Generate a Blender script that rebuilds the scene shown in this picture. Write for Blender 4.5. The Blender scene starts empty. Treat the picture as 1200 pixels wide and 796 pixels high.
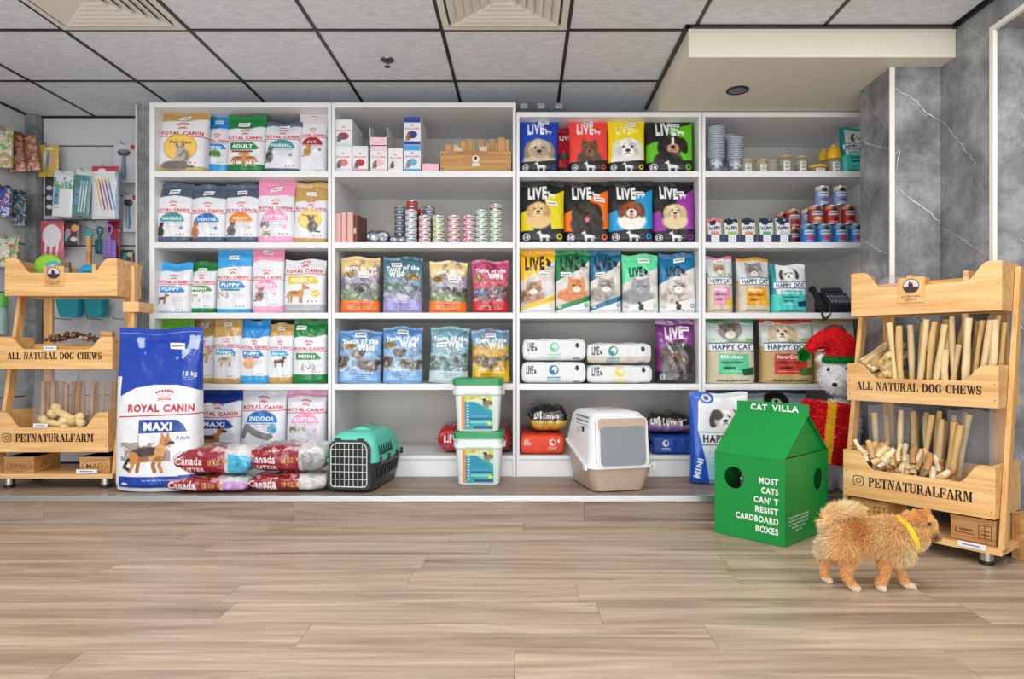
import bpy, math, random
import numpy as np
from mathutils import Vector, Matrix

S = bpy.context.scene
COL = S.collection
rnd = random.Random(7)
F = 784.0            # focal length in pixels of the 1200-wide photograph
VX, VY = 614.0, 412.0
HC = 0.852           # camera height

def wx(px, Y): return (px - VX) / F * Y
def wz(py, Y): return HC - (py - VY) / F * Y
def W3(px, py, Y): return Vector((wx(px, Y), Y, wz(py, Y)))

# ---------------------------------------------------------------- camera
cam = bpy.data.objects.new('camera', bpy.data.cameras.new('camera'))
COL.objects.link(cam)
cam.location = (0, 0, HC)
cam.rotation_euler = (math.radians(90), 0, 0)
cam.data.sensor_width = 36.0
cam.data.lens = F / 1200 * 36
cam.data.shift_x = -(VX - 600) / 1200
cam.data.shift_y = (VY - 398) / 1200
cam.data.clip_start = 0.02
S.camera = cam

# ---------------------------------------------------------------- light
wd = bpy.data.worlds.new('daylight'); S.world = wd
wd.use_nodes = True
wd.node_tree.nodes['Background'].inputs[0].default_value = (0.93, 0.97, 1.0, 1)
wd.node_tree.nodes['Background'].inputs[1].default_value = 0.6

def area(name, loc, rot, sx, sy, power, col=(1, 1, 1)):
    l = bpy.data.lights.new(name, 'AREA'); l.shape = 'RECTANGLE'
    l.size = sx; l.size_y = sy; l.energy = power; l.color = col
    o = bpy.data.objects.new(name, l); COL.objects.link(o)
    o.location = loc; o.rotation_euler = rot
    return o
for lx in (-1.89, -0.09, 1.71):
    for ly in (0.5, 2.08):
        area('ceiling_panel_light', (lx, ly, 2.36), (0, 0, 0), 0.56, 0.56, 15, (1, 0.97, 0.93))
area('shop_window_light', (0, -2.6, 1.3), (math.radians(92), 0, 0), 5.6, 2.1, 88, (0.95, 0.98, 1.0))
area('low_uplight_fill', (-1.0, -1.5, 0.25), (math.radians(120), 0, 0), 5.5, 0.5, 52, (0.94, 0.97, 1.0))  # added unseen low fill, tilted up to brighten the ceiling

S.view_settings.view_transform = 'Standard'
S.view_settings.look = 'None'
S.view_settings.gamma = 1
S.view_settings.use_curve_mapping = False
S.view_settings.exposure = 0.17

# ---------------------------------------------------------------- helpers
def lin(c):
    c = np.asarray(c, dtype=float) / 255.0
    return np.where(c <= 0.04045, c / 12.92, ((c + 0.055) / 1.055) ** 2.4)

def new_mat(name):
    m = bpy.data.materials.new(name); m.use_nodes = True
    return m, m.node_tree.nodes, m.node_tree.links, m.node_tree.nodes['Principled BSDF']

def vc_mat(name, rough=0.5, metal=0.0, bump=0.0, bscale=40, coat=0.0, trans=0.0, alpha=1.0, noise=0.0, nscale=20, spec=0.5, stretch=(1, 1, 1)):
    m, N, L, b = new_mat(name)
    a = N.new('ShaderNodeAttribute'); a.attribute_name = 'Col'
    src = a.outputs['Color']
    tc = N.new('ShaderNodeTexCoord')
    mp = N.new('ShaderNodeMapping'); mp.inputs['Scale'].default_value = stretch
    L.new(tc.outputs['Object'], mp.inputs[0])
    if noise > 0:
        n = N.new('ShaderNodeTexNoise'); n.inputs['Scale'].default_value = nscale; n.inputs['Detail'].default_value = 4
        L.new(mp.outputs[0], n.inputs['Vector'])
        mr = N.new('ShaderNodeMapRange'); mr.inputs[1].default_value = 0.3; mr.inputs[2].default_value = 0.7
        mr.inputs[3].default_value = 1 - noise; mr.inputs[4].default_value = 1 + noise * 0.5
        L.new(n.outputs['Fac'], mr.inputs[0])
        vm = N.new('ShaderNodeVectorMath'); vm.operation = 'SCALE'
        L.new(src, vm.inputs[0]); L.new(mr.outputs[0], vm.inputs['Scale'])
        src = vm.outputs[0]
    L.new(src, b.inputs['Base Color'])
    b.inputs['Roughness'].default_value = rough
    b.inputs['Metallic'].default_value = metal
    b.inputs['Coat Weight'].default_value = coat
    b.inputs['Coat Roughness'].default_value = 0.12
    b.inputs['Specular IOR Level'].default_value = spec
    b.inputs['Transmission Weight'].default_value = trans
    b.inputs['Alpha'].default_value = alpha
    if bump > 0:
        n = N.new('ShaderNodeTexNoise'); n.inputs['Scale'].default_value = bscale; n.inputs['Detail'].default_value = 3
        n.inputs['Distortion'].default_value = 0.8
        L.new(mp.outputs[0], n.inputs['Vector'])
        bp = N.new('ShaderNodeBump'); bp.inputs['Strength'].default_value = bump; bp.inputs['Distance'].default_value = 0.01
        L.new(n.outputs['Fac'], bp.inputs['Height'])
        L.new(bp.outputs[0], b.inputs['Normal'])
    return m

M = {}
M['paint'] = vc_mat('painted_surface', 0.55, noise=0.03, nscale=3)
M['melamine'] = vc_mat('white_melamine', 0.38)
M['plastic'] = vc_mat('moulded_plastic', 0.35)
M['softplastic'] = vc_mat('frosted_plastic', 0.45, trans=0.0)
M['film'] = vc_mat('printed_film', 0.3, bump=0.7, bscale=15, coat=0.2, spec=0.4)
M['gloss'] = vc_mat('glossy_film', 0.2, bump=0.8, bscale=22, coat=0.6)
M['matte'] = vc_mat('matte_film', 0.42, bump=0.7, bscale=14, spec=0.35)
M['card'] = vc_mat('printed_card', 0.5)
M['paper'] = vc_mat('paper', 0.7)
M['greencard'] = vc_mat('green_board', 0.42, bump=0.08, bscale=8)
M['foil'] = vc_mat('foil', 0.28, metal=0.8, bump=0.9, bscale=40)
M['metal'] = vc_mat('metal', 0.25, metal=1.0)
M['brushed'] = vc_mat('brushed_metal', 0.35, metal=0.9, bump=0.05, bscale=60, stretch=(0.1, 1, 1))
M['wire'] = vc_mat('coated_wire', 0.35)
M['chew'] = vc_mat('dried_chew', 0.65, bump=0.5, bscale=60, noise=0.22, nscale=25, stretch=(1, 1, 0.25))
M['fur'] = vc_mat('fur', 0.75, spec=0.2)
M['tinsel'] = vc_mat('tinsel', 0.3, metal=0.35)
M['clearjar'] = vc_mat('clear_plastic', 0.08, trans=0.0, alpha=0.28)
M['bagclear'] = vc_mat('clear_film', 0.06, alpha=0.13, bump=0.6, bscale=14)
M['window'] = vc_mat('smoked_window', 0.08, alpha=0.55)
M['fabric'] = vc_mat('fabric', 0.85)

def wood_mat(name, c1, c2, c3, scale=1.0, axis=0, rough=0.5, streak=0.5, coat=0.0, contrast=1.0):
    m, N, L, b = new_mat(name)
    tc = N.new('ShaderNodeTexCoord'); oi = N.new('ShaderNodeObjectInfo')
    sc = [14.0, 14.0, 14.0]; sc[axis] = 0.9
    vm = N.new('ShaderNodeVectorMath'); vm.operation = 'SCALE'; vm.inputs[0].default_value = (31, 17, 53)
    L.new(oi.outputs['Random'], vm.inputs['Scale'])
    ad = N.new('ShaderNodeVectorMath'); L.new(tc.outputs['Object'], ad.inputs[0]); L.new(vm.outputs[0], ad.inputs[1])
    mp = N.new('ShaderNodeMapping'); mp.inputs['Scale'].default_value = [s * scale for s in sc]
    L.new(ad.outputs[0], mp.inputs[0])
    n1 = N.new('ShaderNodeTexNoise'); n1.inputs['Scale'].default_value = 1.0; n1.inputs['Detail'].default_value = 7
    n1.inputs['Roughness'].default_value = 0.62; n1.inputs['Distortion'].default_value = 0.9
    L.new(mp.outputs[0], n1.inputs['Vector'])
    n2 = N.new('ShaderNodeTexNoise'); n2.inputs['Scale'].default_value = 4.5; n2.inputs['Detail'].default_value = 5
    L.new(mp.outputs[0], n2.inputs['Vector'])
    cr = N.new('ShaderNodeValToRGB'); e = cr.color_ramp.elements
    e[0].position = 0.5 - 0.2 / contrast; e[0].color = (*lin(c1), 1); e[1].position = 0.5 + 0.16 / contrast; e[1].color = (*lin(c3), 1)
    x = e.new(0.5); x.color = (*lin(c2), 1)
    L.new(n1.outputs['Fac'], cr.inputs[0])
    mr = N.new('ShaderNodeMapRange'); mr.inputs[1].default_value = 0.35; mr.inputs[2].default_value = 0.65
    mr.inputs[3].default_value = 1 - 0.16 * streak; mr.inputs[4].default_value = 1 + 0.08 * streak
    L.new(n2.outputs['Fac'], mr.inputs[0])
    mr2 = N.new('ShaderNodeMapRange'); mr2.inputs[3].default_value = 1 - 0.14 * streak; mr2.inputs[4].default_value = 1 + 0.08 * streak
    L.new(oi.outputs['Random'], mr2.inputs[0])
    mu = N.new('ShaderNodeMath'); mu.operation = 'MULTIPLY'; L.new(mr.outputs[0], mu.inputs[0]); L.new(mr2.outputs[0], mu.inputs[1])
    v2 = N.new('ShaderNodeVectorMath'); v2.operation = 'SCALE'; L.new(cr.outputs[0], v2.inputs[0]); L.new(mu.outputs[0], v2.inputs['Scale'])
    L.new(v2.outputs[0], b.inputs['Base Color'])
    b.inputs['Roughness'].default_value = rough; b.inputs['Coat Weight'].default_value = coat
    bp = N.new('ShaderNodeBump'); bp.inputs['Strength'].default_value = 0.12; bp.inputs['Distance'].default_value = 0.004
    L.new(n2.outputs['Fac'], bp.inputs['Height']); L.new(bp.outputs[0], b.inputs['Normal'])
    return m
M['floor'] = wood_mat('floor_plank_vinyl', (128, 109, 92), (176, 155, 134), (202, 182, 160), 1.0, 0, 0.36, 0.55, 0, 0.85)
M['step'] = wood_mat('step_plank_vinyl', (118, 98, 84), (150, 130, 114), (168, 149, 132), 1.0, 0, 0.45, 0.7)
M['pine'] = wood_mat('pine', (204, 146, 84), (233, 184, 120), (243, 206, 148), 1.6, 0, 0.5, 0.5, 0.1, 0.8)
M['pine_v'] = wood_mat('pine_upright', (196, 134, 74), (224, 172, 106), (236, 194, 134), 1.6, 2, 0.5, 0.5, 0.1, 0.8)
M['crate'] = wood_mat('old_crate_wood', (150, 100, 54), (196, 146, 88), (212, 168, 110), 2.0, 0, 0.6, 0.6, 0, 0.8)

def marble_mat():
    m, N, L, b = new_mat('grey_marble')
    g = N.new('ShaderNodeNewGeometry')
    n = N.new('ShaderNodeTexNoise'); n.inputs['Scale'].default_value = 4.5; n.inputs['Detail'].default_value = 10; n.inputs['Roughness'].default_value = 0.72
    n.inputs['Distortion'].default_value = 0.1
    L.new(g.outputs['Position'], n.inputs['Vector'])
    cr = N.new('ShaderNodeValToRGB'); e = cr.color_ramp.elements
    e[0].position = 0.34; e[0].color = (*lin((96, 99, 102)), 1); e[1].position = 0.66; e[1].color = (*lin((166, 169, 172)), 1)
    x = e.new(0.5); x.color = (*lin((130, 133, 136)), 1)
    L.new(n.outputs['Fac'], cr.inputs[0])
    L.new(cr.outputs[0], b.inputs['Base Color'])
    b.inputs['Roughness'].default_value = 0.2; b.inputs['Specular IOR Level'].default_value = 0.6
    return m
M['marble'] = marble_mat()
def tile_mat():
    m, N, L, b = new_mat('ceiling_tile_vinyl')
    tc = N.new('ShaderNodeTexCoord'); mp = N.new('ShaderNodeMapping'); mp.inputs['Scale'].default_value = (9, 26, 9)
    L.new(tc.outputs['Object'], mp.inputs[0])
    n = N.new('ShaderNodeTexNoise'); n.inputs['Scale'].default_value = 1.4; n.inputs['Detail'].default_value = 5; n.inputs['Distortion'].default_value = 1.2
    L.new(mp.outputs[0], n.inputs['Vector'])
    cr = N.new('ShaderNodeValToRGB'); e = cr.color_ramp.elements
    e[0].position = 0.35; e[0].color = (*lin((214, 219, 227)), 1); e[1].position = 0.65; e[1].color = (*lin((232, 237, 244)), 1)
    L.new(n.outputs['Fac'], cr.inputs[0]); L.new(cr.outputs[0], b.inputs['Base Color'])
    b.inputs['Roughness'].default_value = 0.5
    bp = N.new('ShaderNodeBump'); bp.inputs['Strength'].default_value = 0.25; bp.inputs['Distance'].default_value = 0.003
    L.new(n.outputs['Fac'], bp.inputs['Height']); L.new(bp.outputs[0], b.inputs['Normal'])
    return m
M['tile'] = tile_mat()

# text -> 2D triangles (built-in font), cached
_tc = {}
def text_tris(s, bold=0.0):
    k = (s, bold)
    if k in _tc: return _tc[k]
    cu = bpy.data.curves.new('t', 'FONT'); cu.body = s; cu.size = 1; cu.offset = bold; cu.resolution_u = 3
    cu.space_character = 1.0 + bold * 4
    o = bpy.data.objects.new('t', cu); COL.objects.link(o)
    dg = bpy.context.evaluated_depsgraph_get(); dg.update()
    me = bpy.data.meshes.new_from_object(o.evaluated_get(dg))
    me.calc_loop_triangles()
    V = np.array([v.co[:2] for v in me.vertices]); T = np.array([t.vertices[:] for t in me.loop_triangles])
    bpy.data.objects.remove(o); bpy.data.curves.remove(cu); bpy.data.meshes.remove(me)
    x0, x1 = V[:, 0].min(), V[:, 0].max(); y0, y1 = V[:, 1].min(), V[:, 1].max()
    cap = max(y1, 0.5)
    V = V - [(x0 + x1) / 2, y0 if y0 > -0.05 else 0]
    V = V / (y1 - (y0 if y0 > -0.05 else 0))       # height 1
    _tc[k] = (V, T, V[:, 0].max() - V[:, 0].min())
    return _tc[k]

_tm = {}
def text_mask(s, bold):
    k = (s, bold)
    if k in _tm: return _tm[k]
    V, T, w = text_tris(s, bold)
    R = 30; lo = V.min(0) - 0.03; hi = V.max(0) + 0.03
    n = np.ceil((hi - lo) * R).astype(int) + 1
    m = np.zeros((n[1], n[0]))
    P = (V - lo) * R
    for a, b_, c in T:
        A, B_, C_ = P[a], P[b_], P[c]
        x0 = max(int(min(A[0], B_[0], C_[0])), 0); x1 = min(int(max(A[0], B_[0], C_[0])) + 2, n[0])
        y0 = max(int(min(A[1], B_[1], C_[1])), 0); y1 = min(int(max(A[1], B_[1], C_[1])) + 2, n[1])
        X, Y = np.meshgrid(np.arange(x0, x1), np.arange(y0, y1))
        d = (B_[0]-A[0])*(C_[1]-A[1]) - (B_[1]-A[1])*(C_[0]-A[0])
        if abs(d) < 1e-9: continue
        u = ((X-A[0])*(C_[1]-A[1]) - (Y-A[1])*(C_[0]-A[0])) / d
        v = ((B_[0]-A[0])*(Y-A[1]) - (B_[1]-A[1])*(X-A[0])) / d
        m[y0:y1, x0:x1] = np.maximum(m[y0:y1, x0:x1], ((u >= -.02) & (v >= -.02) & (u + v <= 1.02)) * 1.0)
    _tm[k] = (m, lo, R, V[:, 0].max() - V[:, 0].min())
    return _tm[k]

def value_noise(h, w, cells, seed):
    r = np.random.RandomState(seed)
    out = np.zeros((h, w)); amp = 1.0; tot = 0
    for o in range(3):
        cy = max(2, int(cells * 2 ** o * h / w)); cx = max(2, int(cells * 2 ** o))
        g = r.rand(cy + 2, cx + 2)
        yy = np.linspace(0, cy, h); xx = np.linspace(0, cx, w)
        yi = yy.astype(int); xi = xx.astype(int); fy = (yy - yi)[:, None]; fx = (xx - xi)[None, :]
        fy = fy * fy * (3 - 2 * fy); fx = fx * fx * (3 - 2 * fx)
        a = g[yi][:, xi]; b = g[yi][:, xi + 1]; c = g[yi + 1][:, xi]; d = g[yi + 1][:, xi + 1]
        out += amp * (a * (1 - fx) * (1 - fy) + b * fx * (1 - fy) + c * (1 - fx) * fy + d * fx * fy); tot += amp; amp *= 0.5
    return out / tot

class Art:
    """printed artwork: x in 0..1, y in 0..a from the top; painted to the vertices of the front panel"""
    def __init__(s, n, a, bg):
        s.a = a; s.w = n; s.h = max(4, int(round(n * a)))
        s.X, s.Y = np.meshgrid(np.linspace(0, 1, s.w), np.linspace(0, a, s.h))
        s.I = np.ones((s.h, s.w, 3)) * np.array(bg, float); s.p = 1.0 / s.w
    def mix(s, m, c, al=1.0):
        m = (np.clip(m, 0, 1) * al)[..., None]
        s.I = s.I * (1 - m) + np.asarray(c, float) * m
    def ell(s, cx, cy, rx, ry, c, rot=0, soft=1.0, al=1.0, clip=None):
        ca, sa = math.cos(rot), math.sin(rot); dx = s.X - cx; dy = s.Y - cy
        u = (dx * ca + dy * sa) / rx; v = (-dx * sa + dy * ca) / ry
        d = (np.sqrt(u * u + v * v) - 1) * min(rx, ry)
        m = 0.5 - d / (s.p * soft)
        if clip is not None: m = np.clip(m, 0, 1) * clip
        s.mix(m, c, al)
    def maskrect(s, x0, y0, x1, y1):
        d = np.maximum(np.abs(s.X - (x0 + x1) / 2) - (x1 - x0) / 2, np.abs(s.Y - (y0 + y1) / 2) - (y1 - y0) / 2)
        return np.clip(0.5 - d / s.p, 0, 1)
    def rect(s, x0, y0, x1, y1, c, al=1.0): s.mix(s.maskrect(x0, y0, x1, y1), c, al)
    def pmask(s, pts):
        ins = np.zeros(s.X.shape, bool); dm = np.full(s.X.shape, 9.0)
        for i in range(len(pts)):
            x0, y0 = pts[i - 1]; x1, y1 = pts[i]
            cnd = ((y0 > s.Y) != (y1 > s.Y))
            with np.errstate(all='ignore'):
                xx = (x1 - x0) * (s.Y - y0) / ((y1 - y0) if y1 != y0 else 1e-9) + x0
            ins ^= cnd & (s.X < xx)
            L2 = (x1-x0)**2 + (y1-y0)**2 + 1e-12
            t = np.clip(((s.X-x0)*(x1-x0) + (s.Y-y0)*(y1-y0)) / L2, 0, 1)
            dm = np.minimum(dm, np.hypot(s.X - x0 - t*(x1-x0), s.Y - y0 - t*(y1-y0)))
        return np.clip(0.5 - np.where(ins, -dm, dm) / s.p, 0, 1)
    def poly(s, pts, c, al=1.0): s.mix(s.pmask(pts), c, al)
    def line(s, pts, w, c, al=1.0):
        dm = np.full(s.X.shape, 9.0)
        for (x0, y0), (x1, y1) in zip(pts[:-1], pts[1:]):
            L2 = (x1-x0)**2 + (y1-y0)**2 + 1e-12
            t = np.clip(((s.X-x0)*(x1-x0) + (s.Y-y0)*(y1-y0)) / L2, 0, 1)
            dm = np.minimum(dm, np.hypot(s.X - x0 - t*(x1-x0), s.Y - y0 - t*(y1-y0)))
        s.mix(0.5 - (dm - w / 2) / s.p, c, al)
    def text(s, t, cx, cy, h, c, w=None, bold=0.02, rot=0, al=1.0, bend=0.0):
        m, lo, R, tw = text_mask(t, bold)
        sx = (w / tw) if w else h
        ca, sa = math.cos(rot), math.sin(rot); dx = s.X - cx; dy = s.Y - cy
        u = (dx * ca + dy * sa); v = -(-dx * sa + dy * ca) + h / 2
        v = v + bend * (u * u) * 4
        u = u / sx; v = v / h
        acc = 0
        for ox, oy in ((-.25, -.25), (.25, -.25), (-.25, .25), (.25, .25)):
            i = ((u + ox * s.p / sx - lo[0]) * R + .5).astype(int); j = ((v + oy * s.p / h - lo[1]) * R + .5).astype(int)
            ok = (i >= 0) & (j >= 0) & (i < m.shape[1]) & (j < m.shape[0])
            acc = acc + np.where(ok, m[np.clip(j, 0, m.shape[0]-1), np.clip(i, 0, m.shape[1]-1)], 0)
        s.mix(acc / 4, c, al)
    def scribble(s, x0, y0, x1, lines, gap, c, seed=1, al=0.6, h=0.012):
        r = random.Random(seed)
        for k in range(lines):
            x = x0; y = y0 + k * gap; e = x1 - r.random() * 0.25 * (x1 - x0)
            while x < e:
                l = 0.015 + r.random() * 0.05; s.rect(x, y, min(x + l, e), y + h, c, al); x += l + 0.012
    def noise(s, mask, c, cells, seed, lo=0.45, hi=0.6, al=1.0):
        n = value_noise(s.h, s.w, cells, seed)
        s.mix(np.clip((n - lo) / (hi - lo), 0, 1) * mask, c, al)

# painted animals (flat print)
DK = (38, 32, 30)
def fade(c, k): return tuple(min(255, max(0, x * k)) for x in c)
def a_doghead(A, cx, cy, r, c1, c2=None, ear=None, nose=DK, floppy=True, tongue=False, seed=1):
    c2 = c2 or fade(c1, 1.15); ear = ear or fade(c1, .7)
    if floppy:
        A.ell(cx - r*.85, cy + r*.05, r*.38, r*.75, ear, .25, 2); A.ell(cx + r*.85, cy + r*.05, r*.38, r*.75, ear, -.25, 2)
    else:
        A.poly([(cx - r*.9, cy - r*.2), (cx - r*.7, cy - r*1.25), (cx - r*.15, cy - r*.7)], ear)
        A.poly([(cx + r*.9, cy - r*.2), (cx + r*.7, cy - r*1.25), (cx + r*.15, cy - r*.7)], ear)
    A.ell(cx, cy, r*.85, r*.9, c1, 0, 3)
    A.ell(cx, cy - r*.45, r*.5, r*.3, fade(c1, 1.1), 0, 4)
    A.ell(cx - r*.5, cy + r*.25, r*.28, r*.4, fade(c1, .82), .2, 5, .7); A.ell(cx + r*.5, cy + r*.25, r*.28, r*.4, fade(c1, .82), -.2, 5, .7)
    m = np.clip(1.4 - np.hypot((A.X-cx)/r, (A.Y-cy)/r)*1.4, 0, 1)
    A.noise(m, fade(c1, .62), 16, seed, .46, .62, .75); A.noise(m, fade(c1, 1.2), 22, seed + 5, .52, .64, .6)
    A.ell(cx, cy + r*.35, r*.48, r*.48, c2, 0, 3)
    A.ell(cx - r*.32, cy - r*.12, r*.10, r*.085, DK, 0, 1); A.ell(cx + r*.32, cy - r*.12, r*.10, r*.085, DK, 0, 1); A.line([(cx, cy - r*.5), (cx, cy + r*.1)], r*.12, fade(c1, 1.15), .6)
    A.ell(cx, cy + r*.2, r*.19, r*.14, nose, 0, 1)
    A.line([(cx - r*.2, cy + r*.5), (cx, cy + r*.42), (cx + r*.2, cy + r*.5)], r*.07, DK, .8)
    if tongue: A.ell(cx, cy + r*.72, r*.18, r*.26, (222, 130, 140))
def a_cathead(A, cx, cy, r, c1, c2=(235, 232, 226), stripe=None, eye=(190, 180, 90), seed=1):
    A.poly([(cx - r*.95, cy + r*.1), (cx - r*.85, cy - r*1.15), (cx - r*.1, cy - r*.7)], c1)
    A.poly([(cx + r*.95, cy + r*.1), (cx + r*.85, cy - r*1.15), (cx + r*.1, cy - r*.7)], c1)
    A.poly([(cx - r*.8, cy - r*.3), (cx - r*.75, cy - r*.9), (cx - r*.35, cy - r*.6)], (205, 160, 150), .7)
    A.poly([(cx + r*.8, cy - r*.3), (cx + r*.75, cy - r*.9), (cx + r*.35, cy - r*.6)], (205, 160, 150), .7)
    A.ell(cx, cy, r, r*.85, c1, 0, 2)
    st = stripe or fade(c1, .7)
    m = np.clip(2 - np.hypot((A.X-cx)/r, (A.Y-cy)/r/.85)*2, 0, 1)
    A.noise(m, st, 14, seed, .48, .62, .8)
    for k in (-.3, 0, .3): A.line([(cx + k*r, cy - r*.75), (cx + k*r*.7, cy - r*.4)], r*.09, st, .8)
    A.ell(cx, cy + r*.4, r*.45, r*.34, c2, 0, 2)
    for k in (-1, 1):
        A.ell(cx + k*r*.38, cy - r*.02, r*.16, r*.11, DK, k*.2); A.ell(cx + k*r*.38, cy - r*.02, r*.12, r*.085, eye); A.ell(cx + k*r*.38, cy - r*.02, r*.05, r*.08, DK)
    A.ell(cx, cy + r*.28, r*.09, r*.06, (190, 110, 110))
def a_dog(A, cx, cy, s, c1, c2=None, flip=1, legs=True):
    c2 = c2 or fade(c1, .7); f = lambda x: cx + flip * x * s
    for x in (-.42, -.26, .3, .42): A.line([(f(x), cy), (f(x - .03), cy + .55*s)], s*.11, c2 if x in (-.26, .42) else c1)
    A.ell(f(-.05), cy - .05*s, .5*s, .2*s, c1, 0, 2); A.ell(f(.32), cy - .08*s, .22*s, .26*s, c1, 0, 2); A.ell(f(-.05), cy - .14*s, .4*s, .11*s, c2, 0, 2)
    A.line([(f(.38), cy - .15*s), (f(.52), cy - .45*s)], s*.2, c1)
    A.ell(f(.56), cy - .52*s, .18*s, .15*s, c1, 0, 2); A.ell(f(.74), cy - .46*s, .13*s, .08*s, c2)
    A.poly([(f(.42), cy - .58*s), (f(.46), cy - .82*s), (f(.58), cy - .62*s)], c2)
    A.line([(f(-.5), cy - .05*s), (f(-.66), cy + .2*s)], s*.09, c2)
def a_cat(A, cx, cy, s, c1, c2=None, flip=1):
    c2 = c2 or fade(c1, .6); f = lambda x: cx + flip * x * s
    A.ell(f(0), cy + .1*s, .34*s, .42*s, c1, 0, 2); A.ell(f(.12), cy + .2*s, .2*s, .34*s, c1, 0, 2)
    m = np.clip(1.5 - np.hypot((A.X-cx)/(.4*s), (A.Y-cy)/(.5*s))*1.3, 0, 1); A.noise(m, c2, 14, 5, .45, .6, .8)
    A.ell(f(.12), cy - .42*s, .2*s, .18*s, c1, 0, 2)
    for k in (-.02, .26): A.poly([(f(k - .07), cy - .5*s), (f(k), cy - .74*s), (f(k + .08), cy - .5*s)], c2)
    A.line([(f(-.2), cy + .48*s), (f(-.5), cy + .5*s)], .1*s, c2)
    A.ell(f(.06), cy - .44*s, .035*s, .03*s, DK); A.ell(f(.2), cy - .44*s, .035*s, .03*s, DK)
def a_sil(A, cx, cy, s, c, cat=False):
    if cat:
        A.ell(cx, cy, .3*s, .45*s, c, .3); A.ell(cx - .2*s, cy - .5*s, .2*s, .18*s, c); A.line([(cx + .2*s, cy + .3*s), (cx + .6*s, cy + .5*s)], .1*s, c)
        A.poly([(cx - .38*s, cy - .55*s), (cx - .32*s, cy - .85*s), (cx - .1*s, cy - .62*s)], c)
    else: a_dog(A, cx, cy, s*.8, c, c, -1)
def a_crown(A, cx, cy, s, c=(200, 28, 46)):
    for k in range(-3, 4):
        an = k * .2; r = 1.0
        A.line([(cx + math.sin(an*.8)*s*.35, cy + s*.12), (cx + math.sin(an*1.25)*s*.78, cy - math.cos(an*1.3)*s*.42)], s*.05, c, .25)
        A.ell(cx + math.sin(an*1.25)*s*.82, cy - math.cos(an*1.3)*s*.46, s*.085, s*.085, c)
    A.line([(cx - s*.4, cy + s*.17), (cx, cy + s*.1), (cx + s*.4, cy + s*.17)], s*.07, c)
    A.line([(cx - s*.42, cy + s*.28), (cx, cy + s*.21), (cx + s*.42, cy + s*.28)], s*.06, c)

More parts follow.
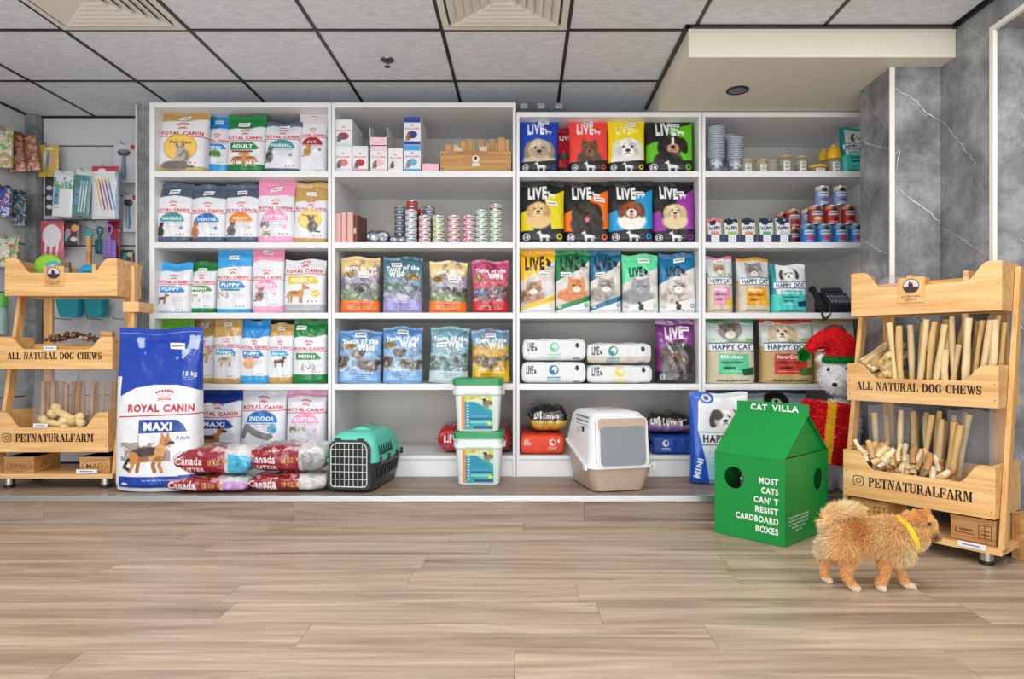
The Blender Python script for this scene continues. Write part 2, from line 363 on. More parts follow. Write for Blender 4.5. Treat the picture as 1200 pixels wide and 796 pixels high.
# mesh builder
class B:
    def __init__(s): s.V = []; s.F = []; s.C = []; s.n = 0
    def add(s, V, Fs, col):
        V = np.asarray(V, float).reshape(-1, 3)
        c = np.asarray(col, float)
        if c.ndim == 1: c = np.repeat(c[None, :3], len(V), 0)
        s.V.append(V); s.C.append(c.reshape(-1, 3)); s.F += [tuple(i + s.n for i in f) for f in Fs]; s.n += len(V)
        return s
    def grid(s, P, col, closeu=False, flip=False):
        nv, nu = P.shape[:2]
        col = np.asarray(col, float)
        if col.ndim == 3: col = col.reshape(-1, 3)
        Fs = []
        for j in range(nv - 1):
            for i in range(nu if closeu else nu - 1):
                i2 = (i + 1) % nu
                f = (j*nu+i, j*nu+i2, (j+1)*nu+i2, (j+1)*nu+i)
                Fs.append(f[::-1] if flip else f)
        return s.add(P, Fs, col)
    def box(s, c, d, col, rz=0, rx=0, ry=0, taper=1.0):
        x, y, z = d[0]/2, d[1]/2, d[2]/2
        V = np.array([(-x,-y,-z),(x,-y,-z),(x,y,-z),(-x,y,-z),(-x*taper,-y*taper,z),(x*taper,-y*taper,z),(x*taper,y*taper,z),(-x*taper,y*taper,z)])
        if rz or rx or ry:
            R = np.array((Matrix.Rotation(rz, 3, 'Z') @ Matrix.Rotation(ry, 3, 'Y') @ Matrix.Rotation(rx, 3, 'X'))); V = V @ R.T
        return s.add(V + np.array(c), [(0,3,2,1),(4,5,6,7),(0,1,5,4),(1,2,6,5),(2,3,7,6),(3,0,4,7)], col)
    def b2(s, x0, x1, y0, y1, z0, z1, col): return s.box(((x0+x1)/2, (y0+y1)/2, (z0+z1)/2), (x1-x0, y1-y0, z1-z0), col)
    def rings(s, Rs, cols, cap0=True, cap1=True):
        n = len(Rs[0]); V = np.concatenate([np.asarray(r, float) for r in Rs]); Fs = []
        for j in range(len(Rs) - 1):
            for i in range(n):
                i2 = (i+1) % n; Fs.append((j*n+i, j*n+i2, (j+1)*n+i2, (j+1)*n+i))
        if cap0: Fs.append(tuple(range(n))[::-1])
        if cap1: Fs.append(tuple((len(Rs)-1)*n + i for i in range(n)))
        c = np.asarray(cols, float)
        if c.ndim == 2: c = np.repeat(c, n, 0)
        return s.add(V, Fs, c)
    def lathe(s, c, prof, n, cols, cap0=True, cap1=True):
        a = np.linspace(0, 2*math.pi, n, endpoint=False)
        return s.rings([np.stack([c[0]+r*np.cos(a), c[1]+r*np.sin(a), np.full(n, c[2]+z)], 1) for r, z in prof], cols, cap0, cap1)
    def tube(s, pts, r, n, col, caps=True):
        pts = [Vector(p) for p in pts]; Rs = []; up = None
        for i, p in enumerate(pts):
            t = (pts[min(i+1, len(pts)-1)] - pts[max(i-1, 0)]).normalized()
            if up is None: up = Vector((0,0,1)) if abs(t.z) < .9 else Vector((1,0,0))
            a = t.cross(up).normalized(); b = a.cross(t).normalized(); up = b
            rr = r[i] if hasattr(r, '__len__') else r
            Rs.append(np.array([p + a*math.cos(k*2*math.pi/n)*rr + b*math.sin(k*2*math.pi/n)*rr for k in range(n)]))
        return s.rings(Rs, col, caps, caps)
    def sph(s, c, r, col, n=12, m=8, R=None):
        if not hasattr(r, '__len__'): r = (r, r, r)
        Rs = []
        for j in range(m + 1):
            t = math.pi * j / m; rr = max(math.sin(t), 1e-3); zz = -math.cos(t)
            P = np.array([(rr*math.cos(k*2*math.pi/n)*r[0], rr*math.sin(k*2*math.pi/n)*r[1], zz*r[2]) for k in range(n)])
            if R is not None: P = P @ np.array(R).T
            Rs.append(P + np.array(c))
        return s.rings(Rs, col)
    def prism(s, pts, o, ux, uy, th, col):
        """polygon in plane (o, ux, uy), extruded by vector th"""
        o, ux, uy, th = (np.array(q, float) for q in (o, ux, uy, th))
        A_ = np.array([o + ux*p[0] + uy*p[1] for p in pts]); n = len(pts)
        V = np.concatenate([A_, A_ + th])
        Fs = [tuple(range(n)), tuple(range(2*n-1, n-1, -1))] + [((i+1) % n, i, i+n, (i+1) % n+n) for i in range(n)]
        return s.add(V, Fs, col)
    def text(s, t, o, ux, uy, h, col, w=None, bold=0.02):
        V, T, tw = text_tris(t, bold); ux, uy, o = (np.array(q, float) for q in (ux, uy, o))
        sx = w / tw if w else h
        return s.add(o + V[:, :1]*sx*ux + V[:, 1:2]*h*uy, [tuple(f) for f in T], col)
    def build(s, name, mat, parent=None, smooth=0, bev=0, loc=None, segs=2):
        me = bpy.data.meshes.new(name)
        V = np.concatenate(s.V)
        me.from_pydata(V.tolist(), [], s.F)
        at = me.color_attributes.new('Col', 'FLOAT_COLOR', 'POINT')
        C = np.ones((len(V), 4)); C[:, :3] = lin(np.concatenate(s.C))
        at.data.foreach_set('color', C.ravel())
        me.materials.append(M[mat] if isinstance(mat, str) else mat)
        me.validate(); me.update()
        o = bpy.data.objects.new(name, me); COL.objects.link(o)
        if parent is not None: o.parent = parent
        if loc: o.location = loc
        if smooth:
            me.polygons.foreach_set('use_smooth', [True] * len(me.polygons))
            me.set_sharp_from_angle(angle=math.radians(smooth))
        if bev:
            md = o.modifiers.new('bevel', 'BEVEL'); md.width = bev; md.segments = segs; md.limit_method = 'ANGLE'; md.angle_limit = math.radians(40)
        return o

def tag(o, label=None, cat=None, group=None, kind=None):
    if label: o['label'] = label
    if cat: o['category'] = cat
    if group: o['group'] = group
    if kind: o['kind'] = kind
    return o
def thing(name, label, cat, loc=(0,0,0), rz=0, group=None):
    o = bpy.data.objects.new(name, None); COL.objects.link(o); o.empty_display_size = 0.05
    o.location = loc; o.rotation_euler = (0, 0, rz)
    return tag(o, label, cat, group)
def dup(root, loc, rz=None, label=None, group=None, parent=None):
    c = root.copy(); COL.objects.link(c)
    if parent is not None: c.parent = parent
    if loc is not None: c.location = loc
    if rz is not None: c.rotation_euler = (0, 0, rz)
    if label: c['label'] = label
    if group: c['group'] = group
    for ch in root.children:
        d = ch.copy(); COL.objects.link(d); d.parent = c
        for g in ch.children:
            e = g.copy(); COL.objects.link(e); e.parent = d
    return c

def rrect(w, d, r, n=5, cx=0, cy=0, z=0):
    """rounded rectangle ring (xy) at height z (z may be a function of x, y)"""
    P = []
    for sx, sy, a0 in ((1, 1, 0), (-1, 1, 90), (-1, -1, 180), (1, -1, 270)):
        for k in range(n + 1):
            a = math.radians(a0 + 90 * k / n)
            x = sx*(w/2 - r) + r*math.cos(a); y = sy*(d/2 - r) + r*math.sin(a)
            P.append((cx + x, cy + y, z(x, y) if callable(z) else z))
    return np.array(P)
# ================================================================ the setting
ZP = 0.13            # platform height
ZC = 2.382           # ceiling
XL, XR = -3.21, 2.03
WHITE = (232, 234, 236)

fl = tag(B().b2(-3.4, 3.6, -3.0, 3.36, -0.12, -0.006, (70, 58, 48)).build('floor', 'paint'), kind='structure')
PW, PLN = 0.178, 1.22
def plank_mesh(l, w, t, mat):
    return B().box((0, 0, -t/2), (l - .0012, w - .0010, t), (150, 130, 110)).build('plank', mat, None)
pl0 = None; r = random.Random(3)
row = 0; y = 3.335
while y > -2.6:
    x = -3.4 + r.random() * -1.1
    while x < 3.5:
        if pl0 is None: pl0 = plank_mesh(PLN, PW, 0.006, 'floor'); pl0.parent = fl; p = pl0
        else: p = pl0.copy(); COL.objects.link(p)
        p.location = (x + PLN/2, y - PW/2, 0)
        x += PLN
    y -= PW; row += 1

pf = tag(B().b2(XL, 2.02, 3.36, 4.44, 0, ZP - .006, (90, 74, 62)).b2(XL, 2.02, 3.35, 3.37, 0, ZP - .006, (90, 74, 62)).build('platform', 'paint'), kind='structure')
s0 = None
for j, (y0, off) in enumerate(((3.352, 0), (3.53, .5), (3.708, .9))):
    x = XL - off*1.2
    while x < 2.0:
        x0, x1 = max(x, XL), min(x + PLN, 2.02)
        q = B().box((0, 0, -.003), (x1-x0-.0015, PW-.0015, .006), (150,130,110)).build('plank', 'step', pf, bev=.0008, segs=1); q.location = ((x0+x1)/2, y0 + PW/2, ZP); x += PLN
x = -3.5
for l in (1.1, 1.25, 1.45, 1.35, 1.3, .8):
    x0, x1 = max(x, XL), min(x + l, 2.02)
    q = B().box((0, 0, 0), (x1-x0-.0015, .006, ZP - .024), (150,130,110)).build('riser_plank', 'step', pf); q.location = ((x0+x1)/2, 3.346, (ZP-.024)/2); x += l
tag(B().b2(XL, 1.95, 3.335, 3.349, ZP - .026, ZP, (205, 207, 208)).b2(XL, 1.95, 3.335, 3.362, ZP, ZP + .003, (205, 207, 208)).build('trim_1', 'brushed', bev=.001), kind='structure')

# ceiling: dark void, tee bars, tiles, diffusers
ce = tag(B().b2(-3.4, 3.6, -3.0, 4.6, ZC + .02, ZC + .08, (20, 21, 24)).build('ceiling', 'paint'), kind='structure')
xs = [XL + .003] + [-.39 + .6*k for k in range(-4, 5)] + [XR]
ys = [3.18 + .6*k for k in range(2, -11, -1)]
G = .0085
t0 = {}
for i in range(len(xs) - 1):
    for j in range(len(ys) - 1):
        x0, x1, y1, y0 = xs[i], xs[i+1], ys[j], ys[j+1]
        if y1 > 3.2 and x1 > .82: continue
        if j == 2 and i in (2, 5): continue
        w, d = round(x1 - x0 - 2*G, 4), round(y1 - y0 - 2*G, 4)
        if w < .05: continue
        if (w, d) in t0: q = t0[(w, d)].copy(); COL.objects.link(q)
        else:
            q = B().box((0, 0, .006), (w, d, .012), (205, 208, 212)).build('ceiling_tile', 'tile', ce, bev=.001, segs=1); t0[(w, d)] = q
        q.location = ((x0+x1)/2, (y0+y1)/2, ZC)
for x in xs[1:-1]:
    y1 = 3.14 if x > .8 else 4.36
    B().b2(x - G, x + G, -2.8, y1, ZC - .004, ZC + .02, (22, 23, 26)).build('tee_bar', 'plastic', ce)
for y in ys:
    if y > 4.37: continue
    B().b2(XL, XR if y < 3.15 else .78, y - G, y + G, ZC - .0045, ZC + .02, (22, 23, 26)).build('tee_bar', 'plastic', ce)
B().b2(XL, XL + .012, 0, 4.36, ZC - .012, ZC, (22, 23, 26)).b2(XL, -2.4, 4.345, 4.36, ZC - .012, ZC, (22, 23, 26)).b2(XR - .014, XR, 0, 3.15, ZC - .014, ZC, (22, 23, 26)).b2(.76, XR, 3.128, 3.147, ZC - .012, ZC, (22, 23, 26)).b2(.755, .78, 3.128, 4.2, ZC - .012, ZC, (22, 23, 26)).build('edge_bar', 'plastic', ce)
CR = (226, 222, 212)
def diffuser(cx, cy, lab):
    t = thing('air_diffuser', lab, 'air vent', (cx, cy, ZC - .002))
    hs = .291
    B().rings([np.array([(-h, -h, z), (h, -h, z), (h, h, z), (-h, h, z)]) for h, z in ((hs, .012), (hs, -.004), (.262, -.006), (.262, .012))], [CR]*4, False, False).build('frame', 'paint', t)
    for k, h in enumerate((.25, .212, .174, .136, .098, .06)):
        B().rings([np.array([(-a, -a, z), (a, -a, z), (a, a, z), (-a, a, z)]) for a, z in ((h, -.006), (h - .004, -.009), (h - .046, .008), (h - .042, .011))], [CR]*4, False, False).build('vane', 'paint', t)
    B().box((0, 0, .02), (.56, .56, .004), (120, 117, 108)).build('duct', 'paint', t)
    B().box((0, 0, -.004), (.05, .05, .006), CR).build('vane', 'paint', t)
diffuser(-1.89, 2.88, 'square cream ceiling air diffuser at the left, above the dog chew stand')
diffuser(-.09, 2.88, 'square cream ceiling air diffuser in the middle of the ceiling')
t = thing('sprinkler', 'small metal fire sprinkler on the ceiling tile', 'sprinkler', (-.716, 3.507, ZC))
B().lathe((0,0,0), [(.036, 0), (.034, -.006), (.015, -.009)], 20, [(120, 120, 122)]*3, True, True).build('escutcheon', 'metal', t, 40)
B().lathe((0,0,0), [(.006, -.008), (.006, -.03), (.004, -.034), (.016, -.036), (.016, -.038)], 12, [(110, 108, 106)]*5).build('deflector', 'metal', t, 40)

# soffit over the right shelves
so = tag(B().b2(.775, 2.06, 3.147, 4.45, 2.236, ZC + .02, (228, 222, 206)).build('soffit', 'paint', bev=.002), kind='structure')
t = thing('downlight', 'round black-rimmed recessed spotlight in the soffit', 'light', (1.13, 3.54, 2.236))
B().lathe((0,0,0), [(.046, 0), (.058, -.001), (.058, -.006), (.046, -.007), (.040, -.002)], 28, [(24, 24, 26)]*5, False, False).build('rim', 'plastic', t, 40)
B().lathe((0,0,0), [(.047, -.0055), (.034, -.003), (.012, -.0015)], 24, [(120, 122, 126), (226, 228, 232), (250, 250, 252)]).build('reflector', 'plastic', t, 40)

# walls
def wall(name, x0, x1, y0, y1, z0, z1, col, mat='paint'):
    return tag(B().b2(x0, x1, y0, y1, z0, z1, col).build(name, mat), kind='structure')
wl = wall('wall_left', XL - .14, XL - .018, -3, 4.5, 0, ZC + .05, (120, 122, 126))
wb = wall('wall_back', XL - .1, 2.2, 4.47, 4.6, 0, ZC + .05, (210, 208, 204))
wn = wall('wall_back_niche', -3.2, -2.38, 4.374, 4.46, 0, ZC + .05, (60, 60, 62))
SL = (206, 208, 210)
gz = [wz(y, 4.355) for y in (171, 229.5, 288, 346.5, 405, 463.5, 522)]
edges = [ZC] + gz + [ZP]
for a, b_ in zip(edges[:-1], edges[1:]):
    if a - b_ > .02:
        B().b2(-3.13, -2.40, 4.356, 4.374, b_ + .004, a - .004, SL).build('slat_panel', 'paint', wn, bev=.002)
        q = B().b2(XL - .018, XL, -.5, 4.355, b_ + .004, a - .004, SL).build('slat_panel', 'paint', wl, bev=.002)
tag(B().b2(XL, -3.135, 4.30, 4.372, ZP, ZC, (140, 143, 146)).build('trim_2', 'marble'), kind='structure')
pi = tag(B().b2(-2.385, -2.165, 4.13, 4.46, ZP, ZC, (140, 143, 146)).build('wall_pillar', 'marble'), kind='structure')
B().b2(-2.395, -2.383, 4.122, 4.135, ZP, ZC - .01, (214, 212, 200)).build('corner_strip', 'paint', pi)

ZS = 2.236
wr = tag(B().b2(XR, XR + .12, 2.894, 4.47, 0, ZC, (140, 143, 146)).build('wall_right', 'marble'), kind='structure')
wc = tag(B().b2(1.785, XR - .002, 3.255, 3.55, 0, ZS, (140, 143, 146)).build('wall_column', 'marble'), kind='structure')
tag(B().b2(XR, XR + .12, -1.0, 2.893, 2.25, ZC, (140, 143, 146)).build('wall_header', 'marble'), kind='structure')
tag(B().b2(XR + .12, 3.5, 2.897, 3.0, 0, ZC, (140, 143, 146)).build('wall_recess', 'marble'), kind='structure')
tag(B().b2(3.4, 3.5, -1.0, 2.9, 0, 2.25, (140, 143, 146)).build('wall_recess_side', 'marble'), kind='structure')
tag(B().b2(XR + .12, 3.5, -1.0, 2.9, 2.25, 2.28, (120, 121, 124)).build('ceiling_recess', 'marble'), kind='structure')
tag(B().b2(XR + .006, 3.4, 2.882, 2.894, 0.0, .115, (226, 227, 228)).build('baseboard_right', 'paint', bev=.002), kind='structure')
TR = (232, 230, 222)
tag(B().b2(1.776, 1.80, 3.245, 3.256, 0.001, ZS - .002, TR).build('trim_3', 'melamine', bev=.002), kind='structure')
tag(B().b2(XR - .006, XR + .012, 2.885, 2.912, 0.116, 2.262, TR).b2(XR - .006, XR + .014, -1.0, 2.885, 2.24, 2.262, TR).build('trim_4', 'melamine', bev=.002), kind='structure')

def vein(pts, w, parent, nrm, seed, col=(196, 199, 202)):
    r = random.Random(seed); P = []
    for a, b_ in zip(pts[:-1], pts[1:]):
        a, b_ = Vector(a), Vector(b_); n = max(3, int((b_-a).length / .02))
        for k in range(n): P.append(a.lerp(b_, k/n))
    P.append(Vector(pts[-1])); nv = Vector(nrm); L_, R_ = [], []
    for i, p in enumerate(P):
        t_ = (P[min(i+1, len(P)-1)] - P[max(i-1, 0)]).normalized(); s_ = nv.cross(t_).normalized()
        j = s_ * (r.random() - .5) * .009 if 0 < i < len(P)-1 else Vector((0,0,0))
        ww = w * (.2 + r.random() * .5) * min(1, .3 + 4*min(i, len(P)-1-i)/len(P))
        L_.append(p + j + s_*ww/2 + nv*.0006); R_.append(p + j - s_*ww/2 + nv*.0006)
    B().grid(np.array([[tuple(v) for v in L_], [tuple(v) for v in R_]]), col).build('marble_vein', 'melamine', parent)
def cf(px, py): return W3(px, py, 3.253)
def rw(px, py): Y = F*(XR)/(px - VX); return Vector((XR - .001, Y, wz(py, Y)))
def cs(px, py): Y = F*1.784/(px - VX); return Vector((1.784, Y, wz(py, Y)))
vein([cf(1047, 103), cf(1075, 118), cf(1082, 130), cf(1103, 142)], .012, wc, (0,-1,0), 1)
vein([cf(1060, 112), cf(1080, 132), cf(1088, 137)], .006, wc, (0,-1,0), 2)
vein([cf(1048, 217), cf(1065, 232), cf(1085, 245), cf(1103, 262)], .012, wc, (0,-1,0), 3)
vein([cf(1047, 180), cf(1054, 176), cf(1051, 200)], .01, wc, (0,-1,0), 4)
vein([rw(1104, 142), rw(1120, 160), rw(1132, 176), rw(1144, 192)], .009, wr, (-1,0,0), 5)
vein([rw(1126, 27), rw(1140, 36), rw(1156, 48)], .006, wr, (-1,0,0), 6)
vein([rw(1104, 265), rw(1120, 275), rw(1156, 298)], .006, wr, (-1,0,0), 7)
vein([cs(1008, 164), cs(1022, 170), cs(1041, 175)], .011, wc, (-1,0,0), 8)
vein([cs(1012, 108), cs(1025, 132), cs(1041, 150)], .006, wc, (-1,0,0), 9)
vein([cs(1010, 280), cs(1025, 290), cs(1041, 299)], .010, wc, (-1,0,0), 10)
def rc_(px, py): return W3(px, py, 2.896)
vein([rc_(1181, 113), rc_(1190, 125), rc_(1200, 138), rc_(1225, 160)], .01, wr, (0,-1,0), 11)
vein([rc_(1172, 258), rc_(1184, 270), rc_(1200, 284), rc_(1225, 300)], .009, wr, (0,-1,0), 12)
vein([rc_(1184, 365), rc_(1193, 378), rc_(1212, 396)], .009, wr, (0,-1,0), 13)
vein([rc_(1182, 515), rc_(1190, 525), rc_(1205, 545)], .009, wr, (0,-1,0), 14)
vein([cf(1048, 360), cf(1070, 372), cf(1103, 398)], .009, wc, (0,-1,0), 15)

# ---------------------------------------------------------------- shelving units
YF, YB = 3.85, 4.44
XS = [-2.156, -1.108, -.044, 1.026, 2.026]
zt = {'A': 1.891, 'B': 1.481, 'C': 1.075, 'D': .665, 'E': .253}
TOP12, TOP34 = 2.285, 2.233
for i in range(4):
    top = TOP12 if i < 2 else TOP34 - .003
    names = ('leftmost white shelving unit beside the grey pillar', 'second white shelving unit from the left, with tins and two white tubs',
             'third white shelving unit from the left, behind the hooded litter box', 'rightmost white shelving unit beside the marble column')
    u = thing('shelving_unit', names[i], 'shelf', (XS[i], YF, ZP), 0, None)
    w = XS[i+1] - XS[i] - .002; D = YB - YF; h = top - ZP; T = .017 if i else .018
    TL = .03 if i == 0 else .018
    B().b2(.001, TL, 0, D, 0, h, WHITE).build('side_panel', 'melamine', u, bev=.001)
    B().b2(w - .018, w, 0, D, 0, h, WHITE).build('side_panel', 'melamine', u, bev=.001)
    B().b2(TL, w - .018, 0, D, h - .028, h, WHITE).build('top_panel', 'melamine', u, bev=.001)
    B().b2(TL, w - .018, D - .012, D, 0, h - .028, (202, 198, 191)).build('back_panel', 'melamine', u)  # white board too; compartment shade is put into its darker, warmer colour
    for k in 'ABCD':
        B().b2(TL, w - .018, .001, D - .012, zt[k] - ZP - .034, zt[k] - ZP, WHITE).build('shelf', 'melamine', u, bev=.001)
    B().b2(TL, w - .018, .001, D - .012, zt['E'] - ZP - .022, zt['E'] - ZP, WHITE).build('bottom_panel', 'melamine', u, bev=.001)
    B().b2(TL, w - .018, .012, .03, 0, zt['E'] - ZP - .023, WHITE).build('plinth', 'melamine', u, bev=.001)
# ================================================================ bags
def bag_pt(q, v, w, h, d, ph, vs, amp, side, pinch=.12):
    """q -1..1 across, v 0..1 up; returns x, y, z (front when side=-1)"""
    q = np.asarray(q, float); v = np.asarray(v, float)
    t = np.where(v < vs, (1 - np.clip(v / vs, 0, 1) ** 2.6) ** .75, 0) * np.clip(.8 + v * 4, 0, 1)
    t = np.maximum(t, .015)
    ww = w/2 * (1 - .035*np.sin(np.pi*np.clip(v/vs, 0, 1))*(1-pinch*4) + .0*v)
    x = q * ww
    dep = d/2 * t * np.clip(1 - np.abs(q)**4.5, 0, 1) ** (1/3.2)
    wr = amp*(np.sin(7*q + 9*v + ph)*.4 + np.sin(17*v - 5*q + 2*ph)*.35 + np.sin(13*q*v + 23*v + 3*ph)*.3 + np.sin(15*q + 30*v*v + ph)*.2)
    y = side * (dep + wr * np.clip(1.15 - np.abs(q), 0, 1) * np.where(v < vs, 1, .5)*(1 if side < 0 else .3))
    y = y + .010*np.sin(ph + 3*q)*np.clip(v - .75, 0, 1)*4*w
    z = v * h + .006*np.sin(ph*2 + 4*q)*np.clip(v*2 - 1, 0, 1)
    z = z + h*.012*(np.abs(q)**2)*np.clip(1 - 6*v, 0, 1)
    return x, y, z

def bag(px0, px1, ytop, base, art, label, dep=.10, Y=3.885, group=None, rz=0, lean=0, roll=0, mat='film', seed=None, sticker=(.5, .9), vs=.92, amp=.004, cat='bag', name='pet_food_bag', stcol=(236, 236, 234), zb=None, n=None, stw=.3):
    seed = seed if seed is not None else int(px0*7 + ytop)
    zb_ = zt[base] if isinstance(base, str) else base
    w = wx(px1, Y) - wx(px0, Y); h = wz(ytop, Y) - zb_
    ph = (seed * 1.37) % 6.28
    a = h / w
    A = art(a, n or int(max(44, min(190, (px1-px0)*1.5)))); nu, nv = A.w, A.h
    q = np.linspace(-1, 1, nu); v = np.linspace(1, 0, nv)
    # steeper sampling towards the edges keeps the sides round
    qq = np.sign(q) * (1 - (1 - np.abs(q)) ** 1.15)
    Q, V_ = np.meshgrid(qq, v)
    x, y, z = bag_pt(Q, V_, w, h, dep, ph, vs, amp, -1)
    P = np.stack([x, y, z], 2)
    qb = np.linspace(-1, 1, 9); vb = np.linspace(1, 0, 16)
    bx, by, bz = bag_pt(*np.meshgrid(qb, vb), w, h, dep, ph, vs, amp, 1)
    PB = np.stack([bx, by, bz], 2)
    t = thing(name, label, cat, ((wx(px0, Y) + wx(px1, Y))/2, Y + dep/2, zb_ + .0005), rz, group)
    if lean or roll: t.rotation_euler = (math.radians(-lean), math.radians(roll), rz)
    js = max(2, int(nv * (1 - vs))); jb = max(1, int(16 * (1 - vs)))
    side = A.I[nv // 2, 0]; tp = A.I[1, 1]
    b = B().grid(P[js:], A.I[js:], flip=True)
    cb = np.repeat(np.repeat(side[None, None], 16, 0), 9, 1).copy(); cb[:4] = tp
    b.grid(PB[jb:], cb[jb:])
    # bottom
    bot = np.concatenate([P[-1][::4], PB[-1][::-1]]); b.add(bot, [tuple(range(len(bot)))], side)
    b.build('pouch', mat, t, 50)
    b = B().grid(P[:js+1], A.I[:js+1], flip=True).grid(PB[:jb+1], cb[:jb+1])
    b.build('top_seal', mat, t, 50)
    if sticker:
        sx, sy = sticker; sw = stw; sh = sw*.42*w/h
        qs = np.linspace((sx - sw/2)*2 - 1, (sx + sw/2)*2 - 1, 5); vv = np.linspace(sy + sh/2, sy - sh/2, 4)
        Q2, V2 = np.meshgrid(qs, vv); ang = math.sin(seed)*.12
        Q2, V2 = Q2 + (V2 - sy)*ang*2*h/w*2, V2 + (Q2 - (sx*2-1))*ang*w/h/2
        x, y, z = bag_pt(Q2, V2, w, h, dep, ph, vs, amp, -1)
        bb = B().grid(np.stack([x, y - .004, z], 2), stcol, flip=True)
        Q3 = (Q2 - Q2.mean())*.75 + Q2.mean(); V3 = (V2 - V2.mean())*.22 + V2.mean()
        x, y, z = bag_pt(Q3, V3, w, h, dep, ph, vs, amp, -1)
        bb.grid(np.stack([x, y - .0048, z], 2), (120, 122, 130), flip=True)
        bb.build('price_sticker', 'paper', t)
    return t

LG = (230, 232, 238); RCR = (200, 30, 48)
def rc(top, bot, badge, txt, animal, big='dome', topf=.27, botf=.1, sub=None, wht=LG, crown=(.5, .37), tx=.5, fg=(255,255,255), right=None):
    def f(a, n):
        A = Art(n, a, wht)
        ty = topf * a
        A.poly([(-.1, -.1), (1.1, -.1), (1.1, ty - .02), (.9, ty - .015), (.6, ty + .03), (.3, ty + .02), (-.1, ty + .09)] if big != 'dome' else [(-.1, -.1), (1.1, -.1), (1.1, ty + .06), (.95, ty + .01), (.75, ty - .02), (.25, ty - .02), (.05, ty + .01), (-.1, ty + .06)], top)
        A.rect(-.1, a*(1 - botf), 1.1, a + .1, bot)
        cy = crown[1]*a
        a_crown(A, tx, cy, .17, RCR)
        A.text('ROYAL CANIN', tx, cy + .155, .085, RCR, w=.84, bold=.035)
        A.line([(0, cy + .235), (1, cy + .225)], .016, RCR)
        by = cy + .43
        if big == 'dome':
            A.poly([(tx + .33*math.cos(math.radians(k)), by + .06 - .26*math.sin(math.radians(k))) for k in range(0, 181, 15)], badge)
            A.text(txt, tx, by - .03, .09, fg, w=min(.5, .1*len(txt)), bold=.03)
            A.rect(tx - .3, by + .085, tx + .3, by + .10, fade(badge, .8), .7)
            A.scribble(tx - .12, by + .13, tx + .33, 3, .045, (120, 125, 140), 3, .5)
            A.ell(tx + .24, by + .24, .05, .05, badge, al=.8)
        elif big == 'round':
            A.ell(tx, by + .03, .33, .29, badge); A.ell(tx, by + .03, .29, .25, fade(badge, 1.12))
            A.text(txt, tx, by - .08, .07, fade(badge, .5), w=min(.42, .09*len(txt)), bold=.02)
        else:
            A.poly([(.14, by - .15), (.7, by - .15), (.86, by + .0), (.8, by + .04), (.16, by + .05)], badge)
            A.text(txt, .45, by - .05, .1, fg, w=min(.5, .11*len(txt)), bold=.04, rot=.03)
            if sub: A.rect(.2, by + .065, .7, by + .115, sub)
            A.scribble(.55, by + .18, .9, 3, .05, (130, 135, 150), 4, .5)
        if right: A.ell(.78, by + .28, .1, .08, right); A.line([(.72, by + .3), (.84, by + .26)], .02, (255,255,255))
        animal(A, by, a)
        for k in range(3): A.ell(.62 + .09*k, a*(1 - botf) - .07, .018, .018, (150, 60, 80))
        A.scribble(.25, a*(1 - botf*.5), .8, 1, .04, fade(bot, 1.35), 2, .6)
        return A
    return f
def an_cat(c, c2=None, x=.28, s=.36, dy=.3, flip=1): return lambda A, by, a: a_cat(A, x, by + dy, s, c, c2, flip)
def an_dog(c, c2=None, x=.35, s=.42, dy=.3, flip=1): return lambda A, by, a: a_dog(A, x, by + dy, s, c, c2, flip)
def an_head(c, x=.3, r=.16, dy=.33, cat=False): return lambda A, by, a: (a_cathead if cat else a_doghead)(A, x, by + dy, r, c)

GOLD = (196, 158, 92); GRN = (20, 128, 62); BLU = (36, 140, 212); SLT = (78, 92, 112); PNK = (236, 150, 190); LBL = (60, 164, 224)
TEAL = (66, 150, 158); NVY = (28, 62, 158)
# --- row A, leftmost unit
bag(181, 238, 124, 'A', rc(GOLD, (206, 176, 110), (222, 184, 96), 'Persian', lambda A, by, a: (a_cat(A, .55, by + .22, .42, (190, 184, 178), (110, 100, 98), -1), A.ell(.4, by + .42, .26, .1, (120, 110, 108), 0, 3)), 'round', .17, .1, crown=(.5, .28)),
    'large gold-topped bag with a grey Persian cat, left end of the top shelf', .15, roll=1.5, sticker=(.52, .86), stw=.22)
bag(233, 266, 134, 'A', rc(BLU, LBL, BLU, 'Puppy', an_head((90, 150, 60), .5, .14, .2), 'flag', .2, .2, crown=(.6, .34)), 'narrow blue puppy food bag squeezed beside the gold Persian cat bag', .09, Y=3.97, roll=4)
bag(263, 308, 132, 'A', rc(GRN, GRN, (30, 132, 70), 'ADULT', lambda A, by, a: (a_dog(A, .38, by + .3, .3, (196, 132, 76)), a_dog(A, .62, by + .3, .3, (214, 150, 92), flip=-1)), 'flag', .22, .14, sub=(150, 40, 70), crown=(.5, .31)),
    'green-topped white dog food bag on the top shelf, two brown dogs on it', .12, sticker=(.45, .84))
bag(307, 350, 140, 'A', rc(SLT, SLT, TEAL, 'HAIRBALL', an_cat((120, 118, 120), (50, 48, 50), .18, .36, .26), 'dome', .09, .08, crown=(.5, .2)), 'white cat food bag with thin slate top and teal label, fourth on the top shelf', .12, roll=.8)
bag(348, 382, 127, 'A', rc((226, 216, 218), LG, (168, 24, 44), 'FIT', an_cat((206, 160, 100), (170, 120, 70), .35, .36, .28), 'dome', .22, .03, crown=(.5, .33)), 'tall white bag with dark red half-round label, top shelf of the leftmost unit', .1, Y=3.92, roll=.5)
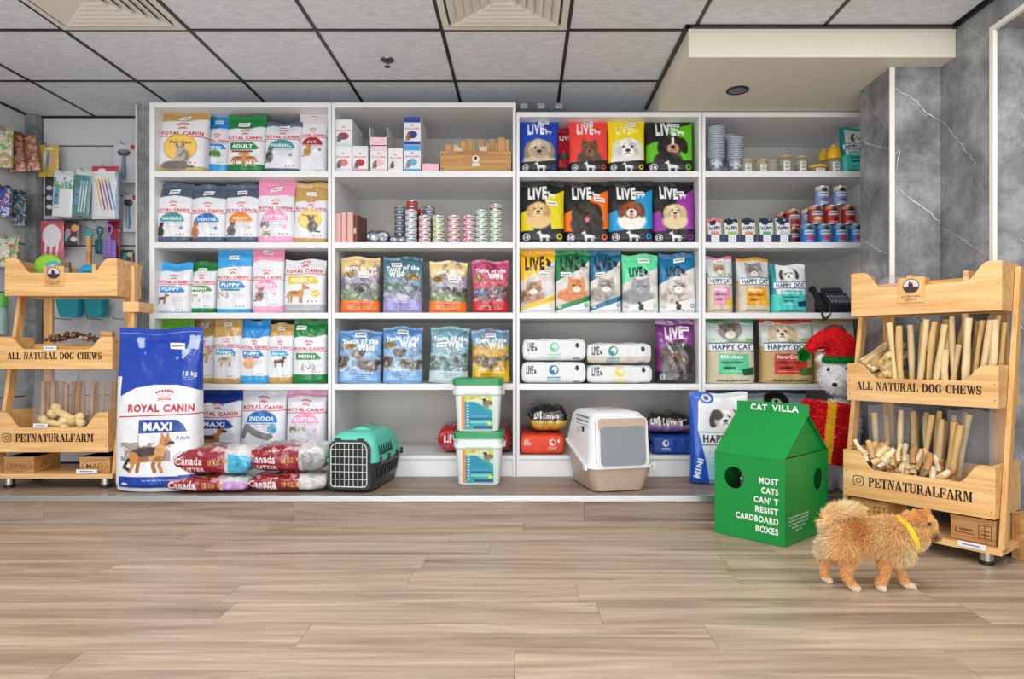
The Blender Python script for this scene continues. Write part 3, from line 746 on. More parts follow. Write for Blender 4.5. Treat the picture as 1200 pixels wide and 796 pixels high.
# --- row B
for a_ in (
    (180, 222, 212, SLT, SLT, TEAL, 'HAIRBALL', an_cat((60, 56, 56), None, .18, .34, .3), 'slate-topped white bag with teal half-round label, left end of the second shelf', 0),
    (221, 262, 214, SLT, SLT, (40, 116, 196), 'DENTAL', an_cat((190, 130, 80), None, .16, .4, .3), 'slate-topped white cat food bag with blue label, on the second shelf', 0),
    (261, 301, 213, SLT, SLT, (232, 138, 40), 'COAT', an_cat((120, 110, 106), None, .25, .36, .3), 'white cat food bag with slate top and orange half-round label', 0),
    (299, 343, 208, PNK, (238, 164, 200), (240, 150, 196), 'KITTEN', lambda A, by, a: (a_cathead(A, .25, by + .2, .12, (150, 146, 146)), a_cathead(A, .3, by + .45, .12, (190, 186, 180))), 'tall pink and white kitten food bag on the second shelf', .5)):
    bag(a_[0], a_[1], a_[2], 'B', rc(a_[3], a_[4], a_[5], a_[6], a_[7], 'dome', .24 if a_[0] < 290 else .27, .1), a_[8], .12, rz=a_[9]*.1, sticker=(.5, .84), Y=3.88)
bag(342, 382, 212, 'B', rc(GOLD, GOLD, (226, 196, 110), 'Persian', an_cat((120, 112, 108), (60, 56, 56), .58, .4, .2, -1), 'round', .3, .08, crown=(.5, .36)), 'gold-topped cat food bag with a round gold emblem, right end of the second shelf', .1, roll=1.5, sticker=(.5, .8))
# --- row C
bag(181, 220, 307, 'C', rc(LBL, LBL, (44, 140, 206), 'PUPPY', an_dog((160, 120, 90), (60, 50, 46), .22, .24, .25), 'flag', .15, .02, crown=(.6, .29)), 'light blue and white puppy food bag, left end of the third shelf', .11, sticker=None, roll=1)
bag(217, 252, 306, 'C', rc(GRN, GRN, (36, 140, 74), 'MINI', an_dog((236, 232, 226), (190, 150, 110), .35, .3, .22), 'flag', .17, .1, crown=(.5, .31)), 'small green and white dog food bag on the third shelf', .1, Y=3.93, sticker=(.5, .83))
bag(251, 292, 290, 'C', rc(LBL, LBL, (36, 130, 200), 'PUPPY', an_head((230, 226, 220), .25, .13, .22), 'flag', .28, .06, sub=(30, 130, 90), crown=(.45, .37)), 'tall light blue puppy food bag in the middle of the third shelf', .11, sticker=(.5, .85))
bag(293, 331, 290, 'C', rc((240, 150, 186), (240, 170, 200), (240, 150, 190), 'KITTEN', an_cat((170, 150, 130), (100, 84, 72), .3, .36, .26), 'dome', .2, .1, crown=(.5, .38)), 'tall pink kitten food bag on the third shelf beside the silver bag', .11, roll=-1, sticker=(.5, .93))
bag(330, 379, 303, 'C', rc((222, 222, 226), (176, 180, 186), (236, 190, 40), 'ADULT', an_dog((206, 150, 96), (170, 112, 66), .34, .34, .3), 'flag', .06, .16, crown=(.6, .1), right=(240, 190, 60)), 'silver-bottomed white dog food bag with yellow label, right end of the third shelf', .13, sticker=None)
# --- row D
bag(184, 223, 373, 'D', rc((110, 178, 40), (110, 178, 40), (70, 150, 50), 'ADULT', an_dog((180, 150, 120)), 'flag', .35, .1, crown=(.5, .5)), 'lime green bag half hidden behind the big blue bag', .1, sticker=None)
bag(221, 251, 373, 'D', rc(GOLD, GOLD, (206, 170, 100), 'Gold', an_dog((206, 172, 122), None, .5, .44, .1), 'flag', .28, .08, crown=(.65, .38)), 'gold dog food bag leaning at the left of the fourth shelf', .11, roll=0, Y=3.95)
bag(247, 280, 373, 'D', rc(GOLD, GOLD, LBL, 'Puppy', an_dog((216, 200, 170), None, .5, .38, .25), 'flag', .27, .08, crown=(.6, .35)), 'gold bag with light blue label and small pale dog, fourth shelf', .11, Y=3.87)
bag(279, 313, 375, 'D', rc(BLU, LBL, (40, 140, 206), 'PUPPY', lambda A, by, a: (A.ell(.38, by + .3, .2, .16, (224, 176, 130), 0, 3), A.ell(.38, by + .18, .13, .12, (232, 190, 146), 0, 3)), 'flag', .27, .12, sub=(170, 40, 90), crown=(.55, .36)), 'blue-topped small dog food bag with a fluffy pale dog, fourth shelf', .11, sticker=None)
bag(312, 342, 379, 'D', rc(GOLD, GOLD, LBL, 'Junior', an_dog((60, 50, 46), (150, 100, 60), .5, .32, .28), 'flag', .2, .1, crown=(.6, .34)), 'shorter gold bag with light blue label and black and tan dog, fourth shelf', .1, Y=3.9)
bag(341, 381, 374, 'D', rc(GRN, GRN, (36, 140, 74), 'MINI', an_head((236, 236, 234), .5, .15, .26), 'flag', .26, .14, crown=(.5, .38)), 'green and white bag with a white puppy face, right end of the fourth shelf', .11, sticker=(.25, .86))
# --- row E
bag(226, 279, 457, 'E', rc(NVY, NVY, NVY, 'MAXI', an_dog((176, 120, 70), (60, 50, 46), .36, .42, .3), 'flag', .2, .06, crown=(.55, .27)), 'dark blue topped bag with a shepherd dog, standing behind the big blue bag', .14, roll=0, sticker=None)
bag(279, 332, 457, 'E', rc(LG, LG, (40, 116, 196), 'INDOOR', lambda A, by, a: (A.line([(.1, by + .35), (.2, by + .15), (.36, by + .28), (.62, by + .38)], .14, (130, 130, 132)), A.ell(.66, by + .36, .08, .06, (120, 120, 122)), A.ell(.72, by + .2, .1, .1, (70, 150, 200), al=.8)), 'dome', .05, .02, crown=(.5, .17)), 'white cat food bag with blue half-round label on the bottom shelf', .14, sticker=None)
bag(333, 380, 457, 'E', rc((238, 168, 200), LG, (240, 156, 196), 'KITTEN', lambda A, by, a: (a_cathead(A, .22, by + .22, .1, (160, 158, 158)), a_cathead(A, .42, by + .22, .1, (200, 196, 190))), 'dome', .12, .02, crown=(.5, .22)), 'pale pink kitten food bag at the right end of the bottom shelf, leftmost unit', .13, sticker=None)

# --- wild landscape bags
def tow(sky, mid, low, band, blobs, seed, fg=(246, 246, 240), emb=None):
    def f(a, n):
        A = Art(n, a, sky)
        m = np.clip((A.Y / a - .22) * 6, 0, 1); A.mix(m, mid, .9)
        m2 = np.clip((A.Y / a - .5) * 6, 0, 1); A.mix(m2, low, .9)
        A.noise(np.ones(A.X.shape), fade(mid, .6), 7, seed, .55, .7, .6)
        A.noise(np.clip(A.Y/a*3 - .8, 0, 1), (236, 236, 230), 9, seed + 1, .58, .68, .55)
        for (x, y, rx, ry, c) in blobs:
            A.ell(x, y*a, rx, ry, c, .3, 4); A.ell(x + rx*.8, y*a - ry*.5, rx*.45, ry*.5, fade(c, .75), 0, 3)
            A.noise(np.clip(1.3 - np.hypot((A.X - x)/rx, (A.Y - y*a)/ry), 0, 1), (230, 226, 216), 16, int(x*90), .5, .6, .6)
        if emb: A.ell(emb[0], emb[1]*a, .16, .09, (160, 126, 60)); A.ell(emb[0], emb[1]*a, .13, .065, (120, 92, 40))
        A.text('Taste of the', .5, .17*a + .04, .11, fg, w=.78, bold=.04, rot=-.03)
        A.text('Wild', .62 if not emb or emb[0] < .5 else .36, .17*a + .18, .16, fg, w=.36, bold=.05, rot=-.03)
        A.rect(-.1, .78*a, 1.1, 2*a, band)
        for k, (w_, y_) in enumerate(((.5, .83), (.3, .87), (.36, .905), (.32, .94))): A.rect(.5 - w_/2, y_*a - .008, .5 + w_/2, y_*a + (.018 if k == 0 else .008), fade(band, .5), .75)
        return A
    return f
DG = (58, 62, 60); WG = (110, 112, 112); BR = (84, 62, 46)
T4 = [
 (397, 443, 300, 'C', tow((236, 206, 140), (150, 142, 190), (92, 122, 60), (240, 116, 30), [(.2, .55, .2, .12, WG), (.6, .58, .24, .14, DG), (.85, .5, .14, .12, (150, 146, 150))], 1, emb=(.24, .33)), 'orange-banded bag with prairie picture, left in the third shelf of the second unit'),
 (447, 494, 300, 'C', tow((70, 116, 136), (110, 142, 160), (150, 150, 190), (158, 150, 212), [(.2, .55, .2, .12, (80, 110, 110)), (.6, .6, .26, .12, (90, 110, 108))], 2, emb=(.75, .36)), 'lavender-banded bag with misty blue stream picture'),
 (501, 546, 305, 'C', tow((238, 212, 150), (160, 150, 180), (96, 128, 60), (240, 120, 30), [(.25, .57, .2, .1, WG), (.7, .6, .25, .1, DG)], 3, emb=(.24, .36)), 'orange-banded bag with prairie picture, between the lavender and red bags'),
 (552, 596, 304, 'C', tow((206, 80, 130), (196, 60, 84), (120, 60, 60), (196, 26, 46), [(.25, .62, .2, .12, (80, 90, 130)), (.7, .6, .24, .14, (90, 80, 84))], 4, emb=(.2, .34)), 'red bag with sunset picture, right in the third shelf of the second unit'),
 (394, 444, 387, 'D', tow((86, 142, 206), (130, 178, 226), (190, 206, 222), (128, 176, 226), [(.1, .6, .14, .14, BR), (.45, .45, .13, .1, BR), (.68, .66, .24, .14, (86, 76, 70))], 5, emb=(.26, .3)), 'leftmost sky blue bag with hawks and fish, fourth shelf of the second unit'),
 (447, 494, 383, 'D', tow((86, 142, 206), (130, 178, 226), (196, 212, 226), (128, 176, 226), [(.12, .62, .14, .14, BR), (.42, .46, .14, .1, BR), (.68, .67, .26, .12, (86, 76, 70))], 5, emb=(.2, .32)), 'sky blue bag with hawks and fish, second from left beside its twin'),
 (501, 548, 383, 'D', tow((120, 172, 190), (130, 170, 184), (86, 110, 112), (186, 208, 214), [(.2, .6, .16, .1, (70, 96, 90)), (.7, .55, .2, .12, (84, 104, 108))], 6), 'grey-blue bag with misty river picture, leaning behind the white tub'),
 (552, 597, 386, 'D', tow((106, 150, 196), (214, 160, 40), (226, 184, 50), (240, 190, 20), [(.35, .6, .3, .14, (84, 60, 30)), (.85, .55, .1, .08, (70, 70, 70))], 7), 'yellow bag with bison picture, right in the fourth shelf of the second unit')]
for i, (x0, x1, yt, s_, ar, lb) in enumerate(T4):
    rl = [0, 0, 1, 0, 1.2, 0, 2.0, -.5][i]
    bag(x0, x1, yt, s_, ar, lb, .12, Y=3.9, rz=[.12, .05, .15, .1, .15, .06, .1, .15][i], roll=rl, mat='gloss', sticker=[(.6, .66), (.35, .86), (.62, .62), (.6, .7), (.5, .9), (.5, .9), (.3, .68), (.5, .88)][i], stw=.27, amp=.006, vs=.95)

# --- LIVE dog bags
def live(main, poly, headf, acc, dark=(30, 32, 37), txt=(244, 244, 244), tx=.42, ty=.2, tsx=.4):
    def f(a, n):
        A = Art(n, a, main)
        if poly:
            for pp in poly: A.poly([(x, y*a) for x, y in pp], acc)
        headf(A, a)
        A.rect(tx - .2, ty*a - .17, tx - .0, ty*a - .155, txt, .6)
        A.text('LIVE', tx, ty*a, .27, txt, w=tsx*.95, bold=.05)
        a_sil(A, tx + .29, ty*a + .07, .15, txt)
        A.poly([(-.1, .82*a), (.5, .8*a), (1.1, .76*a), (1.1, a + .1), (-.1, a + .1)], dark)
        A.ell(.17, .91*a, .085, .085, (230, 230, 232)); A.ell(.17, .91*a, .068, .068, dark); A.text('10', .17, .91*a, .08, (235, 235, 235), bold=.05)
        A.scribble(.3, .87*a, .46, 2, .06, (220, 220, 222), 3, .5); a_sil(A, .54, .9*a, .22, (235, 235, 238)); A.scribble(.66, .87*a, .78, 2, .06, (220, 220, 222), 5, .5)
        A.ell(.86, .9*a, .07, .07, acc if poly else main); A.ell(.86, .9*a, .035, .035, dark); A.rect(.76, .965*a, .96, .972*a, (200, 200, 204), .7)
        return A
    return f
def hd(c, x=.5, y=.58, r=.27, c2=None, ear=None, tongue=False, fl=True, body=None, seed=1):
    def g(A, a):
        if body: A.ell(x, y*a + r*1.15, r*1.35, r*1.0, body, 0, 4)
        a_doghead(A, x, y*a, r, c, c2, ear, DK, fl, tongue, seed)
    return g
bag(609, 655, 136, 'A', live((28, 70, 176), None, hd((206, 192, 168), .5, .58, .3, (180, 160, 130), (150, 130, 106), body=(206, 194, 172)), (28, 70, 176)), 'royal blue bag with a long-haired dog, top shelf of the third unit', .11, mat='matte', sticker=(.62, .93), stw=.26)
bag(651, 670, 148, 'A', live((196, 28, 40), None, hd((90, 60, 50)), (196, 28, 40), tx=.6, tsx=.7), 'dark red bag tucked behind between the blue and coral bags', .09, Y=4.0, mat='matte', sticker=None)
bag(667, 713, 136, 'A', live((236, 70, 62), None, hd((120, 84, 60), .52, .58, .22, (150, 104, 70), (90, 66, 54), fl=False, body=(90, 70, 60)), (236, 70, 62)), 'coral red dog food bag with a small terrier, top shelf of the third unit', .11, mat='matte', sticker=(.5, .93), stw=.26)
bag(713, 757, 136, 'A', live((240, 214, 16), None, hd((236, 234, 230), .52, .56, .32, (246, 244, 240), (226, 222, 216), body=(236, 234, 230)), (240, 214, 16), txt=(250, 244, 170)), 'bright yellow dog food bag with a fluffy white dog, top shelf of the third unit', .11, mat='matte', sticker=(.62, .87), stw=.26)
bag(758, 814, 136, 'A', live((34, 36, 40), [[(0, .5), (.3, .42), (.4, .9), (0, .9)], [(.45, .2), (1.05, .05), (1.05, .9), (.7, .85)]], lambda A, a: (A.ell(.2, .32*a, .2, .12, (30, 30, 34), .6, 2), a_doghead(A, .55, .5*a, .24, (40, 38, 38), (206, 160, 120), (30, 28, 30), DK, True, True), A.line([(.55, .38*a), (.55, .48*a)], .05, (236, 232, 226)), A.ell(.45, .78*a, .28, .18, (38, 36, 38), 0, 3)), (96, 190, 28)), 'black and lime green dog food bag at the right of the top shelf', .12, mat='matte', sticker=(.6, .88), stw=.24)
for (x0, x1, acc, h_, lb, st) in (
    (609, 662, (226, 210, 20), hd((222, 184, 120), .42, .48, .2, (236, 206, 150), (196, 150, 90), body=(226, 190, 130)), 'black and yellow puppy food bag with a golden puppy', (.72, .62)),
    (661, 715, (244, 116, 20), hd((56, 44, 40), .5, .5, .25, (70, 56, 50), (40, 32, 30), True, body=(44, 36, 34)), 'black and orange dog food bag with a dark brown dog', (.78, .68)),
    (714, 767, (24, 152, 208), hd((150, 76, 40), .5, .48, .22, (240, 236, 230), (110, 54, 30), True, body=(240, 238, 234)), 'black and sky blue dog food bag with a brown and white dog', (.68, .78)),
    (765, 816, (150, 50, 160), hd((226, 206, 160), .52, .5, .2, (236, 220, 184), (206, 178, 130), True, body=(226, 208, 166)), 'black and purple dog food bag with a pale golden dog', (.62, .8))):
    bag(x0, x1, 209, 'B', live((30, 32, 36), [[(-.05, .55), (.2, .48), (.35, .85), (-.05, .85)], [(.55, .3), (1.05, .12), (1.05, .85), (.7, .82)]], h_, acc, tx=.4), lb.replace(' dog food bag', ' bag').replace(' puppy food bag', ' bag') + ', second shelf', .13, mat='matte', sticker=st, stw=.24, Y=3.88 if x0 in (609, 714) else 3.9)
# --- LIVE cat bags
def livecat(top, head, small=False):
    def f(a, n):
        A = Art(n, a, (224, 222, 220))
        A.noise(np.ones(A.X.shape), (190, 182, 174), 5, 3, .4, .7, .6)
        A.poly([(-.1, -.1), (1.1, -.1), (1.1, .1*a), (.62, .34*a), (-.1, .55*a)] if not small else [(-.1, -.1), (1.1, -.1), (1.1, .18*a), (-.1, .55*a)], top)
        head(A, a)
        A.poly([(-.1, .95*a), (1.1, .7*a), (1.1, a + .1), (-.1, a + .1)], (232, 232, 234))
        if not small: A.poly([(-.1, .93*a), (1.1, .7*a), (1.1, .78*a), (-.1, 1.0*a)], top)
        tx, ty, s_ = (.42, .22, .5) if not small else (.38, .3, .34)
        A.text('LIVE', tx, ty*a, s_*.75, (30, 34, 36), w=s_, bold=.05); a_sil(A, tx + s_*.75, ty*a + .03, .2*(1 if not small else .7), (30, 30, 32), True)
        A.rect(tx + .1, ty*a + s_*.32, tx + .45, ty*a + s_*.35, (60, 60, 60), .6)
        A.ell(.14, .9*a, .07, .07, (180, 180, 184)); A.ell(.14, .9*a, .055, .055, (232, 232, 234)); A.text('10', .14, .9*a, .06, (90, 90, 94))
        if small: a_sil(A, .5, .9*a, .2, (30, 30, 32), True)
        A.ell(.86, .88*a, .06, .06, top); A.ell(.86, .88*a, .035, .035, (235, 235, 235)); A.scribble(.3, .95*a, .95, 2, .03, (150, 150, 152), 3, .6)
        return A
    return f
def ch(c, x=.5, y=.6, r=.24, st=None, body=True, eye=(190, 180, 90), c2=(235, 232, 226)):
    def g(A, a):
        if body: A.ell(x - .1, y*a + r*1.1, r*1.7, r*.9, fade(c, .95), 0, 4); A.noise(np.clip(1.3 - np.hypot((A.X - x + .1)/(r*1.7), (A.Y - y*a - r*1.1)/(r*.9)), 0, 1), st or fade(c, .7), 12, 4, .5, .6, .7)
        a_cathead(A, x, y*a, r, c, c2, st, eye)
    return g
for (x0, x1, yt, c, h_, sm, lb, st) in (
    (609, 651, 291, (246, 190, 20), ch((196, 150, 120), .4, .62, .22, (70, 56, 50)), False, 'yellow-topped cat food bag with a calico cat, left of the third shelf', (.68, .6)),
    (651, 692, 291, (16, 130, 76), ch((222, 140, 80), .6, .58, .24, (180, 90, 40)), False, 'dark green topped cat food bag with a ginger cat', (.3, .6)),
    (692, 729, 291, (14, 104, 140), ch((170, 166, 160), .5, .58, .26, (80, 78, 78)), False, 'petrol blue topped cat food bag with a tabby cat, middle of the third shelf', (.3, .6)),
    (730, 773, 297, (92, 220, 160), ch((150, 154, 160), .5, .56, .24, (120, 124, 130), eye=(220, 150, 60), c2=(160, 164, 170)), True, 'mint green topped cat food bag with a grey cat', (.6, .88)),
    (774, 817, 296, (12, 110, 156), ch((216, 210, 204), .5, .56, .24, (110, 96, 90), eye=(110, 160, 210)), True, 'blue topped cat food bag with a white cat, right of the third shelf', (.55, .88))):
    bag(x0, x1, yt, 'C', livecat(c, h_, sm), lb, .12, mat='film', sticker=st, stw=.3, Y=3.885)
def purple(a, n):
    A = Art(n, a, (126, 44, 130))
    A.ell(.55, .6*a, .44, .42, (40, 32, 34), 0, 6); A.noise(A.maskrect(.1, .38*a, 1, .85*a), (90, 60, 50), 8, 3, .5, .65, .8); a_doghead(A, .5, .62*a, .22, (110, 70, 48), (60, 40, 36), (50, 34, 30), DK, True)
    A.text('LIVE', .46, .2*a, .3, (240, 236, 240), w=.42, bold=.05); A.rect(.25, .3*a, .8, .315*a, (230, 200, 230), .6)
    A.poly([(-.1, .82*a), (1.1, .78*a), (1.1, a+.1), (-.1, a+.1)], (44, 40, 46)); A.ell(.17, .9*a, .08, .08, (230, 230, 232)); A.ell(.17, .9*a, .065, .065, (44, 40, 46)); A.text('10', .17, .9*a, .075, (235,235,235)); A.scribble(.3, .86*a, .9, 4, .045, (200, 190, 200), 4, .5)
    return A
bag(771, 817, 374, 'D', purple, 'glossy purple and black bag with a brown dog, beside the stacked white bags', .17, mat='gloss', sticker=(.72, .84), stw=.28, rz=-.05)

# --- happy cat / dog bags
def happy(bg, top, head, word, panel, pc, tcol=(24, 44, 92), lab=None, bot=None, side=None):
    def f(a, n):
        A = Art(n, a, bg)
        A.noise(np.ones(A.X.shape), fade(bg, .9), 5, 9, .4, .7, .6)
        A.rect(-.1, -.1, 1.1, .42*a, (206, 220, 226), .8 if not side else 0)
        A.noise(A.maskrect(0, .3*a, 1, .46*a), (120, 160, 80), 6, 4, .4, .55, .7 if not side else 0)
        A.rect(-.1, -.1, 1.1, .055*a, top)
        if side: A.poly([(-.1, -.1), (.2, -.1), (.12, .5*a), (.26, a + .1), (-.1, a + .1)], side)
        if bot: A.rect(-.1, .62*a, 1.1, a + .1, bot)
        head(A, a)
        A.rect(.07, .375*a, .95, .5*a, (236, 238, 240)); A.line([(.07, .375*a), (.5, .365*a), (.95, .375*a)], .018, tcol); A.line([(.07, .5*a), (.5, .49*a), (.95, .5*a)], .018, tcol)
        A.text(word, .51, .435*a, .105*a*.8, tcol, w=.74, bold=.03)
        A.rect(.25, .54*a, .82, .86*a, pc); A.text(panel, .5, .585*a, .055*a, (250, 250, 250), w=.4, bold=.03)
        A.rect(.3, .66*a, .7, .69*a, fade(pc, .5), .8); A.rect(.34, .74*a, .56, .775*a, fade(pc, .4), .9); A.scribble(.3, .81*a, .78, 1, .04, (250, 250, 250), 3, .7)
        A.poly([(.66, .78*a), (.94, .74*a), (.94, .87*a), (.7, .88*a)], lab or (40, 70, 60))
        A.scribble(.22, .94*a, .85, 1, .03, (70, 60, 50), 3, .8, .035)
        return A
    return f
bag(829, 861, 300, 'C', happy((214, 200, 176), (226, 130, 160), ch((196, 176, 146), .5, .22, .22, (120, 100, 76), False), 'HAPPY CAT', 'Minkas', (222, 150, 186), lab=(230, 196, 40)), 'beige and pink kitten food bag, left of the third shelf in the right unit', .12, sticker=(.5, .93), stw=.34)
bag(865, 905, 301, 'C', happy((214, 200, 176), (232, 160, 40), ch((150, 146, 146), .5, .24, .25, (100, 98, 98), False), 'HAPPY CAT', 'Minkas', (238, 160, 30), lab=(240, 190, 60)), 'beige and orange cat food bag with a grey cat, third shelf of the right unit', .12, sticker=None, rz=.1, Y=3.9)
def hd2(dark=(40, 44, 60), y=.2, x=.5, c1=(236, 234, 230)):
    return lambda A, a: a_doghead(A, x, y*a, .2, c1, (244, 242, 238), dark)
bag(906, 948, 309, 'C', happy((226, 232, 234), (226, 232, 234), hd2(), 'HAPPY DOG', 'NaturCroq', (66, 196, 190), side=(28, 140, 150), bot=(72, 200, 194), lab=(30, 60, 100)), 'teal and white dog food bag standing left of the phone', .12, sticker=None, Y=3.9)
bag(829, 888, 374, 'D', happy((216, 206, 176), (60, 150, 100), ch((150, 140, 130), .5, .18, .22, (90, 84, 78), False), 'HAPPY CAT', 'Minkas', (92, 200, 150), lab=(24, 90, 60)), 'large beige cat food bag with mint green panel, above the happy puppy bag', .16, sticker=(.2, .88), stw=.18, mat='matte', amp=.007)
bag(895, 957, 374, 'D', happy((206, 172, 116), (200, 60, 40), lambda A, a: a_doghead(A, .42, .2*a, .2, (226, 208, 176), (240, 228, 206), (200, 176, 140)), 'HAPPY DOG', 'NaturCroq', (200, 60, 44), lab=(70, 110, 60)), 'large tan dog food bag with red panel, behind the red hat', .16, sticker=(.2, .93), stw=.18, mat='matte', rz=-.05, amp=.007)
bag(958, 1008, 374, 'D', happy((202, 166, 112), (196, 160, 100), lambda A, a: a_doghead(A, .5, .2*a, .2, (150, 110, 80)), 'HAPPY DOG', 'NaturCroq', (120, 90, 50)), 'tan dog food bag mostly hidden behind the tinsel bear', .16, sticker=None, mat='matte')
bag(988, 1022, 147, 'A', happy((226, 232, 234), (40, 150, 150), hd2((30, 30, 34), .22, .62), 'HAPPY DOG', 'NaturCroq', (66, 190, 184), side=(20, 130, 134), bot=(66, 190, 184)), 'teal bag on the top shelf cut off by the marble column', .1, sticker=None, rz=.0)
bag(876, 952, 458, 'E', happy((96, 104, 116), (70, 78, 92), lambda A, a: a_doghead(A, .5, .16*a, .14, (40, 40, 44), (236, 234, 232), (30, 30, 32)), 'HAPPY DOG', 'Mini', (150, 160, 170)), 'dark grey bag with a dog face, bottom shelf behind the green cat house', .18, sticker=None)
def mini(a, n):
    A = Art(n, a, (226, 230, 234)); A.poly([(-.1, -.1), (.3, -.1), (.16, .12*a), (.13, .4*a), (.26, .75*a), (.34, a+.1), (-.1, a+.1)], (24, 84, 190)); A.rect(-.1, .96*a, 1.1, a+.1, (24, 84, 190))
    A.mix(np.clip((A.Y/a - .6)*5, 0, 1)*(A.X > .22), (140, 190, 226), .85); A.poly([(-.1, -.1), (.3, -.1), (.16, .12*a), (.13, .4*a), (.26, .75*a), (.34, a+.1), (-.1, a+.1)], (24, 84, 190))
    A.ell(.3, .06*a, .12, .1, (24, 84, 190)); A.ell(.3, .06*a, .08, .065, (200, 206, 214)); A.ell(.3, .065*a, .04, .035, DK)
    A.ell(.6, .35*a, .22, .2, (232, 230, 228), 0, 4); a_doghead(A, .58, .28*a, .2, (228, 226, 222), (238, 236, 232), (70, 66, 68)); A.ell(.45, .24*a, .09, .09, (80, 72, 70), 0, 3)
    A.line([(.2, .435*a), (1, .425*a)], .014, (30, 36, 60)); A.line([(.2, .575*a), (1, .565*a)], .014, (30, 36, 60)); A.text('HAPPY DOG', .63, .505*a, .085*a, (30, 36, 60), w=.82, bold=.03)
    A.text('MINI', .14, .83*a, .1, (230, 236, 244), w=.34, bold=.05, rot=-1.35); A.scribble(.35, .62*a, .9, 5, .07, (90, 110, 140), 3, .4); return A
bag(811, 880, 461, ZP + .004, mini, 'tall blue and white puppy food bag on the platform beside the green box', .11, Y=3.62, sticker=None, mat='film', seed=4, vs=.95, name='pet_food_bag', n=120)

# --- the big 15 kg bag
def maxi(a, n):
    A = Art(n, a, (228, 230, 236)); BL = (22, 62, 168)
    ty = .42*a
    A.poly([(-.1, -.1), (1.1, -.1), (1.1, ty - .02), (.95, ty - .08), (.75, ty - .13), (.5, ty - .14), (.3, ty - .1), (.12, ty), (.12, a*.3), (-.1, a*.3)], BL)
    A.line([(.02, .035*a), (.98, .028*a)], .006, (150, 170, 220)); 
    A.noise(A.maskrect(.05, .05*a, .95, .2*a), (190, 200, 236), 7, 21, .64, .7, .9); A.noise(A.maskrect(.55, .05*a, .98, .34*a), (200, 210, 240), 6, 25, .66, .71, .8)
    A.text('15 kg', .88, .285*a, .05, (230, 236, 250), w=.16, bold=.03); A.scribble(.8, .305*a, .96, 2, .025, (200, 210, 240), 3, .6)
    A.rect(.12, .905*a, .78, a*.975, (26, 66, 160)); A.rect(.78, .9*a, 1.1, a, (26, 66, 160)); A.scribble(.4, .925*a, .85, 1, .03, (200, 214, 240), 3, .8)
    a_crown(A, .62, ty - .0, .15, RCR)
    A.text('ROYAL CANIN', .59, ty + .135, .085, RCR, w=.72, bold=.045); A.line([(.12, ty + .235), (1, ty + .205)], .014, RCR)
    A.poly([(.36, ty + .27), (.76, ty + .27), (.84, ty + .33), (.88, ty + .41), (.36, ty + .43)], (24, 66, 150)); A.text('MAXI', .56, ty + .345, .085, (250, 250, 250), w=.3, bold=.06)
    A.text('Adult', .83, ty + .48, .05, (90, 90, 150), w=.15)
    A.line([(.36, ty + .44), (.36, ty + .62), (.6, ty + .62)], .008, (90, 96, 120), .6); A.ell(.82, ty + .7, .09, .05, (100, 110, 140), -.4); A.ell(.82, ty + .7, .08, .042, (228, 230, 236), -.4)
    TN, BKc = (196, 132, 76), (58, 54, 52); yb = ty + .73
    q = lambda x, dy: (.45 + (x - .46)*.78, yb + dy*.74)
    def L_(pts, w_, c): A.line([q(*p) for p in pts], w_*.76, c)
    def E_(x, dy, rx, ry, c, rot=0, sf=1): X_, Y_ = q(x, dy); A.ell(X_, Y_, rx*.78, ry*.76, c, rot, sf)
    for x0, x1 in ((.28, .22), (.36, .33), (.56, .56), (.64, .65)): L_([(x0, -.02), (x0 - .02, .1), (x1, .19)], .055, TN if x0 in (.28, .64) else fade(TN, .8))
    E_(.44, -.06, .23, .1, TN, -.12, 3); E_(.6, -.08, .12, .13, (214, 160, 104), 0, 3); E_(.42, -.12, .2, .07, BKc, -.12, 3); E_(.27, -.02, .08, .1, TN, 0, 3)
    L_([(.62, -.12), (.7, -.26)], .13, (214, 160, 104)); E_(.71, -.29, .08, .065, TN, 0, 2); E_(.79, -.26, .05, .03, BKc); E_(.72, -.30, .012, .012, BKc)
    A.poly([q(.65, -.32), q(.64, -.45), q(.7, -.35)], TN); A.poly([q(.71, -.35), q(.75, -.46), q(.77, -.32)], TN)
    A.noise(A.maskrect(.15, yb - .2, .7, yb + .02), (90, 70, 56), 18, 4, .5, .6, .5)
    L_([(.2, .0), (.13, .12), (.2, .16)], .05, BKc); A.ell(.88, yb + .05, .05, .03, (150, 110, 80)); A.ell(.86, yb + .1, .04, .03, (130, 96, 70))
    A.rect(0, .35*a, .05, .93*a, (206, 208, 214), .5); A.scribble(0.005, .5*a, .05, 22, .02, (120, 120, 126), 8, .5, .006)
    A.ell(.2, .95*a, .04, .012, (240, 240, 246)); return A
bag(127, 228, 384, ZP + .004, maxi, 'huge blue and white large-dog food bag standing on the platform', .22, Y=3.40, sticker=(.72, .885), stw=.18, seed=11, vs=.93, amp=.006, n=230, mat='film', roll=-.5)

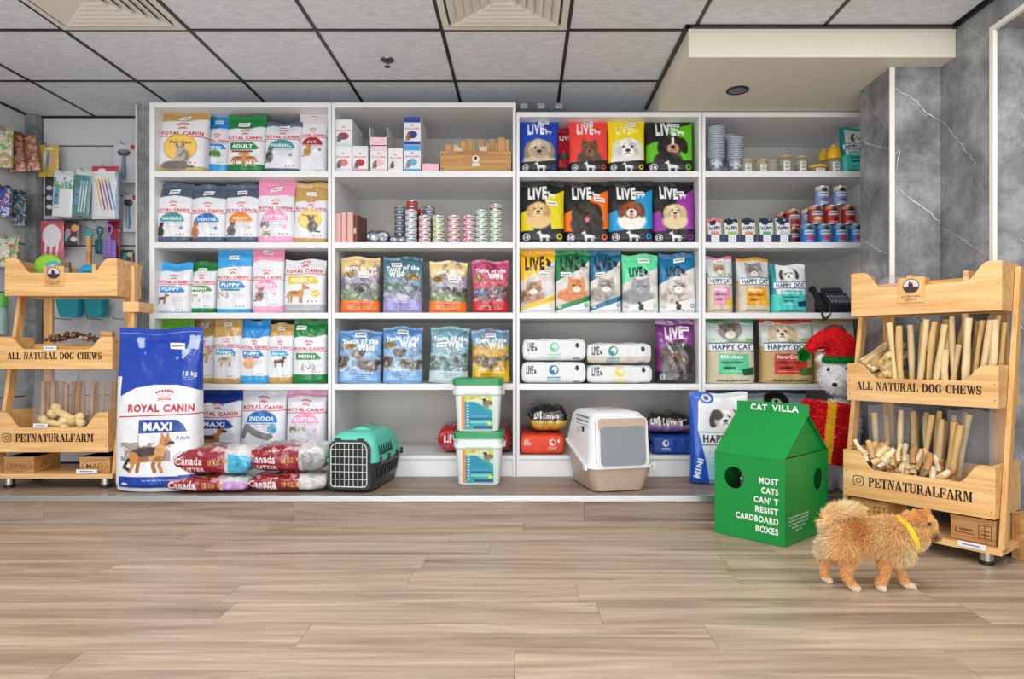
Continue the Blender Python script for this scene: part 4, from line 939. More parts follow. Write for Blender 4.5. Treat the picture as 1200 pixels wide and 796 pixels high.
# --- lying bags
LF = .3
def lying(x0, x1, ytop, zb, Y, dep, artf, label, mat='film', seed=1, rz=0, group=None, boxy=None, amp=.006, cat='bag', name='litter_bag'):
    global LF
    boxy = (mat == 'matte') if boxy is None else boxy
    w = wx(x1, Y) - wx(x0, Y); h = wz(ytop, Y) - zb; e = .28 if boxy else .6
    tl = .4*dep; LF = tl/(tl + .95*h)
    A = artf((tl + .95*h)/w, int(min(170, (x1 - x0)*1.6))); nu, nv = A.w, A.h; ph = seed*1.7
    s = np.linspace(-1, 1, nu); t_ = np.linspace(0, 1, nv); s50 = math.sin(math.radians(50))**e
    th = np.where(t_ < LF, np.radians(90 - 40*t_/LF), 0.0); zz = s50 - (s50 + 1)*(t_ - LF)/(1 - LF)
    th = np.where(t_ >= LF, np.arcsin(np.sign(zz)*np.clip(np.abs(zz), 0, 1)**(1/e)), th)
    def surf(s, th, sg=-1):
        r = np.clip(1 - np.abs(s)**(12 if boxy else 5), 0, 1)**(.3 if boxy else .4); r = r*.88 + .12
        rz_ = h/2 * (r if not boxy else .35 + .65*r)
        ry_ = dep/2 * (.86 + .14*r)
        cz, cy = np.sin(th), np.clip(np.cos(th), 0, 1)
        z = h/2*(1 if not boxy else 1) + rz_*np.sign(cz)*np.abs(cz)**e; yy = sg*ry_*np.abs(cy)**e
        wr = amp*(np.sin(7*s + 3*th + ph) + .6*np.sin(13*s - 4*th + 2*ph) + .4*np.sin(5*s*th + 23*s))
        z = z + wr*np.clip(cz + .3, 0, 1)*.6; yy = yy + wr*.5
        return np.stack([s*w/2*(1 - (.015 if boxy else .03)*np.abs(cz)), yy, np.maximum(z, 0.0)], 2)
    S_, T_ = np.meshgrid(s, th); P = surf(S_, T_)
    S2, T2 = np.meshgrid(s[::6], th[::4]); PB = surf(S2, T2, 1)
    t = thing(name, label, cat, ((wx(x0, Y)+wx(x1, Y))/2, Y + dep/2, zb), rz, group)
    B().grid(P, A.I, flip=True).grid(PB, A.I[::4, ::6]).build('pouch', mat, t, 60)
    for sx in (-1, 1):
        c = A.I[int(nv*.8), 2 if sx < 0 else -3]
        yy = np.linspace(-dep*.42, dep*.42, 12); zc_ = h*.5
        ln = .006 if boxy else .02
        B().grid(np.array([[(sx*w*.497, y_, zc_ + .003*math.sin(60*y_)) for y_ in yy], [(sx*(w*.5 + ln), y_, zc_ - .004 + .006*math.sin(50*y_ + seed)) for y_ in yy]]), c).build('end_seal', mat, t, 60)
    return t
def litter(acc):
    def f(a, n):
        A = Art(n, a, (140, 18, 38)); y0 = LF*a; k = a - y0
        A.rect(.66, -1, 1.1, 2, (200, 198, 200)); A.noise(A.maskrect(.5, 0, 1, y0 + .1*k), (232, 230, 228), 5, 3, .42, .5, .9)
        A.rect(-.1, -1, .55, y0*.9, (120, 110, 104)); A.noise(A.maskrect(0, 0, .7, y0 + .12*k), (206, 200, 196), 6, 3, .5, .6, .9)
        A.poly([(.22, .1*y0), (.34, .5*y0), (.5, .2*y0), (.58, .7*y0), (.7, 1.0*y0), (.45, .95*y0), (.28, .8*y0)], (176, 66, 40)); A.ell(.4, .7*y0, .06, .035, (130, 150, 60))
        A.noise(A.maskrect(.05, y0*.8, .68, y0 + .2*k), (206, 180, 180), 14, 5, .5, .58, .8)
        A.rect(.7, y0 + .2*k, 1.1, 2, acc); A.noise(A.maskrect(.7, y0 + .2*k, 1, a), fade(acc, .6), 10, 4, .6, .7, .5)
        A.text('Canada', .2, y0 + .45*k, .11, (240, 232, 232), w=.34, bold=.02); A.text('LITTER', .26, y0 + .78*k, .05, (236, 226, 226), w=.26, bold=.04)
        A.text('18 KG', .52, y0 + .5*k, .07, (206, 170, 100), w=.15, bold=.03); A.ell(.665, y0 + .46*k, .03, .03, (196, 150, 90)); return A
    return f
z2 = ZP + .005
lying(193, 290, 560, z2, 3.38, .24, litter((186, 132, 196)), 'dark red litter bag with lilac end, under the one with the cyan end', 'gloss', 1)
lying(288, 382, 557, z2, 3.40, .26, litter((190, 190, 194)), 'dark red litter bag with silver end, lower of the pair beside the pet carrier', 'gloss', 2)
lying(202, 294, 524, z2 + .083, 3.40, .24, litter((60, 176, 214)), 'dark red litter bag with cyan end, on top of the lilac-ended bag', 'gloss', 3)
lying(288, 381, 522, z2 + .092, 3.42, .26, litter((150, 150, 154)), 'dark red litter bag with grey end, upper one of the right-hand pair', 'gloss', 4)
def side_live(bg, acc, word, right='', seed=1, fg=(40, 44, 50), stripe=None, icon=.5):
    def f(a, n):
        A = Art(n, a, bg); m = a*(LF + (1-LF)*.45)
        if stripe: A.rect(-.1, m + .05, 1.1, 2*a, stripe)
        A.text('LIVE', .13, m - .03, .13, fg, w=.11, bold=.04); a_sil(A, .215, m, .05, fg, True)
        A.ell(icon, m - .03, .075, .075, acc); A.ell(icon + .012, m - .035, .045, .05, bg if not stripe else (230,230,230)); A.ell(icon - .02, m, .03, .03, acc)
        A.rect(icon - .1, m + .075, icon + .1, m + .095, acc, .8); A.text(word, icon, m + .12, .04, acc, w=.2)
        A.ell(.86, m - .06, .03, .04, fg); A.rect(.8, m + .13, .9, m + .16, (120, 124, 130), .8); return A
    return f
WB = (226, 228, 230)
lying(611, 687, 424, zt['D'] + .001, 3.87, .4, side_live(WB, (30, 110, 160), 'kitten'), 'white cat food bag with blue emblem lying flat, left pair, lower', 'matte', 5, amp=.002)
lying(688, 765, 428, zt['D'] + .001, 3.87, .4, side_live(WB, (236, 206, 50), 'adult'), 'white cat food bag with yellow emblem lying flat, right pair, lower', 'matte', 6, amp=.002)
lying(612, 687, 397, zt['D'] + .132, 3.88, .38, side_live(WB, (120, 206, 160), 'neutered'), 'white cat food bag with mint emblem lying on top of the left pair', 'matte', 7, amp=.004)
lying(688, 764, 402, zt['D'] + .113, 3.88, .38, side_live(WB, (60, 150, 150), 'light', icon=.4, stripe=(206, 196, 188)), 'white and grey cat food bag lying on top of the right pair', 'matte', 8, amp=.004)
lying(610, 662, 509, zt['E'] + .001, 3.87, .42, side_live((226, 70, 40), (240, 226, 220), 'Gourmet', fg=(240, 230, 226), icon=.72), 'orange-red bag lying under the black and yellow one on the bottom shelf', 'matte', 9, amp=.002)
def blackyellow(c):
    def f(a, n):
        A = Art(n, a, c); m = a*(LF + (1-LF)*.3); A.rect(-.1, -.1, 1.1, a*(LF + (1-LF)*.52), (30, 30, 32)); A.text('LIVE', .2, m, .15, (236, 236, 236), w=.2, bold=.05); A.text('Lovers', .55, m + .02, .15, (236, 220, 200), w=.4, bold=.03); return A
    return f
lying(620, 664, 476, zt['E'] + .128, 3.88, .36, blackyellow((206, 164, 60)), 'black and yellow bag sagging on the orange-red one', 'gloss', 10, amp=.006, rz=.05)
lying(765, 816, 511, zt['E'] + .001, 3.87, .42, side_live((28, 74, 160), (236, 240, 244), 'Active', fg=(40, 60, 110), icon=.3), 'royal blue bag lying on the bottom shelf right of the litter box', 'matte', 11, amp=.002)
lying(757, 814, 485, zt['E'] + .119, 3.89, .36, blackyellow((150, 112, 166)), 'black and lilac bag lying on the royal blue one', 'gloss', 12, amp=.006)
def redb(a, n):
    A = Art(n, a, (186, 24, 44)); m = a*(LF + (1-LF)*.5); A.text('LIVE', .45, m - .05, .2, (236, 226, 226), w=.5, bold=.04); A.scribble(.1, m + .12, .9, 2, .05, (230, 190, 190), 3, .7); return A
lying(512, 556, 499, zt['E'] + .001, 3.9, .4, redb, 'dark red bag lying on the bottom shelf, left of the white tubs', 'gloss', 13, amp=.006)
lying(558, 599, 500, zt['E'] + .001, 3.9, .4, redb, 'dark red bag lying on the bottom shelf, right of the white tubs', 'gloss', 14, amp=.006)
# ================================================================ boxes, tins, jars on the shelves
def carton(px0, px1, py0, zb, Y, dep, artf, label, rz=0, group=None, mat='card', name='carton', side=None, open_top=False, n=None, cat='box', zt_=None):
    w = wx(px1, Y) - wx(px0, Y); h = (wz(py0, Y) - zb) if zt_ is None else zt_
    A = artf(h/w, n or max(24, int((px1-px0)*1.5)))
    t = thing(name, label, cat, ((wx(px0, Y)+wx(px1, Y))/2, Y + dep/2, zb), rz, group)
    X_, Z_ = np.meshgrid(np.linspace(-w/2, w/2, A.w), np.linspace(h, 0, A.h))
    sc = side or tuple(A.I[A.h//2, 1])
    e = .0015
    B().box((0, 0, h/2), (w, dep, h), sc).build('box_body', mat, t, bev=.0015, segs=1)
    X_, Z_ = np.meshgrid(np.linspace(-w/2 + e, w/2 - e, A.w), np.linspace(h - e, e, A.h))
    B().grid(np.stack([X_, np.full(X_.shape, -dep/2 - .0006), Z_], 2), A.I, flip=True).build('front_label', mat, t)
    return t
def rcbox(c, blob, top=(232, 234, 238), cat=(110, 104, 100)):
    def f(a, n):
        A = Art(n, a, (232, 233, 237)); A.rect(-.1, -.1, 1.1, .2*a, top); a_crown(A, .5, .3*a, .13, RCR); A.text('ROYAL CANIN', .5, .42*a, .08, RCR, w=.8, bold=.03)
        A.ell(.5, .64*a, .3, .14*a, blob); a_cat(A, .25, .72*a, .24*a, cat); A.rect(-.1, .88*a, 1.1, 2*a, c); return A
    return f
zA, zB, zC_, zD, zE = (zt[k] + .0005 for k in 'ABCDE')
LB = (206, 220, 230)
cb = [(392, 412, 171, 0, rcbox(LB, (206, 120, 130)), 'white carton with red emblem, lower left of the small cartons, under another one'),
      (413, 431, 171, 0, rcbox((216, 150, 160), (190, 30, 50)), 'white carton with dark red emblem, second in the lower row of small cartons'),
      (434, 454, 171, 0, rcbox((236, 200, 208), (240, 190, 190), (238, 206, 214)), 'pink-tinted carton under the open pink display carton'),
      (455, 472, 173, 0, rcbox((232, 233, 237), (232, 226, 220), cat=(90, 80, 74)), 'white carton with a tabby cat, beside the pink-tinted carton'),
      (473, 493, 170, 0, rcbox(LBL, (90, 170, 210), LBL, (150, 140, 130)), 'light blue and white carton under the dark blue one')]
for x0, x1, y0, k, ar, lb in cb: carton(x0, x1, y0, zA, 3.88, .22, ar, lb)
h1 = wz(171, 3.88) - zA
carton(392, 413, 140, zA + h1 + .001, 3.88, .24, rcbox(LB, (150, 60, 80)), 'white carton with red emblem stacked on the leftmost carton')
h2 = wz(170, 3.88) - zA
carton(473, 493, 137, zA + h2 + .001, 3.88, .22, rcbox((28, 62, 150), (36, 60, 130), (28, 62, 150), (170, 110, 60)), 'dark blue and white carton on top of the light blue one')
def tray_box(px0, px1, py_front, py_back, zb, Y, label, col, col2):
    w = wx(px1, Y) - wx(px0, Y); d = .22; hf = wz(py_front, Y) - zb; hb = wz(py_back, Y) - zb
    t = thing('display_carton', label, 'box', ((wx(px0, Y)+wx(px1, Y))/2, Y, zb))
    b = B().b2(-w/2, w/2, 0, d, 0, .003, col2).b2(-w/2, w/2, 0, .003, 0, hf, col).b2(-w/2, w/2, d-.003, d, 0, hb*.7, col2)
    for s_ in (-1, 1):
        b.prism([(0, 0), (d, 0), (d, hb*.7), (.09, hb), (0, hb*.86), (0, 0)][:5], (s_*w/2 - (.003 if s_ > 0 else 0), 0, 0), (0, 1, 0), (0, 0, 1), (.003, 0, 0), (222, 212, 216))
    b.build('open_box', 'card', t)
    for k in range(3):
        B().box((-w*.3 + k*w*.3, .05 + .03*k, hf*.75), (w*.25, .012, hf*1.2), [(236, 190, 206), (226, 160, 184), (240, 214, 222)][k], rx=-.1).build('sachet', 'film', t, bev=.002, segs=1)
    B().b2(-w*.35, w*.35, -.0012, 0, hf*.3, hf*.5, (240, 190, 200)).build('label_stripe', 'card', t)
tray_box(433, 454, 161, 146, zA + h1 + .001, 3.88, 'open pink display carton with torn flaps on the pink-tinted carton', (240, 206, 214), (226, 216, 218))
tray_box(494, 515, 192, 178, zA, 3.88, 'low open pink display carton left of the wooden crate', (240, 190, 206), (222, 206, 210))

# wooden crate with fish skin wafers
cx0, cx1 = wx(516, 3.88), wx(599, 3.88); cw = cx1 - cx0; chh = wz(177, 3.88) - zA
t = thing('wooden_crate', 'small knotty wooden crate with a white round sticker on the top shelf', 'crate', (cx0, 3.88, zA))
B().b2(.012, cw-.012, .010, .21, 0, .008, (196,146,88)).build('bottom_board', 'crate', t)
B().b2(0, cw, 0, .010, 0, chh, (196,146,88)).build('front_board', 'crate', t, bev=.001)
B().b2(0, cw, .21, .22, 0, chh, (196,146,88)).build('back_board', 'crate', t, bev=.001)
for x in (0, cw - .012): B().b2(x, x + .012, .010, .21, 0, chh, (196,146,88)).build('side_board', 'crate', t, bev=.001)
for x in (.012, cw - .012):
    for z in (.02, chh - .02): B().sph((x, -.0005, z), (.004, .001, .004), (60, 50, 44), 8, 4).build('screw', 'metal', t)
B().prism([(.021*math.cos(k*.4), .021*math.sin(k*.4)) for k in range(16)], (cw*.5, -.0012, chh*.62), (1,0,0), (0,0,1), (0,.001,0), (232, 232, 228)).b2(cw*.5-.02, cw*.5+.02, -.0014, -.0004, chh*.28, chh*.42, (232,232,228)).box((cw*.5, -.0016, chh*.66), (.016, .001, .018), (70, 64, 66)).build('round_sticker', 'paper', t)
B().sph((cw*.24, .0015, chh*.5), (.016, .002, .013), (120, 70, 34), 12, 6).build('knot', 'crate', t)
ORD = ['first', 'second', 'third', 'fourth', 'fifth', 'sixth', 'seventh', 'eighth', 'ninth', 'tenth', 'eleventh', 'twelfth', 'thirteenth', 'fourteenth', 'fifteenth', 'sixteenth', 'seventeenth', 'eighteenth', 'nineteenth', 'twentieth'] + ['twenty-' + q for q in ('first', 'second', 'third', 'fourth', 'fifth', 'sixth', 'seventh', 'eighth')]
r = random.Random(5)
w0 = None
for k, (px, py, wd_) in enumerate(((524, 171, 8), (532, 170, 8), (540, 166, 6), (548, 163, 8), (554, 164, 8), (563, 162, 9), (571, 166, 7), (577, 160, 8), (588, 163, 9), (594, 165, 7), (545, 167, 6), (584, 168, 7))):
    hh = wz(py, 3.9) - zA + .005; ww = wd_/203.6
    q = B().box((0, 0, hh/2), (ww, .006, hh), (206 + r.randint(-14, 14), 164 + r.randint(-14, 10), 106), taper=.85).build('dried_fish_chew', 'chew', bev=.002, segs=1)
    q.location = (wx(px, 3.9), 3.91 + .010*(k % 8), zA + .010); q.rotation_euler = (-.03, r.uniform(-.06, .06), 0)
    tag(q, 'flat tan fish chew standing in the small knotty crate, %s from the left' % ORD[sorted((524,532,540,548,554,563,571,577,588,594,545,584)).index(px)], 'chew', 'fish chews in the small wooden crate')
for px in (533, 567):
    q = B().box((0, 0, .03), (.045, .004, .055), (222, 206, 196)).build('price_card', 'paper'); q.location = (wx(px, 3.9), 3.897, zA + chh - .025); q.rotation_euler = (-.1, .5 if px < 540 else -.1, 0)
    tag(q, 'pale price card stuck among the fish chews, ' + ('left one' if px < 540 else 'right one'), 'card')

# pink boxes, foil packs
for k, (x0, x1) in enumerate(((393, 399.5), (400, 406), (406.5, 413))):
    carton(x0, x1, 249 + (1 if k == 0 else 0), zB, 3.88, .14, lambda a, n: (lambda A: (A.scribble(.3, .2*a, .7, 6, .12*a, (200, 120, 120), 3, .7), A)[1])(Art(14, a, (226, 176, 170))), ('leftmost', 'middle', 'right')[k] + ' of three thin pink cartons standing on the second shelf', rz=.02*k, side=(224, 180, 172))
carton(413.5, 422, 252, zB, 3.9, .12, lambda a, n: (lambda A: (A.rect(.2, .45*a, .8, .65*a, (226, 224, 220)), A)[1])(Art(14, a, (120, 76, 64))), 'dark brown carton leaning by the thin pink cartons', rz=-.25, side=(110, 74, 64))
for k, (x0, x1, yt_, dy, lb) in enumerate(((429, 455, 269, 0, 'crumpled silver foil pack, the taller pile left of the tins'), (456, 475, 276, .0, 'flat silver foil pack beside the grey tins'), (432, 458, 276, -.0, None))):
    if lb: lying(x0, x1, yt_, zB, 3.88, .14, lambda a, n: (lambda A: (A.noise(np.ones(A.X.shape), (90, 96, 110), 9, 4, .45, .55, .7), A.scribble(.1, .4*a, .9, 2, .08, (60, 80, 130), 3, .6), A)[2])(Art(n, a, (190, 194, 200))), lb, 'foil', 20 + k, amp=.003, name='foil_pack', cat='foil pack')

_tin = {}
def tin(kind, col, top=(222, 224, 226), r=.034, h=.0325, art=None, name='tin'):
    if kind in _tin: return dup(_tin[kind], (0,0,0))
    t = thing(name, '', 'tin'); n = 28
    B().lathe((0,0,0), [(r*.93, 0), (r*.99, .001), (r*.99, .003)], n, [top]*3, True, False).build('base_rim', 'metal', t, 35)
    B().lathe((0,0,0), [(r*.99, h-.003), (r, h - .0015), (r*.96, h), (r*.92, h - .0025)], n, [top]*4, False, True).build('rim', 'metal', t, 35)
    a = np.linspace(math.pi, 2*math.pi, 26); A = art(h/(r*math.pi), 26) if art else Art(26, h/(r*math.pi), col)
    zz = np.linspace(h - .003, .003, A.h); P = np.stack([np.repeat((r*np.cos(a))[None], A.h, 0), np.repeat((r*np.sin(a))[None], A.h, 0), np.repeat(zz[:, None], 26, 1)], 2)
    a2 = np.linspace(0, math.pi, 12); P2 = np.stack([np.repeat((r*np.cos(a2))[None], 2, 0), np.repeat((r*np.sin(a2))[None], 2, 0), np.array([[h-.004]*12, [.004]*12])], 2)
    B().grid(P, A.I, flip=True).grid(P2, tuple(A.I[A.h//2, 0]), flip=True).build('paper_label', 'card', t, 40)
    _tin[kind] = t
    return t
def tin_art(c, sil=True):
    def f(a, n):
        A = Art(n, a, (228, 230, 228)); A.h = A.h
        A.rect(-.1, .62*a, 1.1, a*2, c, .9); A.rect(.28, .12*a, .45, .5*a, c); A.rect(.5, .2*a, .8, .5*a, (70, 74, 80), .9); A.rect(-.1, -.1, .12, 2*a, c, .7); A.rect(.32, .7*a, .8, .85*a, (240, 240, 240), .7); return A
    return f
order = ['bottom', 'second from the bottom', 'third from the bottom', 'fourth from the bottom', 'fifth from the bottom', 'sixth from the bottom', 'seventh', 'eighth']
names = ['first', 'second', 'third', 'fourth', 'fifth', 'sixth', 'seventh']
th_ = .0328
for i, (px, n, c) in enumerate(((482, 6, (150, 176, 196)), (498, 5, (216, 130, 160)), (514, 5, (176, 190, 100)), (532, 5, (226, 130, 130)), (550, 5, (220, 70, 120)), (564.5, 6, (140, 190, 160)), (581, 7, (150, 190, 140)))):
    for k in range(n):
        kind = 'red' if (i == 6 and k == 6) else 'tin%d' % i
        cc = (120, 50, 50) if kind == 'red' else c
        q = tin(kind, cc, art=tin_art(cc))
        q.location = (wx(px, 3.92) + rnd.uniform(-.0015, .0015), 3.92, zB + k*th_)
        pos = 'top' if k == n-1 else order[k]
        tag(q, 'small flat tin, %s in the %s stack of the front row' % (pos, names[i]), 'tin', 'flat tins in the front stacks')
for i, (px, n, c, lb) in enumerate(((469, 7, (96, 104, 116), 'slate'), (483, 8, (150, 50, 44), 'dark red'), (492, 7, (160, 60, 50), 'red-brown'), (503, 7, (110, 116, 126), 'grey'))):
    for k in range(n):
        q = tin('back%d' % i, c, art=lambda a, m: (lambda A: (A.rect(-.1, .35*a, 1.1, .6*a, fade(c, 1.5)), A)[1])(Art(m, a, c)))
        q.location = (wx(px, 4.0) + rnd.uniform(-.0015, .0015), 4.0 + (.075 if i in (2,) else 0), zB + k*(th_+.0004))
        tag(q, 'flat %s tin, %s in a stack behind the front row' % (lb, 'top' if k == n-1 else order[k]), 'tin', 'flat tins stacked in the back row')

# right unit: cans and pouches
def can_art(c, c2, pic):
    def f(a, n):
        A = Art(n, a, c); A.rect(-.1, -.1, 1.1, .2*a, c2); A.ell(.5, .2*a, .14, .13*a, (40, 36, 36)); A.rect(.24, .32*a, .76, .52*a, (232, 234, 236)); A.rect(.28, .38*a, .72, .46*a, (40, 50, 90), .9)
        A.ell(.52, .72*a, .2, .11*a, pic); A.rect(.3, .88*a, .7, .93*a, (230, 230, 230), .7); return A
    return f
ZK = .1115
CANS = [(946, 0, 'blue', (30, 110, 190), (90, 150, 180), (200, 50, 60), 3.92), (965, 0, 'blue', 0, 0, 0, 3.92), (984, 0, 'blue', 0, 0, 0, 3.92), (1003, 0, 'blue', 0, 0, 0, 3.92),
        (955.5, 1, 'brown', (150, 60, 50), (196, 150, 140), (226, 190, 130), 3.92), (974.5, 1, 'red', (170, 30, 36), (200, 140, 90), (120, 20, 26), 3.92), (994, 1, 'red', 0, 0, 0, 3.92),
        (963, 2, 'grey', (130, 150, 196), (206, 196, 170), (90, 96, 150), 3.92), (984, 2, 'grey', 0, 0, 0, 3.92)]
for i, (px, lv, kd, c, c2, p_, Y) in enumerate(CANS):
    q = tin('can_' + kd, c, r=.040, h=.111, art=can_art(c, c2, p_) if c else None, name='food_can')
    q.location = (wx(px, Y), Y, zB + lv*ZK)
    lv_n = ['bottom', 'middle', 'top'][lv]; same = [k for k in CANS if k[1] == lv]; idx = [k[0] for k in same].index(px)
    tag(q, '%s food can, %s from the left in the %s row of the can pyramid' % (kd, ['first', 'second', 'third', 'fourth'][idx], lv_n), 'can', 'food cans in the pyramid')
for k, (px, lv, Y, kd) in enumerate(((929, 0, 4.03, 'red'), (929, 1, 4.03, 'red'), (917, 0, 4.12, 'brown'), (917, 1, 4.12, 'brown'), (946, 0, 4.03, 'grey'), (946, 1, 4.03, 'grey'))):
    q = tin('can_' + kd, None, r=.044, h=.111, name='food_can'); q.location = (wx(px, Y), Y, zB + lv*ZK*.85 if 0 else zB + lv*ZK)
    tag(q, '%s food can in the second rank, %s, behind the pouches and pyramid' % (kd, ['lower', 'upper'][lv]), 'can', 'food cans behind the pyramid')
for k, (x0, x1, c, lb) in enumerate(((828, 847, (226, 150, 150), 'pink'), (848, 867, (150, 196, 90), 'green and black'), (868, 887, (216, 140, 90), 'orange and white'), (889, 908, (90, 176, 120), 'leaf green'), (909, 928, (190, 200, 210), 'pale grey'))):
    def pa(a, n, c=c, k=k):
        A = Art(n, a, (222, 226, 228)); A.rect(-.1, -.1, 1.1, .16*a, (34, 44, 84) if k else (220, 120, 130)); A.ell(.4, .2*a, .2, .1*a, (40, 46, 70)); A.rect(-.1, -.1, .08, 2*a, c); A.rect(.92, -.1, 1.1, 2*a, c)
        A.text('HAPPY', .5, .42*a, .16*a, (30, 40, 90), w=.7, bold=.04); A.rect(.25, .55*a, .78, .68*a, c); A.ell(.5, .78*a, .2, .1*a, (200, 150, 120)); return A
    bag(x0 + 1, x1, 255, zB + .004, pa, 'small %s food pouch, %s from the left in the row of five' % (lb, names[k]), .05, Y=3.905, sticker=None, name='food_pouch', cat='pouch', group='row of five small pouches', mat='matte', n=40)
    carton(x0, x1, 275, zB, 3.89, .008, lambda a, n: (lambda A: (A.rect(.28, -.1, .8, .92*a, (226, 228, 230)), A.scribble(.34, .3*a, .76, 2, .12, (100, 104, 120), 2, .7), A)[2])(Art(28, a, (26, 40, 84))), 'navy display strip with white price tag under the %s pouch' % lb, name='display_strip', cat='display strip')

# nested plastic cups
CUPS = [(839, 3.90, 17), (852, 4.02, 16), (861, 3.93, 12)]
cup0 = None
for si, (px, Y, n) in enumerate(CUPS):
    for k in range(n):
        if cup0 is None:
            cup0 = thing('plastic_cup', '', 'cup')
            B().lathe((0,0,0), [(.034, 0), (.048, .085), (.0475, .085), (.0335, .002)], 24, [(176, 186, 200)]*4, True, False).build('cup_body', 'clearjar', cup0, 50)
            B().lathe((0,0,0), [(.048, .085), (.052, .086), (.052, .089), (.048, .089)], 24, [(196, 204, 214)]*4, False, False).build('rim', 'plastic', cup0, 50)
            a_ = np.linspace(math.pi*1.2, math.pi*1.8, 14); P = np.stack([np.repeat(np.cos(a_)[None], 10, 0)*np.linspace(.044, .038, 10)[:, None], np.repeat(np.sin(a_)[None], 10, 0)*np.linspace(.044, .038, 10)[:, None] , np.repeat(np.linspace(.058, .022, 10)[:, None], 14, 1)], 2)
            pc = Art(14, .7, (200, 206, 214)); pc.noise(np.ones(pc.X.shape), (60, 80, 120), 5, 3, .45, .55, .9); I_ = pc.I[:10]; 
            B().grid(P*np.array([1.02, 1.02, 1]), I_[:10, :14], flip=True).build('print', 'card', cup0)
            q = cup0
        else: q = dup(cup0, (0,0,0))
        q.location = (wx(px, Y), Y, zA + k*.0108)
        tag(q, 'clear plastic cup, %s from the bottom of the %s stack, top shelf' % (ORD[k], ['left, tallest', 'rear', 'right, shorter'][si]), 'cup', ['cups in the left stack', 'cups in the rear stack', 'cups in the right stack'][si])
def jar(px, Y, r, h, lid, lidc, label, dome=0, zb=None, fill=None, lab=True, lidh=.012):
    h = h*1.15 if h > .05 else h
    t = thing('jar', label, 'jar', (wx(px, Y), Y, zb or zA))
    B().lathe((0,0,0), [(r*.85, 0), (r*.92, .003), (r, h*.9), (r*.97, h)], 24, [(206, 196, 170)]*4, True, False).build('jar_body', 'clearjar', t, 50)
    if fill: B().lathe((0,0,0), [(r*.78, .003), (r*.84, .006), (r*.88, h*fill), (r*.2, h*fill + .004)], 18, [(170, 140, 100)]*4).build('contents', 'chew', t, 50)
    if lid: 
        prof = [(r*1.05, h), (r*1.08, h + .003), (r*1.05, h + lidh)] + ([(r*1.0, h + lidh + .015), (r*.9, h + lidh + .032), (r*.62, h+lidh+.046), (r*.36, h+lidh+.052), (r*.34, h + lidh + .064)] if dome else [(r*.9, h + lidh + .003)])
        B().lathe((0,0,0), prof, 24, [lidc]*len(prof)).build('lid', 'plastic', t, 40)
    else: B().lathe((0,0,0), [(r*.97, h), (r*1.04, h), (r*1.04, h + .004), (r*.97, h + .004)], 24, [lidc]*4, False, False).build('rim', 'plastic', t, 40)
    if lab:
        a_ = np.linspace(math.pi*1.32, math.pi*1.68, 8); z0, z1 = h*.12, h*.7; P = np.array([[(r*1.01*math.cos(q), r*1.01*math.sin(q), z) for q in a_] for z in np.linspace(z1, z0, 6)])
        C_ = np.ones((6, 8, 3))*226.; C_[1::2, 2:6] = 130
        B().grid(P, C_, flip=True).build('label', 'paper', t)
    return t
TN = (210, 180, 110)
jar(875, 3.93, .036, .07, 0, TN, 'small clear jar with tan rim, just right of the nested cups')
jar(888, 4.0, .036, .074, 0, TN, 'clear jar with tan rim, standing half behind its neighbours', lab=False)
jar(893, 3.93, .034, .068, 0, TN, 'clear tan-rimmed jar with a white label, third along the top shelf')
jar(905, 3.97, .036, .074, 0, TN, 'clear tan-rimmed jar left of the jar with knobbed lid', lab=False)
jar(920, 3.92, .036, .082, 1, TN, 'clear labelled jar with a flat tan lid on the top shelf', fill=.5, lidh=.006)
jar(939, 3.92, .033, .08, 1, (206, 190, 150), 'clear labelled jar with pale lid, left of the yellow-lidded jars', fill=.55, lidh=.005)
jar(958, 3.91, .048, .03, 1, (232, 186, 30), 'squat jar with wide flat yellow lid', lidh=.012)
jar(966, 4.02, .034, .09, 1, (226, 180, 40), 'jar with domed yellow lid, rear one', 1, fill=.5, lab=False)
jar(977, 3.92, .040, .075, 1, (236, 186, 28), 'tall jar with big domed yellow lid beside the teal bag', 1, fill=.6, lidh=.018)
# dispensers on top of the third unit
for k, px in enumerate((614, 634, 655)):
    t = thing('glass_dispenser', '%s of three dark glass dispensers on top of the third shelving unit' % ['left', 'middle', 'right'][k], 'dispenser', (wx(px, 3.93), 3.93, TOP34 - .002))
    B().rings([rrect(w_, w_, .01, 3, z=z) for w_, z in ((.088, 0), (.092, .012), (.084, .03), (.05, .04))], [(70, 78, 92)]*4).build('glass_body', 'plastic', t, 40)
    B().rings([rrect(w_, w_, .006, 3, z=z) for w_, z in ((.044, .04), (.046, .043), (.046, .07), (.042, .073))], [(150, 154, 162)]*4).build('cap', 'plastic', t, 40)
# phone
t = thing('desk_phone', 'black corded desk phone on the third shelf of the right unit', 'phone', (wx(981, 3.87), 3.87, zC_))
PH = (34, 37, 44)
B().prism([(0, 0), (.2, 0), (.2, .12), (.13, .13), (0, .045)], (-.045, 0, 0), (0, 1, 0), (0, 0, 1), (.155, 0, 0), PH).build('base', 'plastic', t, bev=.004)
for i_ in range(4):
    for j_ in range(6):
        B().box((-.015 + j_*.021, .03 + i_*.026, .068 + i_*.017), (.012, .014, .006), (150, 156, 168) if i_ < 3 else (90, 96, 110), rx=.57).build('key', 'plastic', t)
B().box((.03, .135, .14), (.12, .035, .022), (54, 60, 70), rx=.57).build('screen', 'plastic', t, bev=.002)
B().tube([(-.10, -.01, .03), (-.098, .01, .055), (-.088, .06, .09), (-.078, .13, .135), (-.075, .16, .15)], [.023, .019, .016, .019, .023], 12, PH).build('handset', 'plastic', t, 60)
pts = []
